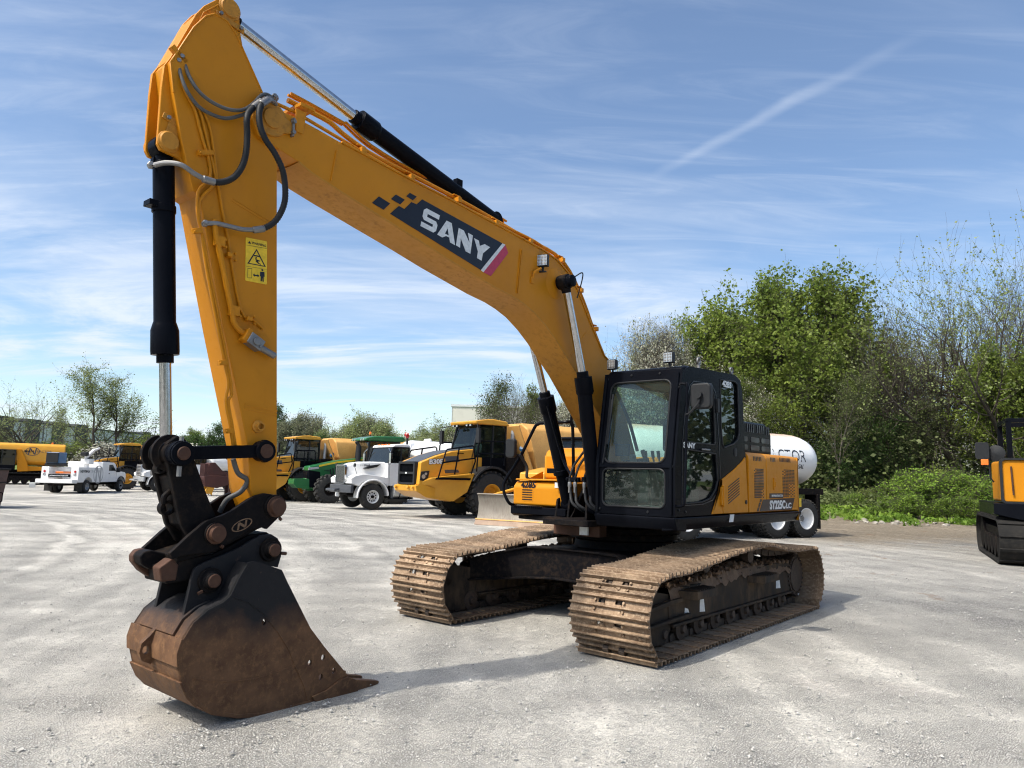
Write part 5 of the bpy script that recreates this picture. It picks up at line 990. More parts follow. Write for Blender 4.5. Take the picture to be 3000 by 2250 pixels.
def rail(par, *paths, r=.03, mat='black', name='handrail'):
    m = MB()
    for p in paths: m.tube(p, r, 7)
    return m.build(name, mat, par)
def hauler(loc, deg, scale, label):
    t = thing('articulated_hauler', label, 'dump truck', (loc[0], loc[1], gh(*loc)), deg, 'yellow articulated haulers with water tanks', scale)
    for s in (1, -1): wheel(t, 0, s*1.4, .87, .58, 'yellow_b', s, .045, rimr=.47, lugs_n=24, hubd=-.02)
    for x in (-4.5, -6.3):
        for s in (1, -1): wheel(t, x, s*1.4, .87, .58, 'yellow_b', s, .045, rimr=.47, lugs_n=20, hubd=-.02)
    # nose skirt
    for s in (1, -1):
        m = MB(); A = [(3.05, .5, 1.18), (2.55, 1.15, 1.48), (.80, 1.32, 1.68), (1.12, 1.32, .98), (1.55, 1.05, .62), (2.6, .8, .78), (3.0, .5, 1.0)]
        vs = [(x, s*y, z) for x, y, z in A]+[(x-.05, s*(y-.35), z) for x, y, z in A]; n = len(A)
        m.add(vs, [tuple(range(n)), tuple(range(2*n-1, n-1, -1))]+[(i, (i+1) % n, n+(i+1) % n, n+i) for i in range(n)]); m.build('nose_skirt', 'yellow_b', t, .015)
    m = MB(); m.py([(3.06, 1.18), (3.02, .98), (2.6, .76), (1.5, .60), (1.4, .9), (2.8, 1.25)], -.8, .8)
    for y in (-.62, .62, .3): m.cyl((2.98, y, 1.12), (3.14, y, 1.12), .06, n=14)
    m.build('front_bumper', 'yellow_b', t, .015)
    m = MB(); hs = [(2.93, 1.22), (2.87, 2.04), (2.2, 2.30), (1.5, 2.50), (.5, 2.62), (.5, 1.3), (1.6, 1.3)]
    m.py(hs, -.80, .80); hd = m.build('hood', 'yellow_b', t, .03, 3)
    m = MB(); P = [(2.86, 2.04), (2.2, 2.31), (1.5, 2.51), (.55, 2.63)]; m.py([(a, b+.012) for a, b in P]+[(a, b-.01) for a, b in reversed(P)], -.58, .58); m.build('hood_top', 'grey', hd)
    m = MB(); m.px(rrect(-.60, .60, 1.22, 2.07, .05), 2.86, 3.02, [rrect(-.50, .50, 1.68, 1.98, .03), rrect(-.50, .50, 1.29, 1.60, .03)]); gr = m.build('grille', 'plastic', t, .012)
    m = MB(); m.box(2.90, 2.955, -.55, .55, 1.26, 2.02)
    for i in range(22): m.box(2.955, 2.965, -.5+i*.047, -.49+i*.047, 1.28, 1.99)
    m.build('grille_mesh', 'black', gr); B_(gr, 'badge', 'whitedecal', (3.02, 3.03, -.06, .06, 1.61, 1.67))
    for s in (1, -1):
        m = MB(); m.py([(2.90, 1.38), (2.86, 1.70), (2.50, 1.74), (2.55, 1.48), (2.75, 1.36)], *sorted((s*.78, s*.83))); hl = m.build('headlight', 'plastic', t, .01)
        m = MB(); m.cyl((2.76, s*.80, 1.52), (2.76, s*.84, 1.52), .08, n=16); m.cyl((2.66, s*.80, 1.62), (2.66, s*.84, 1.62), .05, n=14); m.build('lens', 'lens', hl)
        m = MB()
        for z, w_ in ((2.07, .26), (1.66, .15)): m.py([(1.80, z), (1.84, z+w_*.85), (1.22, z+w_), (1.16, z+.04)], *sorted((s*.79, s*.812)))
        m.build('air_inlet', 'grey', hd, .005)
        m = MB(); m.box(1.0, 1.3, *sorted((s*.80, s*.83)), 2.42, 2.45); m.build('hood_handle', 'black', hd)
        ring = [(0+1.06*cos(R(a)), .87+1.10*sin(R(a))) for a in range(28, 153, 12)]; ri = [(1.0*cos(R(a)), .87+1.02*sin(R(a))) for a in range(152, 27, -12)]
        m = MB(); m.py(ring+ri, *sorted((s*.78, s*1.45))); m.build('fender', 'plastic', t, .01)
        rail(t, [(2.40, s*1.28, 1.50), (2.12, s*1.30, 2.48), (2.06, s*1.3, 2.54), (.95, s*1.32, 2.72), (.88, s*1.32, 2.68), (.80, s*1.33, 2.15), (.98, s*1.33, 1.66)], [(1.55, s*1.32, 2.62), (1.72, s*1.32, 1.62)], [(2.22, s*1.3, 2.05), (.84, s*1.32, 2.25)],
             [(.75, s*1.36, 1.75), (.70, s*1.36, 2.8), (.62, s*1.36, 2.92), (-.5, s*1.36, 2.94), (-.58, s*1.36, 2.85), (-.55, s*1.36, 2.0)], [(.7, s*1.36, 2.45), (-.56, s*1.36, 2.45)], [(.1, s*1.36, 2.94), (.08, s*1.36, 1.95)])
    B_(t, 'step_box', 'black', (.35, 2.4, -1.28, 1.28, 1.42, 1.5), bev=.01)
    gcab(t, .62, -1.08, .80, 1.5, 2.30, 3.64, 'yellow_b', 'darkglass', .35)
    m = MB(); m.py([(.50, 3.60), (.55, 3.72), (.10, 3.80), (-.3, 3.84), (-1.0, 3.78), (-1.15, 3.60)], -.92, .92); m.build('roof', 'yellow_b', t, .04, 3)
    for y in (-.6, -.35, .35, .6): m = MB(); m.obox((.54, y, 3.56), (.08, .14, .09)); w_ = m.build('work_lamp', 'plastic', t, .01); m = MB(); m.box(.58, .585, y-.05, y+.05, 3.53, 3.59); m.build('lens', 'lens', w_)
    for s in (1, -1): m = MB(); m.tube([(.45, s*.9, 3.6), (.7, s*1.25, 3.5), (.7, s*1.3, 3.3)], .02, 6); m.box(.62, .72, *sorted((s*1.2, s*1.4)), 2.85, 3.4); m.build('mirror', 'plastic', t, .015)
    B_(t, 'door_panel', 'black', (-1.09, .12, -.815, -.8, 1.52, 2.32), (-1.09, .12, .8, .815, 1.52, 2.32), bev=.01)
    m = MB(); m.cyl((-1.35, .75, 1.7), (-1.45, .75, 3.45), .09, n=16); m.build('exhaust', 'silver', t)
    B_(t, 'engine_bay', 'black_dirty', (-1.9, -1.05, -1.0, 1.0, 1.2, 2.5), (-7, 1.2, -.42, .42, .75, 1.15), bev=.03)
    # water tank: sloping bulkhead then a rounded body
    m = MB(); m.py([(-1.30, 3.62), (-1.34, 3.66), (-2.25, 1.62), (-2.2, 1.58)], -1.28, 1.28); m.build('bulkhead', 'yellow_t', t, .01)
    m = MB(); sec = [(-1.28, 1.75), (-1.28, 3.0), (-1.1, 3.55), (-.75, 3.78), (.75, 3.78), (1.1, 3.55), (1.28, 3.0), (1.28, 1.75), (.8, 1.35), (-.8, 1.35)]
    n = len(sec); vs = [(-2.15-.25*(1 if z < 2 else 0)+(z-1.35)*.12, y, z) for y, z in sec]+[(-7.6, y, z) for y, z in sec]; m.add(vs, [tuple(range(n)), tuple(range(2*n-1, n-1, -1))]+[(i, (i+1) % n, n+(i+1) % n, n+i) for i in range(n)])
    tk = m.build('water_tank', 'yellow_t', t, .08, 4)
    m = MB(); m.tube([(-2.12, 1.0, 2.0), (-1.86, 1.0, 2.55), (-1.62, .6, 3.1)], .03, 7); m.tube([(-1.78, .2, 2.75), (-1.72, .9, 2.85)], .02, 7); m.build('pipework', 'yellow_t', tk)
    m = MB(); m.lathe((-1.80, 1.0, 2.72), (.6, .3, .3), [(.05, -.1), (.13, 0), (.16, .08), (.09, .16)], 9); m.build('valve_cover', 'blue', tk); 
    return t
hA = hauler((-1.507, 29.566), 218, 1.0, 'nearest yellow articulated water hauler, its nose pointing left beside the excavator front step')
text('B30E', 'model_outline', 'blackdecal', hA, (2.54, .803, 1.96), (-1, 0, .06), (0, 0, 1), .66, .22, bold=.10); text('B30E', 'model_lettering', 'whitedecal', hA, (2.52, .8055, 1.975), (-1, 0, .06), (0, 0, 1), .62, .19, bold=.045)
hauler((-11.70, 40.5), 218, .92, 'yellow articulated water hauler partly hidden by the excavator arm and the green tractor'); 
hauler((-27.9, 53.2), 226, .86, 'farthest yellow articulated hauler, behind the white service pickup with crane')
def fendarc(x, z, r0, r1, a0, a1, st=12):
    return [(x+r1*cos(R(a)), z+r1*sin(R(a))) for a in range(a0, a1+1, st)]+[(x+r0*cos(R(a)), z+r0*sin(R(a))) for a in range(a1, a0-1, -st)]
def htruck(loc, deg, scale, label, kind, dx=0):
    t = thing('heavy_truck', label, 'truck', (loc[0], loc[1], gh(*loc)), deg, None, scale)
    for s in (1, -1): wheel(t, 0, s*1.18, .56, .30, 'white' if kind == 'a' else 'silver', s, 0, rimr=.50, holes=10, hubd=.03, hubmat='black_dirty')
    for x in (-4.6+dx, -5.95+dx):
        for s in (1, -1):
            wheel(t, x, s*1.18, .56, .28, 'silver', s, 0, rimr=.50, hubd=-.1)
    B_(t, 'chassis', 'black_dirty', (-7.0+dx, .9, -.42, .42, .60, .85), (-1.7+dx, .4, -.8, .8, .5, 1.0), bev=.02)
    m = MB(); m.pz([(1.05, -1.15), (1.18, -.8), (1.22, 0), (1.18, .8), (1.05, 1.15), (.92, 1.15), (1.0, 0), (.92, -1.15)], .72, 1.06, [])
    m.box(1.05, 1.5, -.30, -.20, .80, .9); m.box(1.05, 1.5, .20, .30, .8, .9); m.box(1.4, 1.52, -.5, .5, .78, .88); bp = m.build('front_bumper', 'grey' if kind == 'a' else 'silver', t, .02)
    m = MB(); H = [(1.02, .46, 1.08), (.96, .42, 1.90), (.55, .50, 2.03), (0, .62, 2.10), (-.72+dx, .80, 2.10-dx*.05), (-.72+dx, .88, 1.12)]; vs = [(x, y, z) for x, y, z in H]+[(x, -y, z) for x, y, z in H]; n = 6
    m.add(vs, [tuple(range(n)), tuple(range(2*n-1, n-1, -1))]+[(i, (i+1) % n, n+(i+1) % n, n+i) for i in range(n)]); hd = m.build('hood', 'white', t, .05, 4)
    m = MB(); m.px(rrect(-.50, .50, 1.08, 1.94, .10) if kind == 'a' else rrect(-.47, .47, 1.05, 1.95, .05), 1.0, 1.08, [rrect(-.43, .43, 1.14, 1.87, .07)]); gr = m.build('grille', 'chrome' if kind == 'a' else 'silver', t, .01)
    m = MB(); m.box(.98, 1.03, -.45, .45, 1.12, 1.9); m.build('grille_back', 'plastic', gr)
    m = MB()
    if kind == 'a':
        for i in range(15): m.box(1.02, 1.07, -.41+i*.056, -.385+i*.056, 1.14, 1.87)
        m.py([(1.05, 1.80), (1.07, 1.95), (.98, 1.98), (1.0, 1.80)], -.03, .03)
    else:
        for i in range(6): m.box(1.015, 1.05, -.40, .40, 1.20+i*.108, 1.25+i*.108)
    m.build('grille_bar', 'chrome' if kind == 'a' else 'silver', gr, .004)
    for s in (1, -1):
        m = MB(); m.py(fendarc(0, .56, .70, .765, -5, 178, 10), *sorted((s*.80, s*1.22))); m.py([(.66, 1.02), (1.02, 1.12), (1.05, 1.34), (.85, 1.46), (.45, 1.54), (-.2, 1.48), (-.72, 1.40), (-.72, 1.0), (-.55, 1.15), (0, 1.32), (.5, 1.18)], *sorted((s*.45, s*1.14))); m.build('fender', 'white', t, .02, 2)
        m = MB(); m.poly([(.50, 1.22), (1.0, 1.24), (1.05, 1.42), (.62, 1.40)], 0, .02, lambda u, v, w: (1.055-.25*max(0, u-.55)+w, s*u, v)); h_ = m.build('headlight', 'lens', t, .006)
        m = MB(); m.poly([(.90, 1.30), (1.14, 1.33), (1.12, 1.42), (.95, 1.40)], 0, .025, lambda u, v, w: (1.05-.25*max(0, u-.55)+w, s*u, v)); m.build('indicator', 'orange', h_)
        m = MB(); m.py([(.30, 1.78), (.05, 1.92), (-.48, 2.0), (-.30, 1.86), (.10, 1.78)], *sorted((s*.60, s*.80))); m.build('hood_vent', 'plastic', hd)
        m = MB(); m.tube([(-.68+dx, s*1.1, 2.0), (-.66+dx, s*1.38, 2.0), (-.66+dx, s*1.38, 2.55), (-.7+dx, s*1.1, 2.72)], .018, 6); m.box(-.72+dx, -.64+dx, *sorted((s*1.28, s*1.46)), 2.05, 2.5); m.build('mirror', 'chrome', t, .012)
        m = MB(); m.tube([(.72, s*.95, 1.55), (.85, s*1.0, 1.85)], .012, 6); m.box(.83, .88, *sorted((s*.92, s*1.08)), 1.85, 2.0); m.build('fender_mirror', 'plastic', t, .01)
        m = MB(); m.cyl((-1.0+dx, s*.98, .78), (-2.0+dx, s*.98, .78), .30, n=24); tk_ = m.build('fuel_tank', 'silver', t, .01)
        m = MB()
        for x in (-1.25+dx, -1.75+dx): m.lathe((x, s*.98, .78), (-1, 0, 0), [(.305, 0), (.305, .05)], 24)
        m.box(-1.95+dx, -.8+dx, *sorted((s*1.0, s*1.25)), .46, .50); m.build('tank_strap', 'black', tk_)
    gcab(t, -.70+dx, -1.78+dx, 1.08, 1.05, 2.06, 2.80, 'white', 'darkglass', .22)
    m = MB(); m.py([(a+dx, c) for a, c in ((-.90, 2.78), (-1.0, 2.90), (-1.4, 2.95), (-1.78, 2.92), (-1.80, 2.78))], -1.08, 1.08); rf = m.build('roof', 'white', t, .05, 3)
    m = MB()
    for y in (-.5, -.2, 0, .2, .5): m.lathe((-1.0+dx, y, 2.89), (.3, 0, 1), [(.05, 0), (.04, .04), (.005, .05)], 10)
    m.build('marker_lamp', 'orange', rf)
    for s in (1, -1): B_(t, 'door_handle', 'plastic', (-1.62+dx, -1.48+dx, *sorted((s*1.08, s*1.11)), 1.86, 1.92)); B_(t, 'door_seam', 'grey', (-.80+dx, -.79+dx, *sorted((s*1.079, s*1.083)), 1.1, 2.06), (-1.70+dx, -1.69+dx, *sorted((s*1.079, s*1.083)), 1.1, 2.06), bev=0)
    m = MB(); sec = [(1.12*cos(R(a)), 2.30+.88*sin(R(a))) for a in range(0, 360, 15)]; n = len(sec)
    rings = [(-2.05, .55), (-2.12, .82), (-2.25, .96), (-2.4, 1), (-6.6, 1), (-6.8, .9), (-6.9, .6)]
    vs = [(x+dx, y*k, 2.30+(z-2.30)*k) for x, k in rings for y, z in sec]; m.add(vs, [(i*n+j, i*n+(j+1) % n, (i+1)*n+(j+1) % n, (i+1)*n+j) for i in range(len(rings)-1) for j in range(n)]+[tuple(range(n)), tuple(range((len(rings)-1)*n, len(rings)*n))]); tk = m.build('water_tank', 'white', t, ang=50)
    B_(tk, 'tank_cradle', 'black_dirty', (-6.4+dx, -2.3+dx, -.8, .8, 1.3, 1.6)); m = MB(); m.py([(-3.4+dx, 3.14), (-3.3+dx, 3.30), (-3.2+dx, 3.14)], -.3, .3); m.build('hatch', 'white', tk, .01)
    return t, hd
tA, hdA = htruck((-6.67, 33.54), 216, 1.0, 'white heavy truck with chrome grille and white water tank beside the yellow hauler', 'a')
text('11064', 'unit_number', 'blackdecal', hdA, (.42, .66, 1.88), (-1, .12, .05), (0, 0, 1), .42, .09, bold=.02)
m = MB(); m.cyl((-1.9, .55, 2.9), (-1.9, .55, 3.25), .05, n=12); p_ = m.build('nozzle_post', 'plastic', tA)
m = MB()
for t_ in range(7): m.tube([(-1.9, .55+.12*cos(t_*.9), 3.35+.12*sin(t_*.9)), (-1.9, .55, 3.38), (-1.8, .55-.1*cos(t_*.9), 3.42-.06*sin(t_*.9))], .045, 7)
m.build('water_nozzle', 'red', tA)
htruck((-24.2, 50.3), 224, .9, 'white heavy truck with barred grille seen between the black linkage bars of the excavator', 'b', -1.7)
# ---- green tractor ----
def tractor():
    t = thing('farm_tractor', 'large green farm tractor with yellow stripe and front weights behind the white truck', 'tractor', (-9.88, 38.78, 0), 215)
    for s in (1, -1):
        wheel(t, -.15, s*1.0, .70, .42, 'black_dirty', s, .06, rimr=.45, lugs_n=18)
        for y in (1.25, 1.9): wheel(t, -3.5, s*y, 1.02, .5, 'yellow_b', s, .07, rimr=.5, lugs_n=22)
    m = MB(); m.py([(.80, .74), (.84, 1.86), (.25, 1.98), (-.75, 2.22), (-2.3, 2.42), (-2.3, 1.3), (-.4, 1.25), (.1, .62)], -.42, .42); hd = m.build('hood', 'green', t, .09, 4)
    m = MB(); m.px([(-.34, .80), (.34, .80), (.36, 1.60), (-.36, 1.60)], .80, .88); m.py([(.1, .72), (.84, .78), (.84, 1.66), (.22, 1.60)], -.43, .43); m.build('grille', 'black', t, .03)
    for s in (1, -1):
        m = MB(); m.py([(.86, 1.66), (.85, 1.78), (.30, 1.84), (.30, 1.74)], *sorted((s*.38, s*.435))); m.build('headlight', 'lens', t, .01)
        m = MB(); P = [(.3, 1.84), (-.7, 2.07), (-2.25, 2.27)]; m.py([(a, b) for a, b in P]+[(a, b+.09) for a, b in reversed(P)], *sorted((s*.42, s*.427))); m.build('hood_stripe', 'warn', hd)
        m = MB()
        for i in range(4): m.py([(-.42-i*.14, 1.35+i*.06), (-.36-i*.14, 1.72+i*.06), (-.28-i*.14, 1.76+i*.06), (-.32-i*.14, 1.3+i*.06)], *sorted((s*.42, s*.427)))
        m.build('side_grille', 'plastic', hd)
        m = MB(); m.py(fendarc(-3.5, 1.02, 1.12, 1.2, 20, 160, 14), *sorted((s*.95, s*1.6))); m.build('fender', 'green', t, .02)
    m = MB()
    for i in range(9): m.py([(1.57, 1.20), (1.60, .95), (1.38, .74), (.75, .70), (.78, 1.22)], -.43+i*.097, -.345+i*.097)
    m.build('front_weights', 'green', t, .012)
    B_(t, 'chassis', 'green', (-3.6, .9, -.28, .28, .62, 1.25), (-.35, .05, -.85, .85, .6, .8), bev=.04)
    gcab(t, -2.15, -4.1, .82, 1.4, 2.05, 3.30, 'green', 'darkglass', .12, pw=.08)
    m = MB(); m.py([(-1.95, 3.30), (-1.98, 3.44), (-2.5, 3.56), (-4.2, 3.60), (-4.35, 3.42), (-4.2, 3.30)], -.98, .98); rf = m.build('roof', 'green', t, .06, 3)
    m = MB()
    for y in (-.7, -.4, .4, .7): m.cyl((-1.98, y, 3.36), (-1.94, y, 3.36), .06, n=12)
    m.build('roof_lamp', 'lens', rf); m = MB(); m.cyl((-2.3, .8, 3.55), (-2.3, .8, 3.64), .02); m.build('beacon_post', 'plastic', rf); m = MB(); m.lathe((-2.3, .8, 3.64), (0, 0, 1), [(.07, 0), (.06, .12), (.03, .15)], 12); m.build('beacon', 'orange', rf)
    m = MB(); m.tube([(-1.75, .62, 1.9), (-1.75, .62, 2.95), (-1.70, .62, 3.1), (-1.58, .62, 3.22)], [.14, .14, .09, .08], 12); m.build('exhaust', 'plastic', t)
    text('10685', 'unit_number', 'blackdecal', hd, (.0, .4285, 1.62), (-1, 0, 0), (0, 0, 1), .34, .08, bold=.02)
tractor()
# ---- white service pickup ----
def pickup():
    t = thing('service_truck', 'white service pickup with crane, blue welder and dealer lettering, seen from behind at far left', 'pickup truck', (-25.85, 43.6, 0), 91, scale=.87)
    for s in (1, -1):
        wheel(t, 0, s*1.18, .43, .26, 'silver', s, rimr=.52, hubd=-.08); wheel(t, 0, s*.88, .43, .24, 'silver', s, rimr=.52); wheel(t, 4.75, s*1.05, .43, .26, 'silver', s, rimr=.52, hubd=.05, hubmat='black')
    B_(t, 'chassis', 'black_dirty', (-1.6, 5.4, -.5, .5, .5, .72), bev=.02)
    m = MB()
    for s in (1, -1): m.py([(-1.25, .72), (-1.25, 1.72), (2.55, 1.72), (2.55, .72), (.62, .72)]+[(.62*cos(R(a)), .46+.6*sin(R(a))) for a in range(25, 156, 13)]+[(-.62, .72)], *sorted((s*.72, s*1.22)))
    bd = m.build('utility_body', 'white', t, .02)
    B_(t, 'load_bed', 'white', (-1.25, 2.55, -.73, .73, .74, .86), bev=.01); B_(t, 'body_locker', 'white', (1.7, 2.55, -1.22, 1.22, 1.72, 2.12), bev=.02)
    B_(t, 'rear_bumper', 'white', (-1.85, -1.26, -1.2, 1.2, .66, .92), bev=.03); B_(t, 'tail_step', 'silver', (-1.95, -1.6, 1.1, 1.5, .62, .68), (-1.95, -1.9, 1.1, 1.5, .35, .62), bev=.01)
    m = MB(); m.box(-1.31, -1.26, -.72, .72, 1.05, 1.25); tg_ = m.build('tailgate', 'black', t, .01); text('NEWMANTRACTOR.COM', 'dealer_lettering', 'whitedecal', tg_, (-1.313, .62, 1.11), (0, -1, 0), (0, 0, 1), 1.2, .07, bold=.02)
    m = MB()
    for s in (1, -1): m.cyl((-1.26, s*1.0, 1.42), (-1.28, s*1.0, 1.42), .075, n=16)
    m.build('tail_lamp', 'red', t); m = MB()
    for s in (1, -1): m.lathe((-1.26, s*1.0, 1.22), (-1, 0, 0), [(.06, 0), (.085, 0), (.085, .02), (.06, .02)], 16, closed=True)
    m.build('reverse_lamp', 'chrome', t)
    B_(t, 'mudflap', 'rubber', (-.75, -.72, .72, 1.25, .12, .66), (-.75, -.72, -1.25, -.72, .12, .66), bev=0)
    m = MB(); m.py([(2.6, .72), (2.6, 2.02), (2.72, 2.12), (3.6, 2.10), (3.78, 2.02), (4.25, 1.52), (5.25, 1.42), (5.42, 1.30), (5.45, .72), (5.3, .72)]+[(4.75+.58*cos(R(a)), .45+.6*sin(R(a))) for a in range(25, 156, 13)]+[(4.15, .72)], -1.0, 1.0); cb = m.build('cab', 'white', t, .05, 4)
    for s in (1, -1):
        m = MB(); m.py([(2.82, 1.50), (2.82, 1.92), (3.45, 1.95), (3.95, 1.52)], *sorted((s*.995, s*1.006))); m.build('side_window', 'tint', cb, .005); B_(t, 'mirror', 'plastic', (3.85, 4.0, *sorted((s*1.05, s*1.32)), 1.42, 1.75), bev=.03)
        m = MB(); m.py([(4.75+.66*cos(R(a)), .45+.68*sin(R(a))) for a in range(15, 166, 15)]+[(4.75+.57*cos(R(a)), .45+.59*sin(R(a))) for a in range(165, 14, -15)], *sorted((s*1.0, s*1.03))); m.build('wheel_arch', 'plastic', t)
        B_(t, 'door_handle', 'plastic', (2.95, 3.12, *sorted((s*1.0, s*1.015)), 1.28, 1.34), bev=.01); B_(t, 'door_seam', 'grey', (2.70, 2.712, *sorted((s*1.0, s*1.004)), .8, 1.9), (4.05, 4.062, *sorted((s*1.0, s*1.004)), .8, 1.5), bev=0)
    m = MB(); m.add([(3.72, -.88, 2.0), (3.72, .88, 2.0), (4.22, .92, 1.54), (4.22, -.92, 1.54), (3.76, -.88, 2.03), (3.76, .88, 2.03), (4.26, .92, 1.56), (4.26, -.92, 1.56)], [(0, 1, 2, 3), (7, 6, 5, 4), (0, 4, 5, 1), (1, 5, 6, 2), (2, 6, 7, 3), (3, 7, 4, 0)]); m.build('windscreen', 'tint', cb)
    B_(t, 'welder', 'blue', (-1.0, -.1, .30, 1.15, 1.95, 2.68), bev=.03); B_(t, 'welder_front', 'plastic', (-1.06, -1.0, .33, 1.12, 1.98, 2.64), (-1.0, .0, .25, 1.2, 1.78, 1.95), bev=.02); B_(t, 'tool_drawer', 'orange', (-.9, .2, .0, .5, 1.28, 1.42), bev=.02)
    m = MB(); m.cyl((.2, -.9, 1.72), (.2, -.9, 2.25), .14, n=16); m.box(-.05, .5, -1.2, -.6, 1.95, 2.3); cr = m.build('crane_base', 'white', t, .02)
    m = MB(); m.bar((.0, -.9, 2.38), (1.9, -.4, 2.95), .16, .18); m.bar((1.6, -.48, 2.86), (3.0, -.15, 3.1), .11, .12); cb_ = m.build('crane_boom', 'white', t, .01)
    m = MB(); m.bar((2.9, -.17, 3.1), (3.15, -.1, 2.7), .1, .12); m.cyl((2.1, -.45, 2.2), (2.1, -.45, 2.85), .04); m.bar((.4, -.85, 2.3), (1.3, -.6, 2.7), .07, .07); m.obox((-.15, -.9, 2.62), (.4, .35, .22)); m.cyl((-.2, -1.1, 2.62), (-.2, -.7, 2.62), .14, n=14); m.build('crane_head', 'plastic', t, .01)
    for s in (-1,):
        text('NEWMAN', 'dealer_lettering', 'blackdecal', bd, (-1.05, s*1.223, 1.36), (1, 0, 0), (0, 0, 1), 1.15, .20, bold=.03); text('TRACTOR', 'dealer_lettering', 'silver', bd, (.15, s*1.223, 1.36), (1, 0, 0), (0, 0, 1), 1.25, .20, bold=-.005)
        el = lambda a, b: [(1.2+a*cos(R(q)), 1.25+b*sin(R(q))) for q in range(0, 360, 15)]
        m = MB(); m.py(el(.62, .62), *sorted((s*1.2205, s*1.2225)), [el(.55, .55)]); m.py([(.86, .74), (1.02, .74), (1.02, 1.5), (1.42, .74), (1.55, .74), (1.55, 1.76), (1.40, 1.76), (1.40, 1.05), (1.02, 1.76), (.86, 1.76)], *sorted((s*1.2205, s*1.2225))); m.build('emblem', 'silver', bd)
pickup()
# ---- tracked carriers ----
def crawl(par, x0, x1, yc, hw, h, mat='rubber', n=46):
    m = MB(); r = h/2; loop = [(x0-r, 0), (x1+r, 0)]+[(x1+r+r*-sin(R(a)), r-r*cos(R(a))) for a in range(15, 180, 15)]+[(x1+r, h), (x0-r, h)]+[(x0-r+r*sin(R(a)), r+r*cos(R(a))) for a in range(15, 180, 15)]
    inner = [(x0-r, .05), (x1+r, .05)]+[(x1+r+(r-.05)*-sin(R(a)), r-(r-.05)*cos(R(a))) for a in range(15, 180, 15)]+[(x1+r, h-.05), (x0-r, h-.05)]+[(x0-r+(r-.05)*sin(R(a)), r+(r-.05)*cos(R(a))) for a in range(15, 180, 15)]
    m.py(loop, yc-hw, yc+hw, [inner]); P = [Vector((a, 0, b)) for a, b in loop]; L = [0]
    for i in range(len(P)): L.append(L[-1]+(P[(i+1) % len(P)]-P[i]).length)
    for k in range(n):
        t = L[-1]*k/n; i = max(j for j in range(len(P)) if L[j] <= t); d = (P[(i+1) % len(P)]-P[i]); dn = d.normalized(); p = P[i]+dn*(t-L[i]); no = Vector((dn.z, 0, -dn.x)); no = no if no.dot(p-Vector(((x0+x1)/2, 0, r))) > 0 else -no
        m.obox(p+no*.012+Vector((0, yc, 0)), (.07, hw*1.98, .05), Matrix((dn, Vector((0, 1, 0)), no)).transposed())
    o = m.build('crawler_track', mat, par, .008)
    m = MB(); k = max(3, int((x0-x1)/.62))
    for i in range(k): x = x0-r-(x0-x1-2*r)*i/(k-1); rr = r*.82 if i in (0, k-1) else r*.5; m.lathe((x, yc-hw*.8, rr+.06 if i not in (0, k-1) else r), (0, 1, 0), [(rr*.3, 0), (rr, .02), (rr, hw*1.6-.02), (rr*.3, hw*1.6)], 18)
    m.box(x1+r, x0-r, yc-hw*.6, yc+hw*.6, h*.35, h*.75); m.build('road_wheel', 'black_dirty', o); return o
def tanker():
    t = thing('crawler_water_carrier', 'yellow crawler carrier with long dealer lettered tank at the far left edge', 'crawler carrier', (-38.9, 58.8, 0), 212)
    for s in (1, -1): crawl(t, 3.6, -2.6, s*1.1, .35, .92)
    B_(t, 'chassis', 'black_dirty', (-2.9, 3.8, -.9, .9, .7, 1.15), bev=.03)
    m = MB(); sec = [(-1.25, 1.85), (-1.3, 2.7), (-1.15, 3.1), (-.9, 3.22), (.9, 3.22), (1.15, 3.1), (1.3, 2.7), (1.25, 1.85), (.9, 1.5), (-.9, 1.5)]; n = len(sec); vs = [(4.6, y, z) for y, z in sec]+[(-2.95, y, z) for y, z in sec]
    m.add(vs, [tuple(range(n)), tuple(range(2*n-1, n-1, -1))]+[(i, (i+1) % n, n+(i+1) % n, n+i) for i in range(n)]); tk = m.build('water_tank', 'yellow_b', t, .1, 4)
    m = MB(); m.py([(.15, 1.0), (.35, 2.75), (.0, 2.75), (-.45, 1.7), (-.6, 1.05)], .9, 1.42); m.py([(-.5, 1.05), (-2.3, 1.15), (-2.3, 1.35), (-.5, 1.45)], .9, 1.35); m.build('side_guard', 'yellow', t, .03)
    gcab(t, 2.2, .35, .65, 1.1, 1.5, 2.7, 'black', 'tint', .1, y0=.25)
    text('MAN', 'dealer_lettering', 'blackdecal', tk, (-.18, 1.305, 2.52), (-1, 0, 0), (0, 0, 1), .62, .17, bold=.03); text('TRACTOR', 'dealer_lettering', 'grey', tk, (-.85, 1.305, 2.52), (-1, 0, 0), (0, 0, 1), 1.15, .17)
    el = lambda a, b: [(-.72+a*cos(R(q)), 2.6+b*sin(R(q))) for q in range(0, 360, 15)]
    m = MB(); m.py(el(.48, .34), 1.298, 1.303, [el(.43, .30)]); m.py([(-.5, 2.35), (-.42, 2.35), (-.5, 2.85), (-.6, 2.85), (-.85, 2.45), (-.92, 2.85), (-1.0, 2.85), (-.92, 2.36), (-.82, 2.36), (-.58, 2.75)], 1.298, 1.303); m.build('emblem', 'grey', tk)
    m = MB(); m.lathe((-2.0, .3, 3.22), (0, 0, 1), [(.08, 0), (.07, .12), (.03, .15)], 12); m.build('beacon', 'orange', tk)
tanker()
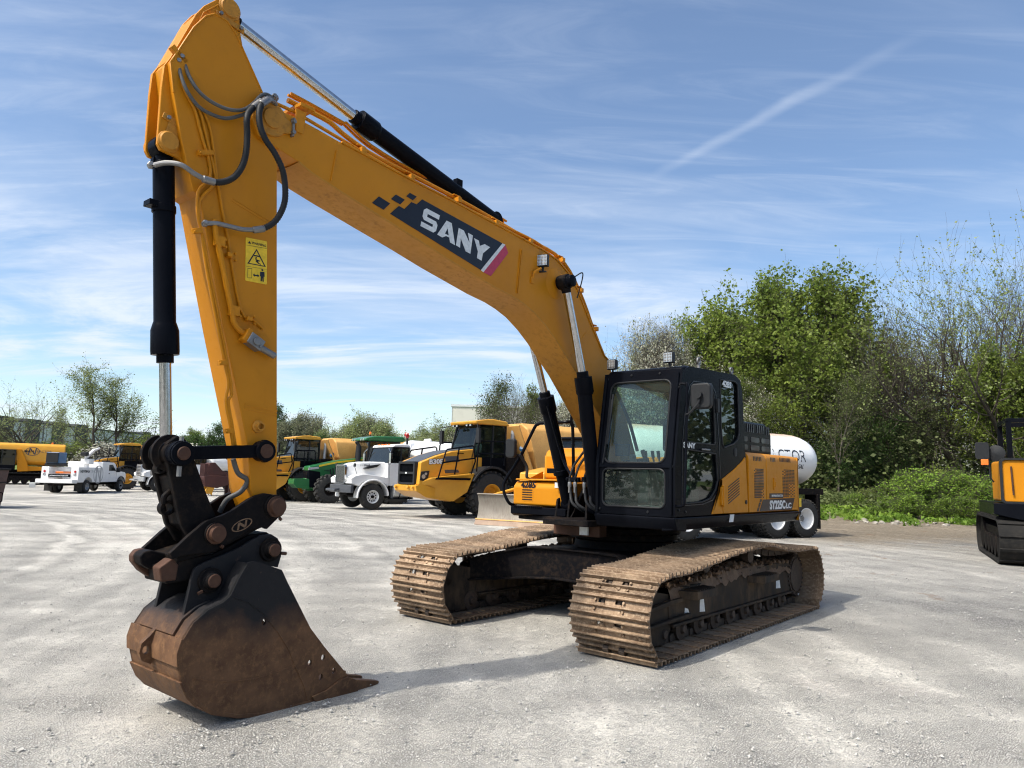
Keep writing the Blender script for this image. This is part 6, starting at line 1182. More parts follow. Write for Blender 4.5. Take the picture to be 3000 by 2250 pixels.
def dumper():
    t = thing('crawler_dumper', 'amber rubber-tracked dumper with round mirror cut off by the right edge', 'crawler dumper', (11.90, 15.72, 0), 243)
    for s in (1, -1): crawl(t, .55, -4.0, s*1.0-.0, .36, .97, 'dumptrack', n=34)
    m = MB(); m.box(-3.6, .1, -1.3, 1.3, 1.0, 1.3); m.px([(-1.40, 1.30), (-1.40, 1.06), (-1.0, .97), (-.45, .86), (-.45, 1.30)], .0, .30); m.px([(1.40, 1.30), (1.40, 1.06), (1.0, .97), (.45, .86), (.45, 1.30)], .0, .30); m.build('bumper', 'black', t, .02)
    B_(t, 'nose', 'yellow', (.1, .45, -.45, .45, .8, 1.32), bev=.03)
    m = MB(); m.px(rrect(-1.22, 1.22, 1.33, 2.24, .07), -1.4, .22); hd = m.build('front_panel', 'yellow', t, .03, 3)
    m = MB(); m.px(rrect(-1.25, 1.25, 1.30, 2.28, .09), .20, .26, [rrect(-1.20, 1.20, 1.34, 2.235, .07)]); m.tube([(.27, -.20, 2.1), (.32, -.30, 2.1), (.32, -.38, 2.05), (.32, -.36, 1.45), (.32, -.30, 1.38), (.27, -.22, 1.38)], .022, 8); m.build('front_trim', 'plastic', hd, .008)
    m = MB(); m.cyl((.25, -1.02, 1.48), (.25, -1.04, 2.1), .018, n=8); m.build('latch_rod', 'pinrust', hd)
    m = MB()
    for s in (1, -1):
        m.bar((-.1, s*1.0, 2.24), (-.1, s*1.0, 3.12), .1, .1); m.bar((-1.5, s*1.0, 2.2), (-1.5, s*1.0, 3.12), .1, .1); m.bar((-.1, s*1.0, 3.12), (-1.5, s*1.0, 3.12), .1, .1)
    m.bar((-.1, -1.05, 3.12), (-.1, 1.05, 3.12), .1, .1); m.bar((-1.5, -1.05, 3.12), (-1.5, 1.05, 3.12), .1, .1); m.bar((-.1, -.5, 2.24), (-.1, -.5, 3.1), .08, .08); m.build('roll_frame', 'black', t, .008)
    m = MB(); m.tube([(.1, -1.35, 1.75), (.15, -1.42, 1.85), (.15, -1.42, 2.5)], .018, 7); m.px(rrect(-1.68, -1.42, 2.25, 2.62, .05), .15, .22); m.lathe((.12, -1.28, 2.38), (1, -.3, 0), [(.18, 0), (.18, .03), (.02, .07)], 20); m.build('mirror', 'plastic', t, .01)
    m = MB(); m.box(.15, .22, -1.58, -1.44, 2.12, 2.25); m.build('indicator', 'orange', t, .012)
dumper()
def wagon():
    t = thing('water_tank_trailer', 'white water tank trailer with dust stained top and white wheels behind the excavator engine', 'tank trailer', (8.44, 23.54, 0), 209)
    for x in (0, 1.25, 4.75):
        for s in (1, -1):
            wheel(t, x, s*1.2, .56, .30, 'white', s, .02, rimr=.55, lugs_n=34, hubd=-.12); wheel(t, x, s*.86, .56, .28, 'white', s, .02, rimr=.55, lugs_n=34)
    B_(t, 'chassis', 'black_dirty', (-.75, 6.4, -.5, .5, .75, 1.1), (-.85, 6.0, -1.15, 1.15, 1.28, 1.46), (-.62, -.52, -1.2, -.7, .25, 1.3), (-.62, -.52, .7, 1.2, .25, 1.3), bev=.01)
    sec = [(1.18*cos(R(a)), 2.33+.84*sin(R(a))) for a in range(0, 360, 12)]; n = len(sec); rings = [(-.86, .45), (-.84, .66), (-.78, .82), (-.66, .93), (-.5, .98), (-.32, 1), (6.2, 1), (6.5, .8)]
    m, nt, b, o = newmat('dusty_tank_white'); sp = nt.nodes.new('ShaderNodeSeparateXYZ'); tc = nt.nodes.new('ShaderNodeTexCoord'); nt.links.new(tc.outputs['Object'], sp.inputs[0]); nz_ = noise(nt, 1.5, 7, .65); ad = nt.nodes.new('ShaderNodeMath'); ad.operation = 'MULTIPLY_ADD'; nt.links.new(nz_, ad.inputs[0]); ad.inputs[1].default_value = .5; nt.links.new(sp.outputs[2], ad.inputs[2])
    nt.links.new(mix(nt, rng(nt, ad.outputs[0], 3.22, 3.40, 0, .85), (.76, .77, .77), (.62, .36, .18)), b.inputs['Base Color']); b.inputs['Roughness'].default_value = .4; b.inputs['Coat Weight'].default_value = .2
    mb = MB(); mb.add([(x, y*k, 2.33+(z-2.33)*k) for x, k in rings for y, z in sec], [(i*n+j, i*n+(j+1) % n, (i+1)*n+(j+1) % n, (i+1)*n+j) for i in range(len(rings)-1) for j in range(n)]+[tuple(range(n)), tuple(range((len(rings)-1)*n, len(rings)*n))]); tk = mb.build('water_tank', m, t, ang=50)
    mb = MB(); mb.cyl((1.9, 0, 3.12), (1.9, 0, 3.24), .38, n=28); mb.box(1.1, 1.35, -.2, .2, 3.15, 3.25); mb.build('hatch', m, tk, .01)
    def wrap(ob):   # lay the lettering on the curved side
        for v in ob.data.vertices:
            z = v.co.z; q = max(-.99, min(.99, (z-2.33)/.84)); v.co.y = 1.18*math.sqrt(1-q*q)+.004+(v.co.y-1.2)*.2
        return ob
    wrap(text('TRACTOR', 'dealer_lettering', 'blackdecal', tk, (2.0, 1.2, 2.26), (-1, 0, 0), (0, 0, 1), 2.05, .36, bold=-.012)); wrap(text('4000 GAL', 'capacity_lettering', 'blackdecal', tk, (.62, 1.2, 2.06), (-1, 0, 0), (0, 0, 1), .60, .13, bold=.02, shear=.2))
    el = lambda a: [(2.35+a*cos(R(q)), 2.42+a*sin(R(q))) for q in range(0, 360, 10)]
    m = MB(); m.py(el(.62), 1.2, 1.204, [el(.55)]); m.py([(2.72, 1.95), (2.60, 1.90), (2.60, 2.5), (2.15, 1.85), (1.98, 1.97), (1.98, 2.88), (2.12, 2.95), (2.12, 2.3), (2.55, 3.0), (2.72, 2.9)], 1.2, 1.204); e_ = wrap(m.build('emblem', 'grey', tk))
wagon()
def dozer():
    t = thing('bulldozer', 'yellow bulldozer with grey blade partly hidden behind the excavator', 'bulldozer', (.36, 24.10, 0), 241)
    sec = [(.12, .02), (.02, .18), (-.06, .4), (-.08, .7), (0, .95), (.06, 1.0), (.02, 1.03), (-.06, .98), (-.15, .7), (-.13, .4), (-.05, .15), (.06, .0)]
    m = MB(); m.py(sec, -1.62, 1.62); bl = m.build('blade', 'blade', t, .006)
    m = MB(); m.py([(.15, .0), (.05, .17), (.035, .16), (.12, -.01)], -1.64, 1.64); m.build('cutting_edge', 'tan', bl); m = MB(); m.py([(.075, .165), (.06, .20), (.03, .19), (.045, .155)], -1.64, 1.64); m.build('edge_strip', 'yellow_t', bl)
    m = MB(); m.cyl((-.1, -1.3, .9), (-1.4, -.5, 1.3), .06); m.cyl((-.1, 1.3, .9), (-1.4, .5, 1.3), .06)
    for s in (1, -1): m.bar((-.1, s*1.0, .35), (-3.0, s*1.25, .45), .16, .22)
    m.build('push_arm', 'yellow_b', t, .02)
    for s in (1, -1): crawl(t, -.9, -4.1, s*1.0, .26, .95, 'tan')
    m = MB(); m.py([(-.75, .75), (-.8, 1.75), (-2.4, 1.95), (-2.4, .7)], -.48, .48); m.build('hood', 'yellow_b', t, .05, 3); B_(t, 'chassis', 'yellow_b', (-4.2, -.8, -.72, .72, .5, 1.0), (-4.2, -2.3, -.8, .8, 1.0, 1.5), bev=.03)
    gcab(t, -2.6, -3.8, .55, 1.4, 1.9, 2.95, 'yellow_b', 'darkglass', .15, pw=.09, y0=.05); m = MB(); m.box(-3.9, -2.6, .0, 1.2, 2.95, 3.05); m.build('roof', 'black', t, .04)
    m = MB(); m.cyl((-1.7, .45, 1.8), (-1.7, .45, 2.3), .13, n=18); m.build('air_cleaner', 'yellow_b', t, .01); m = MB(); m.tube([(-2.25, .3, 1.9), (-2.25, .3, 2.5), (-2.2, .3, 2.6)], .07, 12); m.build('exhaust', 'silver', t)
    rail(t, [(-2.3, .85, 1.5), (-2.3, .85, 2.4), (-2.6, .85, 2.5)], [(-1.2, .5, 1.8), (-1.2, .5, 2.15), (-1.9, .5, 2.2), (-1.9, .5, 1.9)])
dozer()
def crusher():
    t = thing('bucket_attachment', 'maroon ribbed steel bucket attachment on yellow feet in front of the white truck', 'bucket', (-17.75, 45.2, 0), 215)
    m = MB(); m.py([(.9, .55), (1.0, 1.15), (.75, 1.20), (-.9, 1.2), (-.9, .8), (.2, .45)], -.6, .6)
    m.py([(.85, 1.2), (.72, 1.95), (.4, 1.98), (-.1, 1.45), (-.9, 1.3), (-.9, 1.2)], -.55, .55); bd = m.build('shell', 'maroon', t, .03)
    m = MB()
    for i in range(5): m.box(.78, 1.0, -.58+i*.26, -.50+i*.26, .6, 1.9)
    m.build('rib', 'maroon', bd, .015); m = MB()
    for y in (-.42, .42): m.py([(.9, 0), (.95, .1), (.7, .55), (.3, .55), (.45, .1), (.4, 0), (.6, .12), (.75, .12)], y-.1, y+.1)
    m.build('foot', 'yellow_b', t, .015); m = MB()
    for y in (-.42, .42): m.box(-.9, -.5, y-.1, y+.1, 0, .85)
    m.build('rear_foot', 'maroon', t, .01)
crusher()
def bin_():
    t = thing('steel_bucket', 'dark maroon steel bucket with side step cut off by the left edge', 'bucket', (-19.93, 27.3, 0), 15)
    sec = [(-.95, 0), (.85, 0), (1.02, 1.38), (-1.1, 1.38)]
    m = MB(); m.py(sec, -.8, .8); bd = m.build('shell', 'maroon', t, .02)
    B_(bd, 'rim', 'black_dirty', (-1.15, 1.07, -.83, .83, 1.36, 1.44), (.97, 1.0, -.75, .75, .88, .92), bev=.01)
    m = MB(); m.tube([(.93, -.5, .55), (1.12, -.5, .52), (1.12, -.5, .22), (.90, -.5, .16)], .02, 6); m.tube([(.93, .1, .55), (1.12, .1, .52), (1.12, .1, .22), (.90, .1, .16)], .02, 6); m.build('step', 'black', t); m = MB(); m.box(.93, .96, -.6, -.5, .66, .73); m.build('label_plate', 'whitedecal', bd)
bin_()
# ---------------- trees, shrubs, buildings ----------------
def leafmat(name, c1, c2, c3=None, tr=.35):
    m = bpy.data.materials.new(name); m.use_nodes = True; nt = m.node_tree; nt.nodes.clear(); N = nt.nodes.new; L = nt.links.new
    o = N('ShaderNodeOutputMaterial'); d = N('ShaderNodeBsdfPrincipled'); d.inputs['Roughness'].default_value = .6; d.inputs['Specular IOR Level'].default_value = .25; t = N('ShaderNodeBsdfTranslucent'); mx = N('ShaderNodeMixShader'); mx.inputs[0].default_value = tr
    gi = N('ShaderNodeNewGeometry'); r = gi.outputs['Random Per Island']; c = mix(nt, rng(nt, r, 0, 1), c1, c2); n = noise(nt, .55, 3); c = mix(nt, rng(nt, n, .42, .60), c, mix(nt, .5, c, c3 or c2))
    oi = N('ShaderNodeObjectInfo'); h = N('ShaderNodeHueSaturation'); L(c, h.inputs['Color']); L(rng(nt, oi.outputs['Random'], 0, 1, .80, 1.18), h.inputs['Value'])
    L(h.outputs[0], d.inputs['Base Color']); L(h.outputs[0], t.inputs[0]); L(d.outputs[0], mx.inputs[1]); L(t.outputs[0], mx.inputs[2]); L(mx.outputs[0], o.inputs[0]); return m
M.update(
 bark=paint('bark', (.050, .042, .034), (.085, .072, .058), dirt=(.05, .045, .035), rough=.95, coat=0, sc2=8), barklight=paint('pale_bark', (.15, .13, .108), (.10, .088, .072), dirt=(.07, .06, .05), rough=.95, coat=0, sc2=8),
 lgreen=leafmat('spring_leaves', (.15, .215, .032), (.27, .33, .065), (.08, .135, .025), .48), lolive=leafmat('willow_leaves', (.24, .26, .14), (.36, .37, .24), (.13, .16, .07), .4),
 lcream=leafmat('blossom', (.55, .54, .42), (.74, .72, .62), (.26, .32, .12), .45), ldark=leafmat('dark_leaves', (.035, .08, .016), (.08, .15, .03), (.02, .05, .012)),
 lbright=leafmat('bright_shrub_leaves', (.14, .25, .025), (.26, .37, .055), (.06, .13, .02), .4), lred=leafmat('reddish_buds', (.22, .17, .10), (.32, .27, .18), (.14, .12, .07)),
 lpale=leafmat('young_leaves', (.22, .27, .09), (.34, .38, .17), (.13, .18, .05), .45), lwood=leafmat('woodland_leaves', (.09, .12, .035), (.17, .20, .075), (.05, .07, .025), .4))
def grow(seed, H=10, lean=0, th=.25, nm=9, ang=(30, 60), lv=4, spread=.42, trunkr=.16, fork=0, kink=.12, tl=.86):
    rn = random.Random(seed); segs = []
    def br(p, d, L, r, l):
        n = 6 if l == 0 else (4 if l < 3 else 3); st = L/n; kids = []
        for i in range(n):
            r1 = r*(1-.8*(i+1)/n) if l else r*(1-.72*(i+1)/n)
            q = p+d*st; segs.append((p, q, max(r*(1-.8*i/n) if l else r*(1-.72*i/n), .0045), max(r1, .0035), l)); f = (i+1)/n
            if l < lv and (l > 0 or f > th): kids.append((q, d.copy(), f, r1))
            p = q; d = (d+Vector((rn.gauss(0, kink), rn.gauss(0, kink), rn.gauss(0, kink*.6)+(.10 if l else .0)))).normalized()
        for q, dd, f, rr in kids:
            for k in range(nm//3+1 if l == 0 else (2 if l < 3 else rn.choice((1, 2)))):
                a = R(rn.uniform(*ang)); az = rn.uniform(0, 2*pi); u = dd.orthogonal().normalized(); v = dd.cross(u); nd = (dd*cos(a)+(u*cos(az)+v*sin(az))*sin(a)).normalized()
                ln = (H*spread*(1.15-.75*f) if l == 0 else L*rn.uniform(.42, .68)); br(q, nd, ln*rn.uniform(.75, 1.15), rr*rn.uniform(.45, .7) if l == 0 else rr*.62, l+1)
    d0 = Vector((lean, 0, 1)).normalized()
    if fork:
        for i in range(fork): a = 2*pi*i/fork+rn.random(); br(Vector((.2*cos(a), .2*sin(a), 0)), Vector((.24*cos(a)+lean, .24*sin(a), 1)).normalized(), H*rn.uniform(.80, 1.05)*tl, trunkr*rn.uniform(.6, .9), 0)
    else: br(Vector((0, 0, 0)), d0, H*tl, trunkr, 0)
    return segs
def meshnp(name, V, F, mat, quad=4, smooth=False):
    me = bpy.data.meshes.new(name); V = np.asarray(V, np.float32); F = np.asarray(F, np.int32); me.vertices.add(len(V)); me.vertices.foreach_set('co', V.ravel()); nf = len(F); k = F.shape[1]
    me.loops.add(nf*k); me.loops.foreach_set('vertex_index', F.ravel()); me.polygons.add(nf); me.polygons.foreach_set('loop_start', np.arange(nf, dtype=np.int32)*k); me.polygons.foreach_set('loop_total', np.full(nf, k, np.int32))
    if smooth: me.polygons.foreach_set('use_smooth', np.ones(nf, bool))
    me.update(calc_edges=True); me.materials.append(M[mat]); return me
def limbs(segs, mat, name='trunk', lmax=9):
    V = []; F = []; k = 0
    for p, q, r0, r1, l in segs:
        if l > lmax: continue
        n = 7 if l == 0 else (5 if l == 1 else 3); d = (q-p).normalized(); u = d.orthogonal().normalized(); v = d.cross(u)
        for c, r in ((p, r0), (q, r1)):
            for j in range(n): V.append(c+(u*cos(2*pi*j/n)+v*sin(2*pi*j/n))*r)
        for j in range(n): F.append((k+j, k+(j+1) % n, k+n+(j+1) % n, k+n+j))
        k += 2*n
    return meshnp(name, [tuple(v) for v in V], F, mat, smooth=True)
def leaves(P, size, mat, seed, name='crown', flat_=.5, elong=1.5):
    """P: n x 3 leaf positions -> one folded leaf each"""
    rs = np.random.RandomState(seed); n = len(P); u = rs.normal(size=(n, 3)); u[:, 2] *= flat_; u /= np.linalg.norm(u, axis=1)[:, None]; w = rs.normal(size=(n, 3)); v = np.cross(u, w); v /= np.linalg.norm(v, axis=1)[:, None]
    s = size*rs.uniform(.6, 1.4, n)[:, None]; V = np.empty((n, 4, 3)); V[:, 0] = P-u*s*elong/2; V[:, 1] = P+v*s*.5; V[:, 2] = P+u*s*elong/2; V[:, 3] = P-v*s*.5; V[:, 1] += np.cross(u, v)*s*.18
    F = np.arange(n*4).reshape(n, 4); return meshnp(name, V.reshape(-1, 3), F, mat)
def leafpos(segs, n, jit, seed, lmin=2, zmin=0, cl=2):
    rs = np.random.RandomState(seed); zt = max(s[1].z for s in segs)*zmin; S = [s for s in segs if s[4] >= lmin and s[0].z > zt]; w = np.array([(s[1]-s[0]).length*(.15+rs.random()**cl*3) for s in S]); w /= w.sum(); i = rs.choice(len(S), n, p=w)
    A = np.array([s[0] for s in S]); B = np.array([s[1] for s in S]); t = rs.random((n, 1)); return A[i]*(1-t)+B[i]*t+rs.normal(size=(n, 3))*jit
KINDS = {}
def kind(k, segs, nleaf, size, lm, bark='bark', jit=.22, lmin=2, seed=1, lmax=9, flat_=.5, el=1.5, zmin=0, cl=2):
    tr = limbs(segs, bark, 'trunk', lmax); cr = leaves(leafpos(segs, nleaf, jit, seed, lmin, zmin, cl), size, lm, seed, 'crown', flat_, el); KINDS[k] = (tr, cr, max(s[1].z for s in segs))
kind('bare1', grow(3, 10, .05, .28, 6, (28, 56), 3, .66, .24, 0, .16, .62), 4200, .075, 'lpale', 'bark', .06, 3)
kind('bare2', grow(8, 10, 0, .14, 9, (22, 45), 3, .50, .17, 3, .12, .7), 3400, .07, 'lpale', 'bark', .07, 3)
kind('twin', grow(21, 10, 0, .22, 9, (28, 50), 3, .40, .14), 6000, .085, 'lpale', 'bark', .15, 2)
kind('full1', grow(5, 10, 0, .30, 12, (32, 62), 4, .42, .15, 2), 34000, .115, 'lgreen', 'bark', .13, 3, zmin=.42, cl=4)
kind('full2', grow(15, 10, 0, .3, 9, (32, 60), 4, .36, .13), 15000, .105, 'lgreen', 'bark', .15, 3, zmin=.25, cl=3)
kind('blossom', grow(6, 10, 0, .12, 12, (30, 58), 4, .46, .13, 3), 20000, .10, 'lcream', 'bark', .13, 3, cl=3)
kind('willow', grow(9, 10, 0, .06, 12, (18, 40), 3, .42, .12, 4), 15000, .13, 'lolive', 'barklight', .2, 2, el=2.2)
kind('willow2', grow(19, 10, 0, .06, 12, (22, 48), 3, .44, .12, 3), 15000, .12, 'lpale', 'barklight', .22, 2, el=2.0)
kind('dark', grow(11, 10, 0, .06, 12, (35, 62), 4, .40, .14, 2), 24000, .15, 'ldark', 'bark', .26, 2)
kind('thin1', grow(31, 10, .04, .3, 6, (18, 38), 3, .30, .08), 3600, .085, 'lwood', 'barklight', .2, 2)
kind('thin2', grow(32, 10, -.05, .35, 6, (20, 42), 3, .34, .085), 2600, .08, 'lpale', 'barklight', .18, 2)
kind('thin3', grow(33, 10, .0, .2, 9, (25, 50), 3, .33, .08, 2), 7500, .095, 'lwood', 'bark', .24, 2)
kind('shrub', grow(41, 3, 0, .04, 9, (25, 60), 3, .5, .03, 5), 6500, .10, 'lbright', 'bark', .12, 1)
kind('shrub2', grow(42, 3, 0, .04, 9, (30, 65), 3, .5, .03, 4), 5200, .085, 'lgreen', 'bark', .14, 1)
kind('shrub3', grow(43, 3, 0, .04, 9, (25, 55), 3, .5, .03, 5), 4600, .09, 'lcream', 'bark', .14, 1)
kind('sapling', grow(51, 10, .05, .3, 3, (15, 35), 2, .25, .10), 60, .05, 'lred')
used_k = set()
def hor(px): return 1394+(px-1500)*.0249
def tree(k, px, Y, top, wid, label, cat='tree', group=None, name=None, lean=0):
    """px = column, Y = distance, top = row of the crown's top in the photo, wid = width factor"""
    x = (px-1500)/2149*Y; z0 = gh(x, Y)-.05; h = 1.63+(hor(px)-top)/2149*Y*1.01-z0; tr, cr, H = KINDS[k]; s = h/H
    t = bpy.data.objects.new(name or ('shrub' if 'shrub' in k else 'tree'), None); COL.objects.link(t); t.location = (x, Y, z0); t.scale = (s*wid, s*wid, s); t.rotation_euler = (0, lean, (px*1.7+Y) % 6.28); tag(t, label, cat, group)
    for nm, me in (('trunk', tr), ('crown', cr)):
        o = bpy.data.objects.new(nm if 'shrub' not in k else ('stem' if nm == 'trunk' else 'foliage'), me); COL.objects.link(o); o.parent = t
    return t
ORD = 'first second third fourth fifth sixth seventh eighth ninth tenth eleventh twelfth thirteenth fourteenth fifteenth sixteenth seventeenth'.split()
# far left
tree('bare1', 95, 75, 1092, 1.15, 'reddish sparse tree with open crown rising behind the yellow tank carrier')
tree('thin2', 192, 84, 1190, 1.3, 'small pale young tree between the reddish tree and the tall pair')
tree('twin', 296, 70, 1040, 1.0, 'taller left tree of the tall pair above the white service pickup'); tree('twin', 358, 71, 1072, 1.12, 'rounder right tree of the tall pair beside the arm cylinder')
tree('shrub3', 318, 60, 1288, 1.5, 'cream blossoming shrub behind the white service pickup', 'shrub'); tree('shrub3', 372, 62, 1300, 1.2, 'cream blossoming shrub behind the farthest yellow hauler', 'shrub')
tree('willow2', 25, 80, 1243, 1.2, 'olive bushy tree above the yellow tank carrier'); tree('shrub2', 165, 78, 1282, 1.6, 'dark green shrub in front of the grey warehouse', 'shrub'); tree('shrub2', 228, 82, 1285, 1.5, 'green shrub left of the tall pair of trees', 'shrub'); tree('shrub2', 432, 80, 1262, 1.5, 'green shrub left of the arm cylinder rod', 'shrub')
tree('sapling', 522, 70, 1194, .8, 'dead leafless sapling between the cylinder rod and the amber arm')
tree('full2', 575, 76, 1252, 1.0, 'small round green tree right of the dead sapling'); tree('dark', 630, 72, 1228, .75, 'dark green tree just left of the amber arm'); tree('shrub3', 560, 66, 1290, 1.3, 'pale blossoming shrub under the small round green tree', 'shrub')
# line of willows behind the parked machines
tree('dark', 828, 84, 1172, .6, 'dark green tree touching the right edge of the arm')
for i, (k, px, Y, top, w) in enumerate([('willow', 862, 74, 1215, .75), ('willow', 915, 76, 1192, .8), ('willow2', 968, 70, 1238, .8), ('willow', 1012, 78, 1228, .7), ('willow2', 1062, 76, 1192, .85), ('willow', 1112, 74, 1205, .8), ('willow2', 1148, 72, 1212, .8), ('willow2', 1222, 70, 1228, .8), ('willow2', 1268, 66, 1216, .9), ('willow', 1315, 72, 1248, .8)]):
    tree(k, px, Y, top, w, ORD[i]+' grey-green bushy willow right of the amber arm in the row behind the parked machines', group='willows behind the parked machines')
tree('dark', 935, 68, 1262, .9, 'dark evergreen bush above the roof of the second hauler', 'shrub'); tree('dark', 1160, 66, 1262, .8, 'dark bush above the white truck roof', 'shrub')
# behind the nearest hauler and the boom cylinders
tree('blossom', 1370, 66, 1232, .9, 'white blossoming tree behind the nearest hauler cab'); tree('blossom', 1440, 60, 1205, .9, 'white blossoming tree behind the nearest hauler tank'); tree('thin3', 1490, 62, 1090, .8, 'slender bare-topped tree behind the far boom cylinder')
tree('bare2', 1535, 58, 1100, .8, 'sparse tree just left of the boom cylinders'); tree('full2', 1590, 60, 1130, .8, 'green tree between the two boom cylinders'); tree('blossom', 1560, 56, 1225, .9, 'white blossoming tree low between the boom cylinders'); tree('blossom', 1680, 58, 1150, .9, 'white blossoming tree hidden behind the boom foot')
# behind the cab
tree('willow2', 1850, 56, 950, .55, 'pale green tree rising behind the amber boom and cab roof'); tree('blossom', 1935, 50, 905, .62, 'tall white blossoming tree directly above the cab roof'); tree('twin', 1985, 58, 900, .7, 'pale sparse tree behind the blossoming tree above the cab'); tree('blossom', 2165, 47, 1085, .72, 'white blossoming tree right of the cab, under the big green tree'); tree('blossom', 1800, 56, 1095, .6, 'white blossoming tree between boom and cab roof lamp')
tree('full1', 2215, 52, 778, .86, 'left half of the big round green tree'); tree('full1', 2380, 54, 768, .86, 'right half of the big round green tree'); tree('full2', 2330, 48, 1000, .95, 'lower front part of the big green tree above the tank trailer'); tree('bare2', 2120, 54, 880, .6, 'bare-branched tree at the left edge of the big green tree')
tree('full2', 2455, 47, 1010, .85, 'olive green tree right of the big green tree'); tree('full2', 2215, 46, 1100, .8, 'light green tree behind the engine cover')
tree('dark', 2560, 46, 1138, .62, 'dark chestnut tree with pale flower candles in the middle of the woods'); tree('dark', 2470, 45, 1235, .7, 'dark bush behind the tank trailer end', 'shrub')
tree('bare2', 2640, 48, 830, .80, 'grey fan-shaped bare tree left of the tall leaning tree'); tree('bare2', 2590, 52, 890, .65, 'smaller fan-shaped bare tree beside the big green tree'); tree('bare1', 2800, 46, 680, .85, 'tall dark leaning bare tree at the right', lean=-.06); tree('bare1', 2890, 49, 670, .8, 'tall thin bare tree left of the right edge'); tree('bare1', 2975, 44, 620, .85, 'tallest bare tree at the right edge', lean=.03)
tree('full2', 2930, 43, 1000, .8, 'green tree over the tracked dumper'); tree('twin', 2700, 50, 1000, .6, 'pale green tree behind the tall leaning tree'); tree('full2', 3080, 42, 900, .9, 'green tree just beyond the right edge'); tree('bare2', 3060, 52, 760, .7, 'bare tree just beyond the right edge')
rn = random.Random(77)
for i in range(28):
    px = 2040+i*37+rn.uniform(-14, 14); Y = rn.uniform(44, 60); tree(rn.choice(('thin1', 'thin3', 'thin2', 'thin1')), px, Y, rn.uniform(1050, 1200), rn.uniform(.75, 1.15), 'thin woodland tree in the thicket behind the yard', group='thin trees of the woodland')
for i in range(14): px = 1380+i*52+rn.uniform(-12, 12); tree(rn.choice(('thin3', 'willow2', 'thin1')), px, rn.uniform(58, 72), rn.uniform(1180, 1260), rn.uniform(.8, 1.1), 'low tree in the thicket behind the machines', group='low thicket trees behind the machines')
for i, (px, Y, top, w, k) in enumerate(sorted([(2440, 38, 1475, 1.3, 'shrub2'), (2500, 37, 1440, 1.2, 'shrub'), (2545, 39, 1425, 1.2, 'shrub2'), (2590, 36, 1450, 1.2, 'shrub'), (2640, 38, 1385, 1.2, 'shrub'), (2690, 36, 1365, 1.2, 'shrub'), (2735, 38, 1355, 1.1, 'shrub2'), (2770, 36, 1375, 1.2, 'shrub'), (2815, 37, 1372, 1.2, 'shrub'), (2860, 35, 1400, 1.2, 'shrub'), (2900, 37, 1385, 1.2, 'shrub'), (2560, 34, 1478, 1.3, 'shrub'), (2660, 34, 1440, 1.3, 'shrub'), (2760, 33.5, 1448, 1.2, 'shrub'), (2840, 33, 1450, 1.2, 'shrub'), (2960, 36, 1400, 1.2, 'shrub'), (2480, 34, 1492, 1.3, 'shrub2')])):
    tree(k, px, Y, top, w, ORD[i]+' bright green leafy shrub from the left at the edge of the woods', 'shrub', 'bright shrubs along the woodland edge')
def scatter(name, label, n, fx, size, mat, seed, **k):
    rs = np.random.RandomState(seed); P = fx(rs, n); me = leaves(P, size, mat, seed, name, **k); o = bpy.data.objects.new(name, me); COL.objects.link(o); tag(o, label, 'undergrowth', None, 'stuff')
vgh = np.vectorize(gh)
def band(px0, px1, y0, y1, zmax, pw=1.6, cl=.9):
    def f(rs, n):
        k = max(8, n//60); cy_ = rs.uniform(y0, y1, k); cx = (rs.uniform(px0, px1, k)-1500)/2149*cy_; hh = zmax*rs.uniform(.35, 1, k); i = rs.randint(0, k, n); x = cx[i]+rs.normal(size=n)*cl; y = cy_[i]+rs.normal(size=n)*cl; z = rs.random(n)**pw*hh[i]; return np.stack([x, y, z+vgh(x, y)], 1)
    return f
scatter('woodland_undergrowth', 'dark tangled undergrowth filling the woodland behind the yard', 42000, band(2000, 3150, 44, 66, 5.5, 1.1, 1.2), .17, 'lwood', 5)
scatter('thicket', 'grey green thicket under the willows behind the machines', 30000, band(380, 1900, 70, 92, 4.2, 1.1, 1.4), .22, 'lolive', 6)
scatter('dark_thicket', 'dark low thicket behind the machines', 16000, band(560, 2050, 66, 84, 2.6, 1.2, 1.2), .22, 'ldark', 8)
def weeds(rs, n):
    k = n//45; cy_ = 31+rs.random(k)**.7*7; px = rs.uniform(2380, 3000, k); cy_ -= (rs.random(k) < .12)*rs.random(k)*2.2; cx = (px-1500)/2149*cy_; i = rs.randint(0, k, n); s = rs.uniform(.10, .30, k)[i]; x = cx[i]+rs.normal(size=n)*s; y = cy_[i]+rs.normal(size=n)*s; z = rs.random(n)*s*1.1; return np.stack([x, y, z+vgh(x, y)], 1)
scatter('weeds', 'low green weeds creeping over the edge of the gravel', 7500, weeds, .09, 'lbright', 9, flat_=1.0, elong=2.4); scatter('ground_cover', 'darker low weeds under the shrubs', 14000, band(2380, 3050, 36, 43, .9, 1.2, .8), .12, 'lwood', 10)
# fallen rocks along the edge
def rocks():
    rn = random.Random(4); mb = MB()
    for i in range(46):
        y = rn.uniform(30.5, 35); px = rn.uniform(2480, 2950); x = (px-1500)/2149*y; r = rn.uniform(.04, .16); c = (x, y, gh(x, y)); mb.lathe(c, (rn.gauss(0, .3), rn.gauss(0, .3), 1), [(r, -.03), (r*1.05, r*.2), (r*.6, r*.6), (.01, r*.7)], 6)
    m, nt, b, o = newmat('pale_rock'); gi = nt.nodes.new('ShaderNodeNewGeometry'); nt.links.new(mix(nt, gi.outputs['Random Per Island'], (.20, .18, .15), (.38, .35, .30)), b.inputs['Base Color']); b.inputs['Roughness'].default_value = .9
    tag(mb.build('rocks', m, None, ang=30), 'broken pale rocks along the edge of the weeds', 'rocks', None, 'stuff')
rocks()
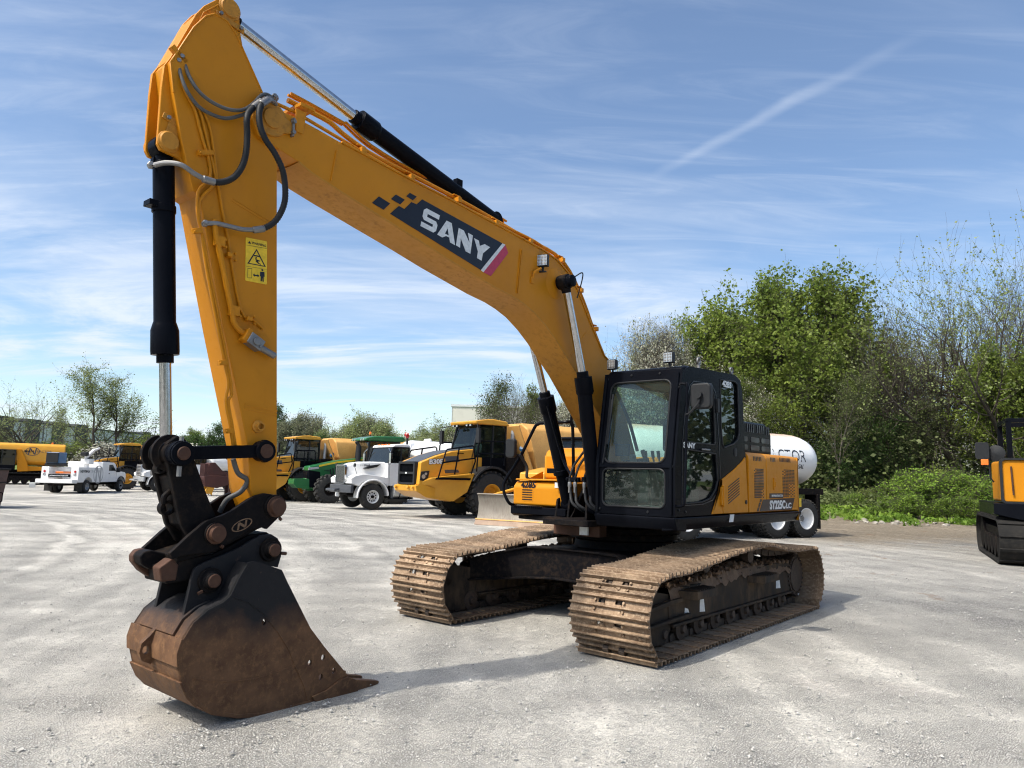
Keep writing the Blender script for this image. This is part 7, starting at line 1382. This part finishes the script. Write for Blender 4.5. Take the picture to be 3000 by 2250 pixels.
# the wood on the other side of the yard, behind the photographer (seen in the windows' reflections)
def opp(rs, n):
    k = 70; a = rs.uniform(R(150), R(395), k); d = rs.uniform(42, 52, k); h = rs.uniform(6, 12, k); w = rs.uniform(2, 3.6, k); i = rs.randint(0, k, n); u = rs.normal(size=(n, 3)); u /= np.linalg.norm(u, axis=1)[:, None]; u *= rs.random((n, 1))**.33
    P = np.stack([d[i]*np.cos(a[i])+u[:, 0]*w[i], d[i]*np.sin(a[i])+u[:, 1]*w[i], h[i]*.52+u[:, 2]*h[i]*.5], 1); P[:, 2] = np.maximum(P[:, 2], .2); keep = ~((P[:, 1] > 5) & (np.abs(P[:, 0]) < P[:, 1]*1.0+6)); return P[keep]
scatter('far_wood', 'green wood on the other side of the yard', 60000, opp, .34, 'lwood', 12)
# buildings
M['wallgrey'] = paint('wall_cladding', (.62, .64, .66), (.58, .60, .62), dirt=(.5, .5, .5), rough=.7, coat=0, sc1=.1, sc2=.5, bs=0); M['walldark'] = paint('dark_cladding', (.06, .065, .075), (.07, .075, .085), dirt=(.1, .1, .1), rough=.7, coat=0, sc1=.1, sc2=.5, bs=0); M['wallbeige'] = paint('beige_cladding', (.62, .59, .53), (.58, .55, .50), rough=.7, coat=0, sc1=.1, sc2=.5, bs=0)
def warehouse():
    t = thing('warehouse', 'long grey warehouse with dark vertical panels behind the trees at far left', 'warehouse', (0, 0, 0)); X = lambda Y: -119+(Y-171)*.04
    def slab(Ya, Yb, z, mat, nm, out=0):
        m = MB(); a, b = X(Ya)+out, X(Yb)+out; m.pz([(a, Ya), (b, Yb), (b-25, Yb), (a-25, Ya)], 2, z); return m.build(nm, mat, t)
    slab(120, 300, 11.6, 'wallgrey', 'wall')
    for a, b in ((130, 150), (168, 175), (179.5, 184.5), (189.5, 194), (199, 204), (233.5, 237), (262, 268)): slab(a, b, 12.6, 'walldark', 'dark_panel', .4)
    m = MB(); m.pz([(X(120)+.2, 120), (X(300)+.2, 300), (X(300), 300), (X(120), 120)], 11.6, 11.95); m.build('roof_edge', 'walldark', t)
    m = MB()
    for k in range(28): y = 124+k*6.2; m.box(X(y)-.02, X(y)+.05, y, y+.12, 3, 11.6)
    m.build('wall_joint', 'walldark', t)
    m = MB()
    for k in range(9): y = 205+k*9; m.box(X(y), X(y)+.1, y, y+3, 6.5, 9)
    m.build('window', 'darkglass', t)
warehouse()
def blk(name, label, x0, x1, y0, y1, z):
    t = thing(name, label, 'building', (0, 0, 0)); m = MB(); m.box(x0, x1, y0, y1, 0, z); m.build('wall', 'wallbeige', t); m = MB(); m.box(x0-.15, x1+.15, y0-.15, y1+.15, z, z+.4); m.build('roof_edge', 'wallgrey', t)
    m = MB(); k = int((x1-x0)/5)
    for i in range(k): m.box(x0+5*i, x0+5*i+.1, y0-.06, y0, 0, z)
    m.build('wall_joint', 'wallgrey', t)
blk('warehouse_block', 'pale beige flat-roofed building behind the nearest hauler cab', -10.6, 8, 130, 150, 13.6); blk('warehouse_block', 'white building glimpsed through the woodland at the right', 52, 62, 92, 104, 9.5)
for px, Y, top, lb in ((460, 150, 1254, 'thin light pole over the warehouse near the arm cylinder rod'), (135, 140, 1236, 'thin light pole in front of the grey warehouse'), (398, 150, 1248, 'thin light pole right of the tall pair of trees')):
    x = (px-1500)/2149*Y; z = 1.63+(hor(px)-top)/2149*Y; t = thing('light_pole', lb, 'light pole', (x, Y, gh(x, Y))); m = MB(); m.cyl((0, 0, 0), (0, 0, z-gh(x, Y)), .10, .07, 8); m.build('pole', 'walldark', t); B_(t, 'lamp_head', 'walldark', (-.6, .3, -.15, .15, z-gh(x, Y)-.1, z-gh(x, Y)+.05), bev=0)
# ---------------- tidy: no more than three levels ----------------
def depth(o):
    d = 0
    while o.parent: o = o.parent; d += 1
    return d
bpy.context.view_layer.update()
for o in sorted(list(bpy.data.objects), key=depth):
    while depth(o) > 2:
        p = o.parent; mb_ = p.matrix_basis.copy() if p.rotation_mode else p.matrix_basis; lm = mb_ @ o.matrix_basis; o.parent = p.parent; o.matrix_basis = lm

# separate pieces of a kind become parts of their own
SPLIT = 'hinge_boss arm_pin coupler_pin weld_line pipe_clamp cylinder_clamp side_cutter hose_coupling pin_bolt bolt pin_keeper hinge_pin link_pin tail_lamp reverse_lamp mudflap foot rear_foot marker_lamp roof_lamp wear_strip control_lever pedal console pin_cap pillar_rail hose_clamp pillar step front_bracket tank_strap cylinder_boss boom_pin rim_hole handrail hinge_plate boom_bracket link_eye'.split()
def split_pieces(o):
    me = o.data; n = len(me.vertices); par = list(range(n))
    def find(a):
        while par[a] != a: par[a] = par[par[a]]; a = par[a]
        return a
    for e in me.edges:
        a, b = find(e.vertices[0]), find(e.vertices[1])
        if a != b: par[a] = b
    isl = {}
    for i in range(n): isl.setdefault(find(i), []).append(i)
    if len(isl) < 2: return
    co = np.empty(n*3); me.vertices.foreach_get('co', co); co = co.reshape(-1, 3); B = [[co[v].min(0)-.004, co[v].max(0)+.004, set(v)] for v in isl.values()]; ch = True
    while ch:
        ch = False
        for i in range(len(B)):
            for j in range(i+1, len(B)):
                if (B[i][0] <= B[j][1]).all() and (B[j][0] <= B[i][1]).all():
                    B[i] = [np.minimum(B[i][0], B[j][0]), np.maximum(B[i][1], B[j][1]), B[i][2] | B[j][2]]; del B[j]; ch = True; break
            if ch: break
    if len(B) < 2 or len(B) > 60: return
    base = o.name.split('.')[0]
    for k, (_, _, vs_) in enumerate(B[1:] + B[:1]):
        b = bmesh.new(); b.from_mesh(me); b.verts.ensure_lookup_table(); bmesh.ops.delete(b, geom=[b.verts[i] for i in range(n) if i not in vs_], context='VERTS'); m2 = me.copy() if k < len(B)-1 else me.copy(); b.to_mesh(m2); b.free()
        if k == len(B)-1: o.data = m2
        else: c = o.copy(); c.data = m2; c.name = base; COL.objects.link(c)
for o in list(bpy.data.objects):
    if o.type == 'MESH' and o.parent and o.data.users == 1 and o.name.split('.')[0] in SPLIT and len(o.data.vertices) < 6000: split_pieces(o)
